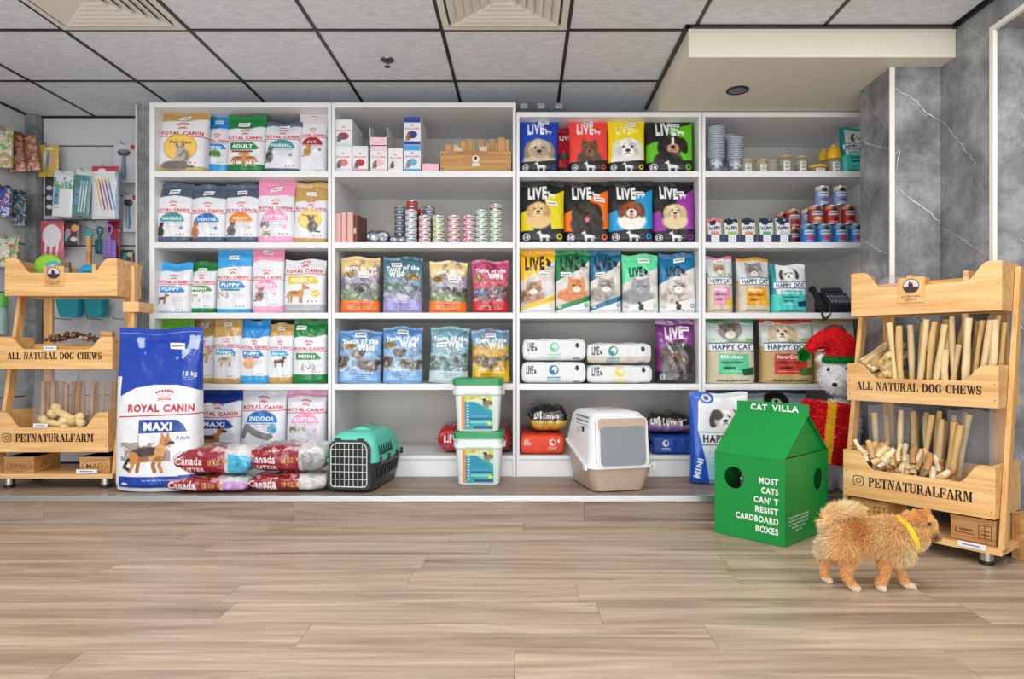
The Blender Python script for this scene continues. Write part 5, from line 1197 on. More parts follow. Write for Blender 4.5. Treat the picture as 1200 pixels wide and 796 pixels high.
for k in range(70):
    u = k/69; c_ = Vector((-.10, -.025, .03)).lerp(Vector((-.03, -.012, .012)), u) + Vector((-.02*math.sin(u*3.1), -.01*math.sin(u*3.1), -.055*math.sin(u*3.14)))
    pts.append(c_ + Vector((.006*math.cos(k*1.6), 0, .006*math.sin(k*1.6))))
B().tube(pts, .003, 5, PH).build('coiled_cord', 'plastic', t, 60)

# ================================================================ white tubs
def tub_art(a, n):
    A = Art(n, a, (40, 150, 160)); A.mix(np.clip((A.X*.8 + A.Y)*1.2 - .9, 0, 1), (60, 170, 150), .6); A.rect(-.1, -.1, .1, 2, (236, 130, 70)); A.rect(.1, -.1, 1.1, .16*a, (186, 210, 90)); A.ell(.35, .06*a, .06, .05, (240, 140, 40))
    A.poly([(.1, .16*a), (.45, .18*a), (1.1, .5*a), (1.1, .3*a), (.75, .0)], (220, 226, 200), .8); A.poly([(.12, .2*a), (.4, .18*a), (.9, .52*a), (.9, .62*a), (.12, .9*a)], (30, 140, 170))
    A.noise(A.maskrect(.6, .0, 1, .4*a), (110, 90, 60), 9, 3, .5, .6, .9); A.ell(.78, .22*a, .1, .12, (130, 110, 86), 0, 2); A.ell(.74, .12*a, .05, .06, (40, 40, 40))
    for k in range(9): A.rect(.16, (.18 + .085*k)*a, .24, (.22 + .085*k)*a, (230, 236, 240), .8)
    A.rect(.28, .66*a, 1, .7*a, (30, 70, 140)); A.rect(.28, .74*a, .9, .82*a, (120, 200, 200)); A.rect(.38, .9*a, 1, .97*a, (30, 70, 140)); A.ell(.9, .82*a, .08, .06, (200, 220, 70)); A.scribble(.3, .58*a, .9, 2, .05, (220, 236, 240), 3, .6); return A
tz = ZP + .004; TH = .286
for k in range(2):
    Y = 3.58; zb = tz + k*(TH + .001)
    t = thing('food_tub', ['lower white tub with green lid and teal label, standing on the platform', 'upper white tub with green lid, stacked on the other one'][k], 'tub', (wx(560.5 - k, Y), Y + .13, zb), 0, 'two stacked white tubs')
    TW = (216, 226, 222)
    B().rings([rrect(w_, w_, .03, 5, z=z) for w_, z in ((.215, 0), (.222, .004), (.248, .195), (.262, .2), (.264, .215), (.254, .222), (.258, .262))], [TW]*7).build('tub_body', 'softplastic', t, 40)
    B().rings([rrect(w_, w_, .032, 5, z=z) for w_, z in ((.264, .25), (.272, .252), (.272, .278), (.262, .285))], [(30, 140, 84)]*4).build('lid', 'plastic', t, 40)
    for s_ in (-1, 1): B().box((s_*.136, 0, .208), (.012, .06, .03), TW).build('handle_lug', 'softplastic', t, bev=.003)
    B().tube([(s*.142, -.0 , .206) if 0 else (.14*math.cos(q), -.15*math.sin(q) + .0, .206 - .0*math.sin(q)) for q in np.linspace(0, math.pi, 16)], .0022, 6, (206, 210, 210)).build('wire_handle', 'wire', t, 60)
    A = tub_art(.19/.165, 60)
    X_, Z_ = np.meshgrid(np.linspace(-.086, .08, A.w), np.linspace(.192, .012, A.h)); Yl = -(.111 + (Z_/.195)*.0135) - .0015
    B().grid(np.stack([X_, Yl, Z_], 2), A.I, flip=True).build('label', 'card', t)

# ================================================================ pet carrier
cr_ = thing('pet_carrier', 'teal and black plastic pet carrier with a wire door', 'pet carrier', (wx(411, 3.42), 3.42, ZP + .003), math.radians(-6))
TQ, BKc = (96, 206, 184), (44, 50, 58)
CWd, CL = .262, .45
def cring(w, y0, y1, r, z): return rrect(w, y1 - y0, r, 6, 0, (y0 + y1)/2, z)
B().rings([cring(w, a0, b0, .04, z) for w, a0, b0, z in ((.20, .02, CL-.04, 0), (.22, .01, CL-.02, .006), (.255, -.004, CL, .10), (.262, -.006, CL + .004, .135), (.27, -.01, CL+.008, .14), (.27, -.01, CL+.008, .15))], [BKc]*6, True, True).build('lower_shell', 'plastic', cr_, 40)
zsplit = lambda x, y: .15
B().rings([cring(.274, -.012, CL+.01, .042, .15), cring(.274, -.012, CL+.01, .042, .165), cring(.262, -.006, CL+.004, .042, .17), cring(.246, .004, CL-.02, .045, .235), cring(.216, .02, CL-.05, .05, .278), cring(.16, .05, CL-.09, .04, .296), cring(.12, .07, CL-.11, .03, .298)], [TQ]*7, True, True).build('upper_shell', 'plastic', cr_, 50)
B().rings([cring(.11, .16, .33, .02, .298), cring(.11, .16, .33, .02, .301), cring(.05, .17, .32, .012, .314), cring(.04, .175, .315, .01, .314)], [fade(TQ, .92)]*4).build('carry_handle', 'plastic', cr_, 40)
def arch(w, h, r, z0, n=6, y=0):
    P = []
    for sx, sz, a0 in ((1, 1, 0), (-1, 1, 90), (-1, -1, 180), (1, -1, 270)):
        for k in range(n+1):
            a = math.radians(a0 + 90*k/n); rr = r if sz > 0 else r*.5
            P.append((sx*(w/2-rr) + rr*math.cos(a), y, z0 + h/2 + sz*(h/2-rr) + rr*math.sin(a)))
    return P
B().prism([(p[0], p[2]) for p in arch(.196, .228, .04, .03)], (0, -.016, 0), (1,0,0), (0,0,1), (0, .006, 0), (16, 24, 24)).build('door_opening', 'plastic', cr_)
B().rings([np.array(arch(.22, .25, .05, .018, y=-.01)), np.array(arch(.22, .25, .05, .018, y=-.022)), np.array(arch(.198, .23, .042, .028, y=-.022)), np.array(arch(.198, .23, .042, .028, y=-.01))], [BKc]*4, False, False).build('door_surround', 'plastic', cr_, 40)
dr = B().tube(arch(.188, .222, .036, .032, y=-.027) + [arch(.188, .222, .036, .032, y=-.027)[0]], .0035, 6, (206, 210, 206)).build('door', 'wire', cr_, 60)
for k in range(7):
    x = -.07 + .0235*k; B().tube([(x, -.028, .036), (x, -.028, .25)], .0019, 6, (206, 210, 206)).build('door_bar', 'wire', dr)
for k in range(5): B().tube([(-.092, -.03, .07 + .038*k), (.092, -.03, .07 + .038*k)], .0019, 6, (206, 210, 206)).build('door_bar', 'wire', dr)
for k in range(6):
    y = .07 + .038*k
    B().box((.1275 - .0, y, .205), (.012, .009, .05), (30, 60, 60), ry=-.26).build('vent_slot', 'plastic', cr_)
    B().box((-.1275, y, .205), (.012, .009, .05), (30, 60, 60), ry=.26).build('vent_slot', 'plastic', cr_)
for k in range(9):
    y = .05 + .04*k
    for s_ in (-1, 1): B().box((s_*.1285, y, .09), (.006, .01, .06), (26, 30, 36), ry=s_*.13).build('rib', 'plastic', cr_, bev=.002, segs=1)
for y in (.06, .2, .34, .43):
    for s_ in (-1, 1): B().box((s_*.140, y, .155), (.012, .022, .034), (30, 34, 40)).build('clip', 'plastic', cr_, bev=.003)
for x in (-.06, .06): B().box((x, -.022, .272), (.034, .012, .01), (36, 42, 46)).build('hinge', 'plastic', cr_, bev=.002)
for y in (.2, .29): B().prism([(.014*math.cos(k*.6), .008*math.sin(k*.6)) for k in range(10)], (.02, y, .3145), (1,0,0), (0,1,0), (0,0,.001), (40, 60, 60)).build('handle_screw', 'plastic', cr_)

# ================================================================ hooded litter box
lb_ = thing('hooded_litter_box', 'white and beige hooded cat litter box with a smoked flap', 'litter box', (wx(730, 3.40), 3.40, ZP + .003), math.radians(13))
BG, WT = (186, 166, 148), (232, 234, 238)
LW, LL = .355, .46
zr = lambda x, y: .122 + .095*(3*np.clip((y + LL/2 - .08)/.2, 0, 1)**2 - 2*np.clip((y + LL/2 - .08)/.2, 0, 1)**3)
def lring(w, l, r, zf, dy=0):
    R_ = rrect(w, l, r, 6, 0, 0, zf); R_[:, 1] += LL/2 + dy; return R_
B().rings([lring(LW-.085, LL-.09, .05, 0), lring(LW-.07, LL-.07, .055, .006), lring(LW-.02, LL-.02, .06, lambda x, y: zr(x, y)*.8), lring(LW-.012, LL-.012, .06, zr)], [BG]*4).build('base_tray', 'plastic', lb_, 40)
up = lambda d: (lambda x, y: float(zr(x, y)) + d)
B().rings([lring(LW, LL, .062, zr), lring(LW + .012, LL + .012, .066, up(.002)), lring(LW + .012, LL + .012, .066, up(.012)), lring(LW - .01, LL - .01, .06, up(.018)), lring(LW-.03, LL-.035, .06, lambda x, y: .3), lring(LW - .055, LL-.07, .06, .375), lring(LW-.10, LL-.12, .05, .4), lring(LW-.2, LL-.22, .03, .406)], [WT]*8).build('hood', 'plastic', lb_, 50)
# front: beige header, flap window (leaning with the hood)
def fp(x, z, o=0): return (x, .004 + (z - .14)*.095 - .004 + o, z)
def fpoly(pts, o, th, col): 
    n = len(pts); V = [fp(x, z, o) for x, z in pts] + [fp(x, z, o + th) for x, z in pts]
    return V, [tuple(range(n)), tuple(range(2*n-1, n-1, -1))] + [((i+1) % n, i, i+n, (i+1) % n+n) for i in range(n)]
def rpoly(x0, x1, z0, z1, r, n=5):
    P = []
    for cx, cz, a0 in ((x1-r, z1-r, 0), (x0+r, z1-r, 90), (x0+r, z0+r, 180), (x1-r, z0+r, 270)):
        for k in range(n+1): a = math.radians(a0 + 90*k/n); P.append((cx + r*math.cos(a), cz + r*math.sin(a)))
    return P
V, F_ = fpoly(rpoly(-.14, .14, .13, .385, .03), -.006, .02, WT); B().add(V, F_, WT).build('front_frame', 'plastic', lb_, bev=.002)
V, F_ = fpoly(rpoly(-.128, .128, .315, .378, .012), -.014, .01, BG); B().add(V, F_, BG).build('front_header', 'plastic', lb_, bev=.002)
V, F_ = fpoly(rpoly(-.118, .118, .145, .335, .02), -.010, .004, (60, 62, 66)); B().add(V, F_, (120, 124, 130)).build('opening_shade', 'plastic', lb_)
V, F_ = fpoly(rpoly(-.122, .122, .14, .338, .024), -.017, .003, (150, 158, 166)); B().add(V, F_, (160, 168, 176)).build('flap', 'window', lb_)
for k in range(9):
    z = .2 + .022*k
    for s_ in (-1, 1): B().box((s_*(.1685 - (z-.14)*.075), LL*.42, z), (.006, .2 if k > 2 else .12, .008), (120, 130, 150)).build('vent_slot', 'plastic', lb_)
B().box((-.161, LL*.36, .30), (.004, .05, .05), (60, 60, 62)).box((-.163, LL*.46, .295), (.004, .08, .05), (216, 214, 206)).build('cat_sticker', 'paper', lb_)
for s_ in (-1, 1): B().box((s_*.185, .05, .128), (.012, .04, .03), WT).build('latch', 'plastic', lb_, bev=.003)
B().b2(-.07, .07, LL*.3, LL*.62, .4055, .4095, (196, 190, 180)).build('filter_grille', 'plastic', lb_, bev=.002)

# ================================================================ green board house
A0, C0, S0 = Vector((.898, 3.151, 0)), Vector((1.131, 2.898, 0)), Vector((1.449, 3.196, 0))
ux = (C0 - A0).normalized(); uy = (S0 - C0).normalized(); fw = (C0-A0).length; sd = (S0-C0).length
GR = (8, 142, 62)
cv = thing('cardboard_cat_house', 'green milk-carton shaped cardboard cat house with white lettering', 'cat house', (A0.x, A0.y, .002), math.atan2(ux.y, ux.x))
HH, RH, CH = .381, .56, .608; T_ = .004
def holed(o, u, v, nrm, w, h, cx, cz, r, col, inner):
    n = 40; Rs = []; o, u, v, nrm = (np.array(q, float) for q in (o, u, v, nrm))
    ang = [2*math.pi*k/n for k in range(n)]
    corners = [math.atan2(z-cz, x-cx) % (2*math.pi) for x, z in ((0,0),(w,0),(w,h),(0,h))]; ang = sorted(set(ang + corners))
    out, inn = [], []
    for a in ang:
        dx, dz = math.cos(a), math.sin(a); ts = []
        if dx > 1e-9: ts.append((w-cx)/dx)
        if dx < -1e-9: ts.append(-cx/dx)
        if dz > 1e-9: ts.append((h-cz)/dz)
        if dz < -1e-9: ts.append(-cz/dz)
        t_ = min(ts); out.append((cx + dx*t_, cz + dz*t_)); inn.append((cx + dx*r, cz + dz*r))
    P = lambda L_, off: np.array([o + u*a + v*b + nrm*off for a, b in L_])
    return [P(out, 0), P(inn, 0), P(inn, -T_), P(out, -T_)], [col, col, inner, inner]
Rs, cs_ = holed((0,0,0), (1,0,0), (0,0,1), (0,-1,0), fw, HH, .10, .27, .05, GR, (150, 116, 80))
B().rings(Rs, cs_, False, False).build('front_panel', 'greencard', cv)
Rs, cs_ = holed((fw,0,0), (0,1,0), (0,0,1), (1,0,0), sd, HH, .33, .255, .05, GR, (150, 116, 80))
B().rings(Rs, cs_, False, False).build('side_panel', 'greencard', cv)
B().b2(0, T_, T_, sd - T_, 0, HH, GR).build('side_panel', 'greencard', cv); B().b2(0, fw, sd - T_, sd, 0, HH, GR).build('back_panel', 'greencard', cv)
B().b2(T_, fw-T_, T_, sd-T_, 0, T_, (160, 126, 90)).build('bottom_panel', 'card', cv)
for s_, n_ in ((0, 'front'), (1, 'back')):
    y0, y1 = (0, sd/2 - .004) if s_ == 0 else (sd, sd/2 + .004)
    B().prism([(0, HH), (fw + .0, HH), (fw + .004, RH), (-.004, RH)], (0, 0, 0), (1,0,0), (0,0,1), (0, 0, 0), GR) if 0 else None
    sg = .003 if s_ else -.003
    V = [(0, y0, HH), (fw, y0, HH), (fw + .006, y1, RH), (-.006, y1, RH)]; V += [(x, y - sg*(-1), z - .003) for x, y, z in V]
    B().add(V, [(0,1,2,3), (7,6,5,4), (0,4,5,1), (1,5,6,2), (2,6,7,3), (3,7,4,0)], GR).build('roof_panel', 'greencard', cv)
B().b2(-.006, fw + .006, sd/2 - .005, sd/2 + .005, RH - .004, CH, GR).build('ridge_crest', 'greencard', cv, bev=.001)
for x in (fw - .016, .012): B().prism([(0.004, HH), (sd-.004, HH), (sd/2, RH - .006)], (x, 0, 0), (0,1,0), (0,0,1), (.004, 0, 0), GR).build('gable_panel', 'greencard', cv)
WTX = (236, 240, 236)
lt = B()
for k, s_ in enumerate(('MOST', 'CATS', "CAN' T", 'RESIST', 'CARDBOARD', 'BOXES')):
    w_ = (.09, .08, .115, .108, .205, .106)[k]
    lt.text(s_, (fw - .03 - w_/2, -.0006, .262 - k*.0435), (1,0,0), (0,0,1), .029, WTX, w=w_, bold=.035)
lt.text('CAT', (fw*.32, sd/2 - .0057, RH + .008), (1,0,0), (0,0,1), .03, WTX, w=.085, bold=.035).text('VILLA', (fw*.7, sd/2 - .0057, RH + .008), (1,0,0), (0,0,1), .03, WTX, w=.13, bold=.035)
for k, (s_, w_) in enumerate((('PRODUCT NAME CAT SCRATCHING', .20), ('MATERIAL CORRUGATED PAPER', .19), ('SUITABLE FOR ALL CATS', .18), ('INDOOR USE ONLY', .13), ('DE 27*8', .06))):
    lt.text(s_, (fw + .0006, .13, .115 - k*.0155), (0,1,0), (0,0,1), .008, WTX, w=w_, bold=.02)
lt.build('lettering', 'card', cv)
t = thing('foil_toy', 'crumpled silver toy seen through the round hole of the green cat house', 'toy', (A0.x + ux.x*.12 + uy.x*.08, A0.y + ux.y*.12 + uy.y*.08, .008))
B().lathe((0,0,0), [(.02, 0), (.03, .03), (.028, .2), (.03, .26)], 14, [(90, 92, 100)]*4).build('toy_post', 'fabric', t, 60)
r_ = random.Random(4); bb = B()
for k in range(16): bb.box((r_.uniform(-.03,.03), r_.uniform(-.03,.03), .28 + r_.uniform(-.04,.03)), (.03, .012, .004), (190, 194, 200), rz=r_.random()*3, rx=r_.random()*3)
bb.build('foil_strips', 'foil', t)['kind'] = 'stuff'
# ================================================================ stencil lettering
def _arc(cx, cy, ro, ri, a0, a1, sy=1.0, rx=None, n=8):
    """thick arc polygon; outer radii ro=(x,y), inner ri=(x,y), degrees"""
    o = [(cx + ro[0]*math.cos(math.radians(a)), cy + ro[1]*math.sin(math.radians(a))) for a in np.linspace(a0, a1, n)]
    i = [(cx + ri[0]*math.cos(math.radians(a)), cy + ri[1]*math.sin(math.radians(a))) for a in np.linspace(a1, a0, n)]
    return o + i
def _r(x0, x1, y0, y1): return [(x0, y0), (x1, y0), (x1, y1), (x0, y1)]
def _stem(x, w=.22, s=.08): return [_r(x, x+w, .0, 1), _r(x-s, x, 0, .09), _r(x+w, x+w+s, 0, .09), _r(x-s, x, .91, 1), _r(x+w, x+w+s, .91, 1)]
G_ = {
 'A': (1.05, [[(.40, 1), (.58, 1), (.97, .09), (.70, .09)], _r(.62, 1.04, 0, .07), [(.36, .92), (.41, .8), (.2, .09), (.13, .09)], _r(.0, .34, 0, .07), _r(.3, .56, .27, .36)]),
 'L': (.9, _stem(.08) + [_r(.42, .86, 0, .09), _r(.76, .86, .09, .34)]),
 'N': (1.05, [_r(.12, .2, .09, .72), _r(.02, .3, 0, .09), _r(0, .16, .91, 1), [(.16, 1), (.42, 1), (.88, .04), (.88, -.0), (.74, 0)], _r(.84, .92, .3, .91), _r(.74, 1.02, .91, 1)]),
 'T': (.95, [_r(.36, .59, 0, .96), _r(.26, .69, 0, .09), _r(.02, .31, .91, 1), _r(.64, .93, .91, 1), _r(.02, .1, .66, .91), _r(.85, .93, .66, .91)]),
 'U': (1.02, [_r(.1, .32, .3, 1), _r(.0, .42, .91, 1), _r(.76, .84, .3, 1), _r(.64, .96, .91, 1), _arc(.47, .3, (.37, .3), (.16, .2), 180, 262), _arc(.47, .3, (.37, .3), (.29, .22), 278, 360)]),
 'R': (1.02, _stem(.08) + [_arc(.42, .74, (.42, .26), (.2, .17), -88, 88), _r(.36, .44, .91, 1), _r(.36, .44, .48, .57), [(.45, .46), (.68, .48), (.95, 0), (.7, 0)], _r(.7, 1.02, 0, .07)]),
 'P': (.9, _stem(.08) + [_arc(.42, .74, (.42, .26), (.2, .17), -88, 88), _r(.36, .44, .91, 1), _r(.36, .44, .48, .57)]),
 'D': (1.0, _stem(.08) + [_arc(.42, .5, (.53, .5), (.28, .41), -86, 86)]),
 'O': (1.02, [_arc(.47, .5, (.46, .52), (.2, .40), 96, 264), _arc(.53, .5, (.46, .52), (.2, .40), -84, 84)]),
 'C': (.98, [_arc(.47, .5, (.46, .52), (.2, .40), 96, 264), _arc(.53, .5, (.40, .52), (.34, .42), 25, 84), _arc(.53, .5, (.40, .52), (.34, .42), -84, -30), _r(.82, .9, .64, .98)]),
 'G': (1.05, [_arc(.47, .5, (.46, .52), (.2, .40), 96, 264), _arc(.53, .5, (.40, .52), (.34, .42), 25, 84), _r(.7, .92, .04, .42), _r(.6, 1.0, .36, .45), _arc(.53, .5, (.30, .52), (.28, .42), -84, -50), _r(.82, .9, .64, .98)]),
 'H': (1.08, _stem(.08, .22) + _stem(.76, .22) + [_r(.34, .72, .46, .55)]),
 'E': (.92, _stem(.08) + [_r(.42, .86, 0, .09), _r(.78, .86, .09, .32), _r(.42, .86, .91, 1), _r(.78, .86, .68, .91), _r(.36, .62, .46, .55), _r(.58, .64, .36, .64)]),
 'F': (.88, _stem(.08) + [_r(.42, .84, .91, 1), _r(.76, .84, .64, .91), _r(.36, .62, .46, .55), _r(.58, .64, .36, .64)]),
 'W': (1.4, [[(.1, .93), (.36, .93), (.56, 0), (.42, 0)], _r(0, .44, .93, 1), [(.52, .3), (.62, .0), (.74, .6), (.68, .7)], [(.62, .93), (.86, .93), (1.06, 0), (.92, 0)], _r(.56, .92, .93, 1), [(1.06, .2), (1.1, .1), (1.3, .93), (1.22, .93)], _r(1.1, 1.4, .93, 1)]),
 'S': (.85, [_arc(.4, .74, (.36, .27), (.14, .17), 92, 200), [(.06, .62), (.16, .46), (.76, .3), (.7, .5), (.3, .6)], _arc(.42, .27, (.36, .28), (.14, .17), -88, 22), _arc(.44, .74, (.3, .27), (.26, .19), 30, 84), _r(.68, .75, .66, .98), _arc(.4, .27, (.3, .28), (.26, .19), 210, 264), _r(.06, .13, .02, .34)]),
 'M': (1.25, [_r(.12, .2, .09, .91), _r(.02, .3, 0, .09), _r(0, .2, .91, 1), [(.2, 1), (.42, 1), (.66, .3), (.58, .06)], [(.7, .4), (.78, .7), (.8, .85)], _r(.84, 1.08, .09, 1), _r(.76, 1.18, 0, .09), _r(1.08, 1.18, .91, 1)]),
 ' ': (.5, [])}
def stencil(b, s, o, ux, uz, w, h, col):
    tot = sum(G_[c][0] + .08 for c in s); k = w / tot; x = 0
    o, ux, uz = np.array(o, float), np.array(ux, float), np.array(uz, float)
    for c in s:
        for poly in G_[c][1]:
            for sh in (0, .075): b.add(np.array([o + ux*(x + p[0] + sh)*k + uz*p[1]*h for p in poly]), [tuple(range(len(poly)))], col)
        x += G_[c][0] + .08
    return b

# ================================================================ dog chew stands
PINE = (222, 172, 112); INK = (56, 38, 28)
RWD = .60
def tray_profile(w, h, lo, a0, a1):
    P = [(0, 0), (w, 0), (w, h)]
    P += [(w - w*(1-a1)*.45, h)]
    for k in range(7):
        u = k/6; P.append((w*(a1 + (1-a1)*.4) - u*w*.13, h - (h-lo)*(3*u*u - 2*u**3)))
    for k in range(7):
        u = k/6; P.append((w*(a0*.6) + (1-u)*w*.13, lo + (h-lo)*(3*u*u - 2*u**3)))
    P += [(w*a0*.45, h), (0, h)]
    return P
def chew_stand(label, loc, rz):
    t = thing('chew_stand', label, 'display stand', loc, rz)
    spec = ((.19, .40, .0, .30, 'PETNATURALFARM'), (.625, .795, .035, .25, 'ALL NATURAL DOG CHEWS'), (1.015, 1.215, .075, .22, None))
    for z0, z1, y0, dp, txt in spec:
        h = z1 - z0; bt = .012
        tr = B().b2(.014, RWD - .014, y0 + bt, y0 + dp - bt, z0 + .004, z0 + .014, PINE).build('tray', 'pine', t)
        B().prism(tray_profile(RWD, h, h*.62, .16, .86), (0, y0 + bt, z0), (1,0,0), (0,0,1), (0, -bt, 0), PINE).build('front_board', 'pine', tr, bev=.0012, segs=1)
        B().b2(0, RWD, y0 + dp - bt, y0 + dp, z0, z0 + h*.8, PINE).build('back_board', 'pine', tr, bev=.0012, segs=1)
        for x in (0, RWD - .014): B().b2(x, x + .014, y0 + bt, y0 + dp - bt, z0, z1, PINE).build('side_board', 'pine', tr, bev=.0012, segs=1)
        for x in ((.24, .46) if z0 > .9 else (.40,)): B().b2(x, x + .018, y0 + bt, y0 + dp - bt, z0 + .014, z0 + h*(.86 if z0 > .9 else .58), PINE).build('divider', 'pine', tr)
        b = B(); yy = y0 - .0006
        if txt == 'PETNATURALFARM':
            stencil(b, txt, (.115, yy, z0 + .055), (1,0,0), (0,0,1), .41, .042, INK)
            cx, cz = .07, z0 + .076
            for ro, ri in (((.012, .012), (.0085, .0085)),):
                for a in (0, 180): b.add(np.array([(cx + p[0], yy, cz + p[1]) for p in _arc(0, 0, ro, ri, a, a + 180, n=12)]), [tuple(range(24))], INK)
            rq = rpoly(cx - .024, cx + .024, cz - .023, cz + .023, .012); ri_ = rpoly(cx - .0205, cx + .0205, cz - .0195, cz + .0195, .009)
            V_ = np.array([(p[0], yy, p[1]) for p in rq + ri_]); nq = len(rq); b.add(V_, [(i, (i+1) % nq, (i+1) % nq + nq, i + nq) for i in range(nq)], INK)
            b.add(np.array([(cx + .014 + .003*math.cos(k), yy, cz + .014 + .003*math.sin(k)) for k in range(6)]), [tuple(range(6))], INK)
        elif txt: stencil(b, txt, (.045, yy, z0 + .052), (1,0,0), (0,0,1), .50, .036, INK)
        else:
            B().box((RWD*.44, y0 - .002, z0 + .105), (.11, .004, .11), (206, 160, 112)).build('plaque', 'pine_v', tr, bev=.001, segs=1)
            yy = y0 - .0046; cx, cz = RWD*.44, z0 + .122
            b.add(np.array([(cx + .034*math.cos(k*.3), yy, cz + .032*math.sin(k*.3)) for k in range(21)]), [tuple(range(21))], (46, 40, 42))
            b.add(np.array([(cx + .031*math.cos(k*.3), yy - .0002, cz + .029*math.sin(k*.3)) for k in range(21)]), [tuple(range(21))], (206, 206, 206))
            b.add(np.array([(cx + .031*math.cos(math.pi + k*.175*1.0), yy - .0004, cz - .004 + .024*math.sin(math.pi + k*.175)) for k in range(19)]), [tuple(range(19))], (50, 46, 48))
            b.add(np.array([(cx + x, yy - .0006, cz + z) for x, z in ((-.013, -.01), (-.01, .012), (-.005, .022), (.0, .012), (.006, .014), (.012, -.01))]), [(0,1,2,3,4,5)], (90, 30, 36))
            b.text('ALL NATURAL', (cx, yy, z0 + .072), (1,0,0), (0,0,1), .009, (120, 76, 60), w=.08).text('CHEWS', (cx, yy, z0 + .059), (1,0,0), (0,0,1), .009, (120, 76, 60), w=.05)
        b.build('lettering', 'card', tr)
        for x in (.012, RWD - .012):
            for z in (z0 + .03, z0 + h*.55): B().sph((x, y0, z), (.0025, .0008, .0025), (70, 60, 54), 6, 4).build('screw', 'metal', tr)
    for x in (-.022, RWD + .002):
        B().prism([(.02, .06), (.07, .06), (.275, 1.20), (.225, 1.20)], (x, 0, 0), (0,1,0), (0,0,1), (.02, 0, 0), PINE).build('side_rail', 'pine_v', t, bev=.0015, segs=1)
    for x in (.045, RWD - .095): B().b2(x, x + .05, .30, .32, .05, 1.16, PINE).build('back_post', 'pine_v', t, bev=.0015, segs=1)
    B().b2(0, RWD, .295, .30, 1.03, 1.09, PINE).build('cross_board', 'pine', t); B().b2(0, RWD, .30 - .015, .30, .63, .67, PINE).build('cross_board', 'pine', t)
    B().b2(-.022, RWD + .022, .0, .31, .052, .076, PINE).build('base_board', 'pine', t, bev=.0015, segs=1)
    for x in (.045, RWD - .045):
        for y in (.05, .26):
            f = B().lathe((x, y, 0), [(.026, .014), (.026, .052)], 20, [(190, 192, 194)]*2).build('foot', 'metal', t, 40)
            B().lathe((x, y, 0), [(.027, 0), (.027, .015)], 20, [(30, 30, 32)]*2).build('rubber_pad', 'plastic', f, 40)
    return t
LRW = (-2.775, 3.50, ZP + .004)
left_st = chew_stand('pine dog chew stand on the platform at the left, beside the big blue bag', LRW, 0)
RRZ = -math.radians(52)
RRL = (1.474, 3.09, 0.001)
right_st = chew_stand('pine dog chew stand angled on the floor at the right, beside the marble wall', RRL, RRZ)
def loc2w(base, rz, x, y, z):
    c, s_ = math.cos(rz), math.sin(rz); return Vector((base[0] + c*x - s_*y, base[1] + s_*x + c*y, base[2] + z))
def small_crate(base, rz, x, w, label, txt, oval=True, y=.03, z0=.0775, h=.085):
    t = thing('wooden_box', label, 'box', loc2w(base, rz, x, y, z0), rz)
    B().b2(0, w, 0, .2, 0, h, PINE).build('box_body', 'crate', t, bev=.002)
    B().b2(-.001, w + .001, -.003, .2, h - .012, h, PINE).build('box_lid', 'crate', t, bev=.001)
    b = B()
    if oval:
        for a in (0, 180): b.add(np.array([(w/2 + p[0], -.0006, h*.42 + p[1]) for p in _arc(0, 0, (w*.42, h*.36), (w*.40, h*.33), a, a+180, n=14)]), [tuple(range(28))], (130, 84, 50))
    if txt: b.text(txt, (w/2, -.0006, h*.28), (1,0,0), (0,0,1), h*.3, (130, 84, 50), w=w*.55, bold=.01)
    else:
        for x0_, x1_, z0_, z1_ in ((.1, .55, .3, .34), (.1, .13, .3, .5), (.2, .5, .42, .5), (.62, .64, .2, .75), (.9, .92, .2, .75), (.62, .92, .2, .23), (.62, .92, .72, .75), (.68, .86, .35, .4), (.68, .86, .5, .55), (.76, .78, .23, .72)):
            b.b2(w*x0_, w*x1_, -.0008, 0, h*z0_, h*z1_, (110, 70, 40))
    b.build('print', 'card', t); return t
small_crate(LRW, 0, .03, .16, 'small wooden box with an oval stamp, left under the left stand', 'EPAL')
small_crate(LRW, 0, .43, .16, 'small wooden box with an oval stamp, right under the left stand', 'MAD', True)
small_crate(RRL, RRZ, .43, .16, 'small wooden box with a stamp, right under the right stand', '', False, y=.04, h=.1)
small_crate(RRL, RRZ, .02, .16, 'small wooden box behind the dog, left under the right stand', '', False, y=.04, h=.1)
def price_rail(base, rz, x, z, w, label, y=-.006, h=.022):
    t = B().box((0, 0, 0), (w, .004, h), (228, 230, 234)).build('price_strip', 'plastic', None, bev=.001); t.location = loc2w(base, rz, x, y, z); t.rotation_euler = (0, 0, rz)
    B().b2(-w*.32, w*.3, -.0028, -.002, -.001, .003, (96, 100, 116)).build('print', 'card', t)
    return tag(t, label, 'price tag')
price_rail(LRW, 0, .275, .79 - .055, .07, 'white price tag on the middle tray of the left stand', y=.029)
price_rail(LRW, 0, .25, .33, .075, 'white price tag on the bottom tray of the left stand')
price_rail(LRW, 0, .49, .09, .11, 'clear price strip on the base of the left stand', y=-.004)
price_rail(RRL, RRZ, .52, .074, .10, 'white price strip on the base of the right stand', y=-.004)
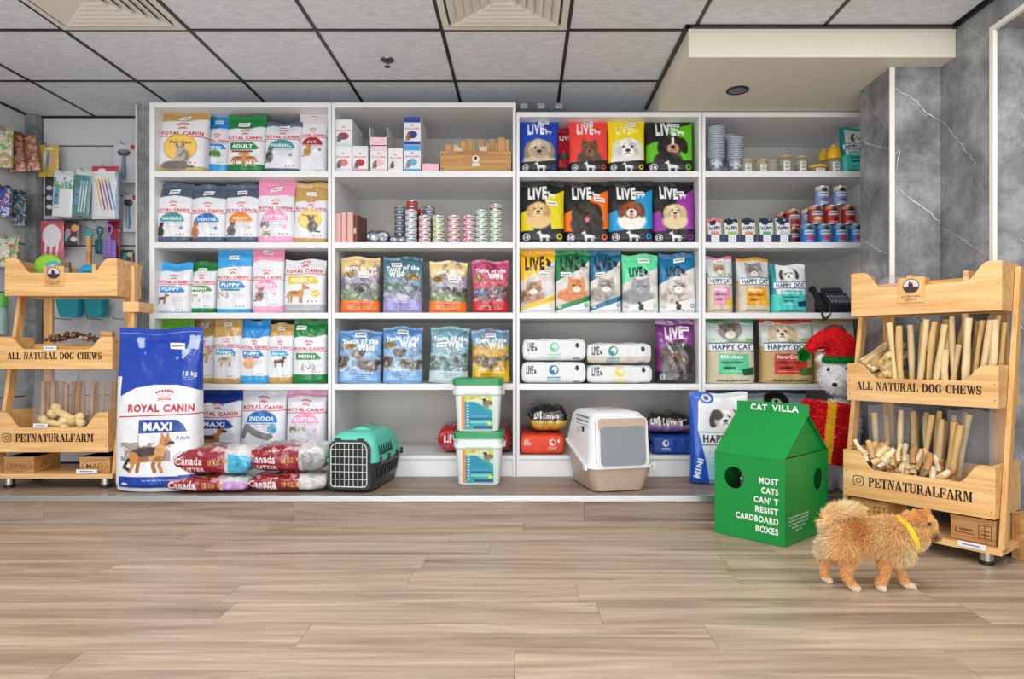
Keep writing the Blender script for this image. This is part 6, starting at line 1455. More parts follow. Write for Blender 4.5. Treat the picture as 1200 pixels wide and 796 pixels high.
# leaning plank at the outer side of the right stand
t = B().b2(0, .11, 0, .04, 0, .19, PINE).build('wooden_plate', 'crate', None, bev=.002); t.location = loc2w(RRL, RRZ, RWD + .03, .2, .06); t.rotation_euler = (0, 0, RRZ + 1.2)
tag(t, 'small dark wooden box leaning against the right side of the right stand', 'box')
t.location.z = .001
for x, z, hh_ in ((.0, 0, .18),):
    q = thing('side_shelf', 'short pine shelf block fixed beside the left stand top tray', 'shelf', loc2w(LRW, 0, RWD + .022, .09, .93))
    B().b2(0, .085, 0, .15, 0, .055, PINE).build('block', 'pine', q, bev=.001); B().b2(.03, .05, .02, .04, .055, .25, PINE).build('upright', 'pine_v', q, bev=.001); B().b2(.03, .05, .02, .04, -.12, 0, PINE).build('upright', 'pine_v', q, bev=.001)

# ---- chews
def stick(p0, p1, r, label, group, col, bend=0.0, seed=0, name='chew_stick'):
    r_ = random.Random(seed); p0, p1 = Vector(p0), Vector(p1); mid = (p0+p1)/2 + Vector((r_.uniform(-1, 1), r_.uniform(-1, 1), 0))*bend
    pts = []; rr = []
    for k in range(6):
        u = k/5; p = p0*(1-u)**2 + mid*2*u*(1-u) + p1*u*u; pts.append(p - p0); rr.append(r*(1 + .12*math.sin(u*9 + seed)) )
    o = B().tube(pts, rr, 9, col).build(name, 'chew', None, 50); o.location = p0
    return tag(o, label, 'chew', group)
CRM = ((226, 198, 146), (214, 178, 118), (232, 208, 162), (222, 186, 120), (206, 176, 130))
r = random.Random(12)
def P_(x, y, z): return loc2w(RRL, RRZ, x, y, z)
XM = (.20,.225,.245,.26,.275,.285,.30,.315,.32,.335,.345,.355,.37,.38,.43,.445,.455,.465,.48,.49,.505,.52,.535,.55,.41,.40)
XB_ = (.09,.12,.20,.22,.24,.26,.28,.29,.33,.345,.36,.375,.39,.40,.31,.37)
# middle tray, standing bunch (x .17-.40) and (.42-.56), pile at the left
k = 0
for x, dx, zt_, y in ((.20, -.035, 1.0, .07), (.225, -.02, .985, .075), (.245, -.012, .99, .12), (.26, .01, 1.0, .16), (.275, -.01, 1.02, .19), (.285, .03, 1.01, .08), (.30, .035, .98, .13), (.315, -.03, .96, .18), (.32, .02, 1.0, .1), (.335, -.012, 1.0, .2), (.345, .045, .985, .07), (.355, .012, 1.01, .15), (.37, .03, .95, .1), (.38, .05, 1.0, .18),
                      (.43, -.02, 1.02, .09), (.445, .0, 1.03, .13), (.455, .02, 1.0, .18), (.465, .01, 1.01, .08), (.48, .035, 1.0, .12), (.49, .03, 1.02, .2), (.505, .045, 1.0, .09), (.52, .04, 1.02, .15), (.535, .03, 1.0, .1), (.55, .025, .99, .17), (.41, .03, .9, .08), (.40, -.01, .88, .07)):
    stick(P_(x, y + .01, .642), P_(x + dx, y + .02, zt_ - .02), .0125 + r.uniform(-.002, .003), 'pale chew stick upright in the middle tray, right stand, %s from the left' % ORD[sorted(XM).index(x)], 'upright chew sticks, middle tray of the right stand', CRM[k % 5], .012, k); k += 1
for j in range(26):
    x = .03 + r.random()*.14; z = .66 + (j // 5)*.028 + r.random()*.01; y = .07 + r.random()*.05
    stick(P_(x, y - .01, z + .02), P_(x + r.uniform(-.03, .08), y + .12, z + .05 + r.random()*.06), .013 + r.random()*.004, 'pale chew stick lying in the pile at the left of the middle tray', 'chew sticks piled in the middle tray of the right stand', CRM[j % 5], .01, 50 + j)
# bottom tray
k = 0
for x, dx, zt_, y in ((.09, -.04, .56, .17), (.12, -.03, .55, .2), (.20, -.01, .585, .12), (.22, .0, .56, .2), (.24, -.015, .58, .16), (.26, .0, .575, .21), (.28, .045, .575, .1), (.29, -.02, .56, .18), (.33, .01, .59, .14), (.345, .02, .56, .1), (.36, .015, .57, .2), (.375, .03, .55, .12), (.39, .05, .58, .18), (.40, .035, .54, .11), (.31, .03, .54, .22), (.37, .04, .585, .23)):
    stick(P_(x, y + .01, .21), P_(x + dx, y + .03, zt_), .0125 + r.uniform(-.002, .003), 'pale chew stick upright in the bottom tray, right stand, %s from the left' % ORD[sorted(XB_).index(x)], 'upright chew sticks, bottom tray of the right stand', CRM[k % 5], .012, 100 + k); k += 1
for j in range(80):
    x = .035 + r.random()*.34; y = .025 + r.random()*.11; z = .27 + r.random()*.10 + (.02 if x < .15 else 0)
    an = r.uniform(-.9, .9); l = .06 + r.random()*.05
    stick(P_(x, y, z), P_(x + l*math.sin(an)*.9, y + l*.3, z + l*abs(math.cos(an))*.7), .009 + r.random()*.007, 'short chunky chew piece in the front of the bottom tray, right stand', 'chew pieces in the bottom tray of the right stand', ((206, 164, 110), (226, 200, 150), (232, 214, 178), (180, 130, 80))[j % 4], .01, 200 + j, 'chew_piece')
def clear_bag(base, rz, x0, x1, y, z0, z1, label, d=.08, seed=1, empty=False):
    t = thing('clear_bag', label, 'plastic bag', loc2w(base, rz, (x0+x1)/2, y, z0), rz); w = x1 - x0; h = z1 - z0
    q = np.linspace(-1, 1, 18); v = np.linspace(0, 1, 14); Q, V = np.meshgrid(q, v)
    x, yy, z = bag_pt(Q, V, w, h, d, seed, .97, .01, -1); x2, y2, z2_ = bag_pt(Q, V, w, h, d, seed, .97, .01, 1)
    B().grid(np.stack([x, yy, z], 2), (226, 230, 234)).grid(np.stack([x2, y2, z2_], 2), (226, 230, 234), flip=True).build('film', 'bagclear', t, 60); return t
clear_bag(RRL, RRZ, .02, .22, .20, .30, .60, 'clear plastic bag of chews behind the bottom tray pile, right stand', .06, 1)
clear_bag(RRL, RRZ, .36, .57, .20, .22, .60, 'large empty clear plastic bag at the right of the bottom tray', .05, 4)
t = thing('crumpled_bag', 'crumpled clear wrapper in the top tray of the right stand', 'plastic bag', P_(.15, .16, 1.13), RRZ)
B().sph((0, 0, .02), (.07, .05, .05), (220, 224, 230), 14, 8).build('film', 'bagclear', t, 60)
# left stand contents
def PL(x, y, z): return loc2w(LRW, 0, x, y, z)
b = B(); r2 = random.Random(3)
for j in range(110):
    rad = .008 + r2.random()*.003; x = .21 + r2.random()*.23; y = .06 + r2.random()*.16; hh_ = .775 + .05*math.sin((x-.21)/.23*math.pi)*(.5 + .5*r2.random())
    p = PL(x, y, hh_); b.sph(p, (rad, rad, rad*.9), [(96, 62, 44), (140, 100, 76), (196, 160, 130), (74, 50, 40)][j % 4], 7, 5)
tag(b.build('round_treats', 'chew', None, 60), 'heap of small round brown treats in the middle tray of the left stand', 'treats', None, 'stuff')
q = B().b2(.0, .3, 0, .2, 0, .10, (160, 120, 80)).build('treat_box_liner', 'crate', None); q.location = PL(.18, .052, .645); tag(q, 'wooden liner box under the round treats in the middle tray of the left stand', 'box')
q = B().box((0, 0, .0), (.06, .05, .05), (196, 150, 96), rz=.3).build('wooden_block', 'crate', None, bev=.003); q.location = PL(.515, .13, .80); tag(q, 'small tan wooden block at the right of the middle tray, left stand', 'block')
for j in range(15):
    x = .12 + j*.022; stick(PL(x, .18 + .02*(j % 3), .215), PL(x + r2.uniform(-.015, .015), .19 + .02*(j % 3), .53 + r2.random()*.03), .012, 'tan chew stick in the clear bag, left stand, %s from the left' % ORD[j], 'bagged chew sticks, left stand', ((196, 148, 96), (180, 130, 80), (206, 164, 112))[j % 3], .008, 300 + j)
for j in range(5):
    x = .47 + j*.022; stick(PL(x, .2, .215), PL(x + .02, .21, .53 + r2.random()*.03), .011, 'tan chew stick at the right end of the left stand bottom tray, %s of five' % ORD[j], 'right-hand chew sticks, left stand', (190, 140, 88), .008, 330 + j)
clear_bag(LRW, 0, .10, .33, .16, .215, .62, 'clear bag round the tan sticks, bottom tray of the left stand', .12, 2)
clear_bag(LRW, 0, .34, .54, .17, .215, .63, 'second clear bag, right half of the bottom tray, left stand', .10, 5)
def bone(base, x, y, z, l, rz, ry, seed, label):
    b = B(); r_ = .02
    b.tube([(-l/2, 0, 0), (-l/4, 0, .003), (0, 0, 0), (l/4, 0, -.002), (l/2, 0, 0)], [.024, .019, .021, .019, .024], 12, (226, 196, 138))
    for sx in (-1, 1):
        for sz in (-1, 1): b.sph((sx*l*.5, 0, sz*.018), (.026, .022, .022), (232, 206, 152), 10, 7)
    o = b.build('rawhide_bone', 'chew', None, 60); o.location = loc2w(base, 0, x, y, z); o.rotation_euler = (0, ry, rz)
    return tag(o, label, 'bone')
bone(LRW, .33, .07, .375, .12, .3, .5, 1, 'knotted cream rawhide bone, upper one in the bottom tray of the left stand')
bone(LRW, .38, .06, .345, .11, -.4, -.2, 2, 'cream rawhide bone, lower right one in the bottom tray of the left stand')
bone(LRW, .27, .06, .335, .10, .1, .1, 3, 'cream rawhide bone, lower left one in the bottom tray of the left stand')

# ================================================================ hanging goods on the left
def pack(x0, x1, y0, y1, Y, artf, label, name='blister_pack', cat='pack', d=.018, mat='gloss', hook=True, rz=0, n=None, rot=0):
    w = wx(x1, Y) - wx(x0, Y); h = wz(y0, Y) - wz(y1, Y)
    A = artf(h/w, n or max(22, int((x1-x0)*1.6)))
    t = thing(name, label, cat, ((wx(x0, Y) + wx(x1, Y))/2, Y, wz(y1, Y)), rz); t.rotation_euler = (0, rot, rz)
    X_, Z_ = np.meshgrid(np.linspace(-w/2, w/2, A.w), np.linspace(h, 0, A.h))
    bul = d*.5*np.clip(1 - (np.abs(X_)/(w/2))**4, 0, 1)*np.clip(1 - (np.abs(Z_ - h*.48)/(h*.5))**6, 0, 1)
    B().grid(np.stack([X_, -bul - .001, Z_], 2), A.I, flip=True).grid(np.stack([X_[::4], np.full(X_[::4].shape, .002), Z_[::4]], 2)[:, ::4], A.I[A.h//2, 1]).build('pack_front', mat, t, 60)
    if hook:
        B().tube([(0, 4.356 - Y, h - .012), (0, -.02, h - .012), (0, -.04, h + .004)], .002, 6, (120, 122, 126)).build('hook', 'metal', t, 60)
    return t
def tooth(bg, top, bar, n_=3, green=False):
    def f(a, n):
        A = Art(n, a, bg); A.rect(-.1, -.1, 1.1, .12*a, top); A.noise(A.maskrect(0, .12*a, 1, .4*a), (60, 150, 70) if green else (40, 120, 130), 5, 3, .48, .55, .8 if green else .4)
        for k in range(n_): x = .45 + .16*k; A.line([(x, .25*a), (x - .04, .92*a)], .07, bar); A.line([(x, .25*a), (x, .34*a)], .1, (160, 190, 210))
        A.rect(.08, .4*a, .36, .75*a, (90, 160, 200)); A.ell(.22, .55*a, .1, .08, (130, 90, 60)); A.scribble(.1, .8*a, .4, 2, .05, (60, 60, 70), 3, .7); return A
    return f
def plain(bg, spots, txt=None):
    def f(a, n):
        A = Art(n, a, bg)
        for (x, y, rx, ry, c) in spots: A.ell(x, y*a, rx, ry*a, c, .1, 2)
        if txt: A.text(txt, .5, .12*a, .08*a, (240, 240, 240), w=.6)
        A.scribble(.15, .85*a, .85, 1, .05, fade(bg, .5), 3, .6); return A
    return f
YH = 4.27
pack(45, 69, 170, 208, YH, plain((206, 182, 70), [(.35, .45, .08, .3, (220, 226, 236)), (.5, .5, .06, .3, (90, 140, 190)), (.7, .5, .08, .25, (226, 160, 170)), (.6, .12, .2, .05, (236, 230, 190))]), 'yellow pack with small grooming tools hanging by the grey wall corner')
pack(53, 65, 207, 253, 4.2, plain((44, 46, 50), [(.5, .3, .3, .06, (200, 200, 200)), (.5, .55, .3, .06, (190, 190, 190)), (.5, .78, .3, .06, (200, 200, 206))]), 'narrow black pack left of the green toothbrush packs')
pack(61, 84, 200, 254, 4.16, tooth((222, 228, 230), (206, 216, 216), (226, 228, 232), 3, True), 'white and green toothbrush pack, leftmost of the three large packs', rot=.05)
pack(84, 104, 199, 253, 4.15, tooth((90, 140, 140), (216, 220, 220), (232, 234, 236), 3), 'dark teal toothbrush pack in the middle of the three large packs', rot=.1)
pack(98, 110, 203, 254, 4.2, plain((196, 204, 206), [(.5, .4, .2, .3, (150, 166, 170))]), 'grey-white pack just behind the pack of coloured toothbrushes')
def pens(a, n):
    A = Art(n, a, (226, 226, 228)); A.rect(-.1, -.1, 1.1, .1*a, (190, 60, 80)); A.ell(.4, .1*a, .16, .06*a, (232, 232, 234))
    for k, c in enumerate(((226, 170, 60), (60, 60, 110), (190, 60, 110), (50, 70, 150), (60, 120, 180))): A.line([(.2 + .12*k, .28*a), (.42 + .12*k, .82*a)], .05, c); A.line([(.18 + .12*k, .26*a), (.2 + .12*k, .32*a)], .06, (210, 170, 90))
    A.rect(.9, .1*a, 1.1, 2*a, (60, 110, 140), .6); A.line([(.06, .15*a), (.06, .95*a), (.9, .97*a)], .01, (160, 166, 172)); return A
pack(108, 139, 195, 257, 4.14, pens, 'clear pack of coloured long toothbrushes, largest of the hanging packs', d=.03)
pack(48, 75, 259, 303, 4.25, plain((206, 90, 110), [(.5, .4, .4, .3, (226, 226, 230)), (.25, .7, .06, .25, (232, 232, 232)), (.5, .7, .06, .25, (232, 232, 232)), (.75, .7, .06, .25, (232, 232, 232))]), 'pink pack with white brushes under the toothbrush packs')
pack(74, 93, 259, 288, 4.26, plain((60, 50, 54), [(.35, .5, .18, .2, (226, 120, 150)), (.25, .65, .1, .2, (70, 180, 200)), (.75, .3, .2, .15, (232, 160, 90)), (.7, .75, .2, .1, (226, 220, 210))]), 'dark pack with pink and cyan items, right of the pink pack')
pack(127, 141, 259, 308, 4.3, plain((170, 30, 50), [(.6, .5, .1, .3, (190, 60, 80))]), 'narrow red pack behind the lilac slicker brush', hook=False)
pack(142, 157, 293, 312, 4.25, plain((50, 56, 60), [(.3, .5, .18, .35, (40, 140, 150)), (.7, .3, .2, .15, (220, 190, 120))]), 'small dark pack with a teal tool above the top tray corner')
def tool(px, py0, py1, Y, head, handle, label, hw, card=None, kind='rake'):
    t = thing('grooming_tool', label, 'grooming tool', (wx(px, Y), Y, wz(py1, Y))); h = wz(py0, Y) - wz(py1, Y)
    if card:
        w = wx(card[1], Y) - wx(card[0], Y); ox = wx((card[0]+card[1])/2, Y) - wx(px, Y)
        B().box((ox, .012, h/2), (w, .002, h*1.02), (206, 206, 212)).box((ox + w*.35, .0095, h*.93), (w*.18, .002, h*.12), (190, 50, 60)).build('backing_card', 'paper', t)
        hz = h*.72
    else: hz = h*.72
    B().tube([(0, 0, h*.08), (.002, -.004, h*.25), (.0, -.004, h*.5), (0, 0, hz)], [.010, .013, .011, .008], 12, handle).build('handle', 'plastic', t, 60)
    if kind == 'rake':
        B().tube([(-hw, 0, hz + .022), (-hw*.7, 0, hz + .006), (0, 0, hz), (hw*.7, 0, hz + .006), (hw, 0, hz + .022)], [.005, .010, .012, .010, .005], 10, head).build('head', 'plastic', t, 60)
        b = B()
        for k in range(9): x = -hw*.8 + hw*.2*k; b.box((x, 0, hz + .022), (.003, .003, .024), (180, 182, 186))
        b.build('teeth', 'metal', t)['kind'] = 'stuff'
    elif kind == 'slicker':
        B().box((0, 0, h*.32), (hw*2, .02, h*.52), head).build('head', 'plastic', t, bev=.008)
        b = B()
        for i_ in range(6):
            for j_ in range(7): b.box((-hw*.75 + hw*.3*i_, -.013, h*.1 + h*.42*j_/6), (.004, .008, .004), fade(head, .65))
        b.build('bristles', 'plastic', t)['kind'] = 'stuff'
        B().tube([(0, 0, h*.55), (0, 0, h*.72), (-.015, 0, h*.8), (-.018, 0, h*.92), (0, 0, h*.99), (.018, 0, h*.92), (.015, 0, h*.8), (0, 0, h*.72)], .007, 8, head).build('grip_loop', 'plastic', t, 60)
    else:
        B().sph((0, 0, h*.86), (.03, .014, .022), head, 14, 8).build('head', 'plastic', t, 60)
        B().tube([(0, 0, h*.02), (0, 0, h*.8)], [.014, .018], 12, handle).build('wooden_body', 'pine_v', t, 60)
    B().tube([(0, 4.356 - Y, h*1.0), (0, -.02, h*1.0), (0, -.035, h*1.04)], .002, 6, (110, 112, 116)).build('hook', 'metal', t, 60)
    return t
tool(145, 169, 213, 4.27, (70, 74, 80), (120, 150, 176), 'grey deshedding comb on a white card, upper one by the pillar', .036, (132, 158))
tool(150, 228, 271, 4.27, (50, 52, 56), (130, 160, 180), 'smaller deshedding comb on a card, lower one by the pillar', .022, (143, 158))
tool(104.5, 268, 312, 4.24, (60, 170, 180), (206, 150, 90), 'wooden handled brush with teal head hanging in the middle', .02, None, 'brush')
tool(117, 266, 300, 4.26, (30, 110, 110), (30, 110, 110), 'dark teal grooming mitt comb left of the lilac brush', .028, None, 'slicker')
tool(128.5, 263, 306, 4.2, (150, 120, 200), (150, 120, 200), 'lilac slicker brush with a loop grip', .042, None, 'slicker')
# treat bags on the left wall
def treats(c, c2, c3):
    def f(a, n):
        A = Art(n, a, c); A.noise(np.ones(A.X.shape), c2, 6, 3, .48, .56, .8); A.noise(np.ones(A.X.shape), c3, 8, 8, .58, .64, .8); A.rect(-.1, -.1, 1.1, .08*a, fade(c, .7)); return A
    return f
def hang(x0, x1, y0, y1, Y, ar, lb, rz=0, mat='gloss', roll=0, d=.04):
    t = bag(x0, x1, y0, wz(y1, Y), ar, lb, d, Y=Y, mat=mat, sticker=None, rz=rz, name='treat_bag', n=40, seed=int(x1), roll=roll)
    h = wz(y0, Y) - wz(y1, Y)
    B().tube([(0, .06, h - .015), (0, -.03, h - .015), (0, -.04, h)], .002, 6, (110, 112, 116)).build('hook', 'metal', t, 60)
hang(-8, 11, 148, 196, 4.05, treats((206, 206, 190), (196, 140, 90), (80, 170, 60)), 'green and cream treat bag at the far left edge', .3)
hang(9, 28, 153, 201, 4.12, treats((150, 100, 80), (190, 140, 110), (110, 50, 40)), 'brown patterned treat bag, left of its twin on the left wall', .3, roll=-8)
hang(24, 45, 156, 200, 4.18, treats((160, 112, 90), (206, 160, 130), (150, 60, 50)), 'brown patterned treat bag nearest the grey wall corner', .3, roll=-10)
hang(-6, 9, 217, 254, 4.08, treats((40, 80, 160), (220, 226, 232), (190, 40, 50)), 'blue and white treat pack at the far left edge', .2)
hang(13, 28, 223, 265, 4.15, treats((40, 84, 110), (30, 60, 84), (190, 160, 120)), 'dark blue treat pack on the left wall', .2)
hang(-6, 18, 275, 313, 4.06, treats((206, 210, 196), (90, 150, 60), (190, 60, 40)), 'green, white and red treat bag above the top tray at the left edge', .25)
# things in the top tray
t = thing('retractable_lead', 'lime green and blue retractable dog lead in the top tray', 'dog lead', PL(.18, .15, 1.10)); 
B().sph((0, 0, .085), (.078, .022, .062), (140, 200, 50), 20, 12).build('casing', 'plastic', t, 60)
B().sph((.03, -.012, .065), (.055, .016, .048), (60, 170, 206), 20, 12).build('blue_cover', 'plastic', t, 60)
B().sph((.03, -.024, .06), (.032, .008, .026), (206, 214, 220), 16, 8).build('badge', 'plastic', t, 60)
t = thing('brown_pack', 'upright brown pack beside the green dog lead', 'pack', PL(.285, .15, 1.05)); B().box((0, 0, .08), (.04, .02, .15), (130, 96, 74), ry=-.1).build('box_body', 'card', t, bev=.002); B().box((0, -.011, .1), (.03, .001, .05), (200, 176, 150), ry=-.1).build('label', 'paper', t)
t = thing('blue_toy', 'bright blue bone-shaped toy in the top tray', 'toy', PL(.41, .14, 1.12))
B().tube([(-.05, 0, .02), (-.02, 0, .045), (.02, 0, .045), (.05, 0, .02)], [.018, .024, .024, .018], 12, (30, 150, 196)).build('toy_body', 'plastic', t, 60)
for s_ in (-1, 1): B().sph((s_*.055, 0, .02), (.022, .018, .022), (30, 150, 196), 12, 8).build('toy_end', 'plastic', t, 60)
# teal bowls hanging under the top tray, on the wall
for k, (x0, x1) in enumerate(((68, 98), (100, 126))):
    Y = 4.26; t = thing('travel_bowl', ['left', 'right'][k] + ' of two teal bowls hanging upside down behind the left stand', 'bowl', (wx((x0+x1)/2, Y), Y, wz(372, Y)))
    w = wx(x1, Y) - wx(x0, Y)
    B().rings([rrect(w*.7, .06, .025, 5, z=0), rrect(w*.86, .07, .03, 5, z=.03), rrect(w, .08, .03, 5, z=.10), rrect(w*1.03, .085, .03, 5, z=.105), rrect(w*1.03, .085, .03, 5, z=.115)], [(30, 150, 166)]*5).build('bowl_body', 'plastic', t, 50)
    B().tube([(0, .06, .13), (0, 0, .13), (0, -.03, .14)], .002, 6, (110, 112, 116)).build('hook', 'metal', t)
t = thing('green_bottle', 'green topped bottle at the far left edge behind the stand', 'bottle', (wx(2, 4.1), 4.1, wz(392, 4.1)))
B().lathe((0,0,0), [(.03, 0), (.032, .1), (.028, .15), (.02, .17)], 18, [(150, 180, 176)]*4).build('bottle_body', 'softplastic', t, 50); B().lathe((0,0,0), [(.03, .17), (.034, .2), (.026, .25)], 18, [(90, 180, 60)]*3).build('cap', 'plastic', t, 50)
for k, (px, py) in enumerate(((35, 376), (72, 374), (110, 374), (140, 374))):
    t = B().tube([(0, .09, 0), (0, -.06, 0), (0, -.07, .015)], .003, 6, (150, 152, 156)).build('wall_hook', 'metal', None); t.location = W3(px, py, 4.27)
    tag(t, 'empty metal hook on the slatted wall, %s behind the left stand' % names[k], 'hook')

q = thing('hanging_rail', 'thin metal rail with prongs under the toothbrush packs', 'rail', W3(94, 258, 4.3))
B().tube([(-.26, 0, 0), (.26, 0, 0)], .004, 8, (150, 152, 156)).build('rail', 'metal', q, 60)
for x in (-.22, -.08, .06, .2): B().tube([(x, .056, .0), (x, -.09, .0), (x, -.10, .015)], .0025, 6, (150, 152, 156)).build('prong', 'metal', q, 60)
pack(74, 86, 202, 250, 4.22, tooth((206, 214, 216), (226, 228, 230), (206, 210, 214), 2, True), 'pale pack half hidden behind the white and green toothbrush pack')
pack(128, 141, 200, 250, 4.2, plain((150, 170, 190), [(.5, .5, .2, .3, (90, 130, 170))]), 'grey-blue pack behind the right edge of the coloured toothbrushes')
# ================================================================ soft figures: one continuous body each
def fused(blobs, voxel, name, colf, mat, parent, smooth_it=6):
    b = B()
    for bl in blobs:
        if bl[0] == 's': b.sph(bl[1], bl[2], (255, 255, 255), 18, 12, bl[3] if len(bl) > 3 else None)
        else: 
            pts, rr = bl[1], bl[2]; P, R_ = [], []
            for i in range(len(pts) - 1):
                for k in range(4): u = k/4; P.append(Vector(pts[i]).lerp(Vector(pts[i+1]), u)); R_.append(rr[i]*(1-u) + rr[i+1]*u)
            P.append(Vector(pts[-1])); R_.append(rr[-1]); b.tube(P, R_, 14, (255,255,255))
            for p, q in zip(pts, rr): b.sph(p, (q*.98,)*3, (255,255,255), 14, 10)
    tmp = b.build('tmp', mat)
    m1 = tmp.modifiers.new('r', 'REMESH'); m1.mode = 'VOXEL'; m1.voxel_size = voxel
    m2 = tmp.modifiers.new('s', 'SMOOTH'); m2.iterations = smooth_it; m2.factor = .5
    dg = bpy.context.evaluated_depsgraph_get(); dg.update()
    me = bpy.data.meshes.new_from_object(tmp.evaluated_get(dg)); bpy.data.objects.remove(tmp)
    n = len(me.vertices); co = np.empty(n*3); me.vertices.foreach_get('co', co); co = co.reshape(-1, 3)
    for a in list(me.color_attributes): me.color_attributes.remove(a)
    at = me.color_attributes.new('Col', 'FLOAT_COLOR', 'POINT'); C = np.ones((n, 4)); C[:, :3] = lin(colf(co)); at.data.foreach_set('color', C.ravel())
    me.materials.clear(); me.materials.append(M[mat]); me.polygons.foreach_set('use_smooth', [True]*len(me.polygons)); me.name = name
    o = bpy.data.objects.new(name, me); COL.objects.link(o); o.parent = parent
    return o
def strands(src, n, lenf, width, colf, name, mat, parent, comb=(0,0,0), cw=.6, seed=1, jitter=.35, keep=None, curl=.0):
    me = src.data; me.calc_loop_triangles(); nt = len(me.loop_triangles)
    tv = np.empty(nt*3, int); me.loop_triangles.foreach_get('vertices', tv); tv = tv.reshape(-1, 3)
    co = np.empty(len(me.vertices)*3); me.vertices.foreach_get('co', co); co = co.reshape(-1, 3)
    A_, B_, C_ = co[tv[:, 0]], co[tv[:, 1]], co[tv[:, 2]]; N = np.cross(B_-A_, C_-A_); ar = np.linalg.norm(N, axis=1); N = N/np.maximum(ar, 1e-12)[:, None]
    rs = np.random.RandomState(seed); idx = rs.choice(nt, n, p=ar/ar.sum()); u = rs.rand(n, 1); v = rs.rand(n, 1); fl_ = (u+v) > 1; u = np.where(fl_, 1-u, u); v = np.where(fl_, 1-v, v)
    P = A_[idx] + u*(B_[idx]-A_[idx]) + v*(C_[idx]-A_[idx]); Nn = N[idx]
    if keep is not None: k = keep(P); P, Nn = P[k], Nn[k]
    n = len(P); cm = comb(P) if callable(comb) else np.array([comb]*n)
    D = Nn*(1-cw) + cm*cw + rs.randn(n, 3)*jitter*.5; D /= np.linalg.norm(D, axis=1)[:, None]
    L_ = lenf(P)[:, None]*(.65 + .7*rs.rand(n, 1)); T = np.cross(D, rs.randn(n, 3)); T /= np.linalg.norm(T, axis=1)[:, None]
    M1 = P + D*L_*.55 + Nn*L_*.06; tip = P + D*L_ + cm*L_*.15 - np.array([0, 0, 1])*L_*curl
    w = width*(.7 + .6*rs.rand(n, 1)); P = P - Nn*.003
    V = np.stack([P - T*w, P + T*w, M1 + T*w*.7, M1 - T*w*.7, tip], 1).reshape(-1, 3)
    c = colf(P + Nn*.003); j = (1 + (rs.rand(n, 1) - .5)*.22); c = np.clip(c*j, 0, 255); c = np.repeat(c, 5, 0)
    i0 = np.arange(n)*5; me2 = bpy.data.meshes.new(name); nv = len(V)
    F4 = np.stack([i0, i0+1, i0+2, i0+3], 1); F3 = np.stack([i0+3, i0+2, i0+4], 1)
    me2.vertices.add(nv); me2.vertices.foreach_set('co', V.ravel()); me2.loops.add(n*7); me2.polygons.add(n*2)
    loops = np.concatenate([F4, F3], 1).ravel(); me2.loops.foreach_set('vertex_index', loops.astype(np.int32))
    st = np.empty(n*2, np.int32); st[0::2] = np.arange(n)*7; st[1::2] = np.arange(n)*7 + 4; me2.polygons.foreach_set('loop_start', st)
    me2.update(calc_edges=True); me2.validate()
    at = me2.color_attributes.new('Col', 'FLOAT_COLOR', 'POINT'); C = np.ones((nv, 4)); C[:, :3] = lin(c); at.data.foreach_set('color', C.ravel())
    me2.materials.append(M[mat]); o = bpy.data.objects.new(name, me2); COL.objects.link(o); o.parent = parent; o['kind'] = 'stuff'
    return o
def mixc(a, b, t): t = np.clip(t, 0, 1)[:, None]; return np.array(a, float)*(1-t) + np.array(b, float)*t

# ---------------------------------------------------------------- the puppy
DY = 2.42
dog = thing('puppy', 'fluffy cream and orange puppy walking on the floor with a yellow collar', 'dog', (wx(1025, DY), DY, 0))
O_ = Vector((wx(1025, DY), DY, 0))
def D(px, py, dy=0):
    Y = DY + dy; v = W3(px, py, Y) - O_; return (v.x, v.y, v.z)
def Dz(px, z, dy=0):
    Y = DY + dy; return (wx(px, Y) - O_.x, dy, z)
def El(px, py, dy, rx, ry, rz, rot=0): return ('s', D(px, py, dy), (rx, ry, rz), Matrix.Rotation(rot, 3, 'Y'))
blobs = [El(985, 630, 0, .054, .050, .058), El(1002, 629, 0, .068, .054, .054), El(1022, 629, 0, .070, .056, .055), El(1040, 630, 0, .066, .060, .068), El(1054, 632, 0, .056, .056, .066, -.3),
         ('t', [D(1050, 628), D(1064, 624), D(1074, 620)], [.056, .050, .042]),
         El(1080, 615, 0, .050, .050, .047), El(1072, 630, 0, .04, .05, .04), El(1076, 621, -.012, .036, .036, .036), El(1086, 620, .0, .034, .036, .032),
         ('t', [D(1088, 620), D(1094, 626), D(1099.5, 631)], [.026, .018, .011]),
         ('t', [D(1089, 627), D(1095, 633)], [.018, .009]),
         ('t', [D(1084, 605, .016), D(1085.5, 598.5, .016)], [.015, .004]), ('t', [D(1071, 607, -.028), D(1070, 600, -.03)], [.016, .005]),
         # tail curled over the back
         ('t', [D(974, 618), D(970, 608), D(977, 600), D(989, 597.5), D(1000, 598.5), D(1008, 601)], [.020, .020, .018, .016, .014, .009]),
         # far hind leg, near hind leg
         ('t', [D(975, 640, .035), D(969, 656, .04), Dz(966, .055, .042), Dz(967, .02, .042), Dz(972, .012, .036)], [.040, .024, .013, .012, .012]),
         ('t', [D(987, 640, -.03), D(997, 656, -.04), Dz(990, .062, -.042), Dz(998, .025, -.042), Dz(1004, .012, -.048)], [.046, .027, .015, .013, .013]),
         # front legs
         ('t', [D(1042, 645, -.03), D(1036, 662, -.035), Dz(1036, .05, -.036), Dz(1031, .022, -.036), Dz(1034, .014, -.046)], [.038, .023, .016, .015, .014]),
         ('t', [D(1052, 648, .02), D(1053, 664, .012), Dz(1056, .045, .0), Dz(1061, .02, -.012), Dz(1068, .012, -.024)], [.034, .022, .015, .014, .012])]
OX = O_.x
def pxof(P): return VX + F*(P[:, 0] + OX)/(P[:, 1] + DY)
def pyof(P): return VY - F*(P[:, 2] - HC)/(P[:, 1] + DY)
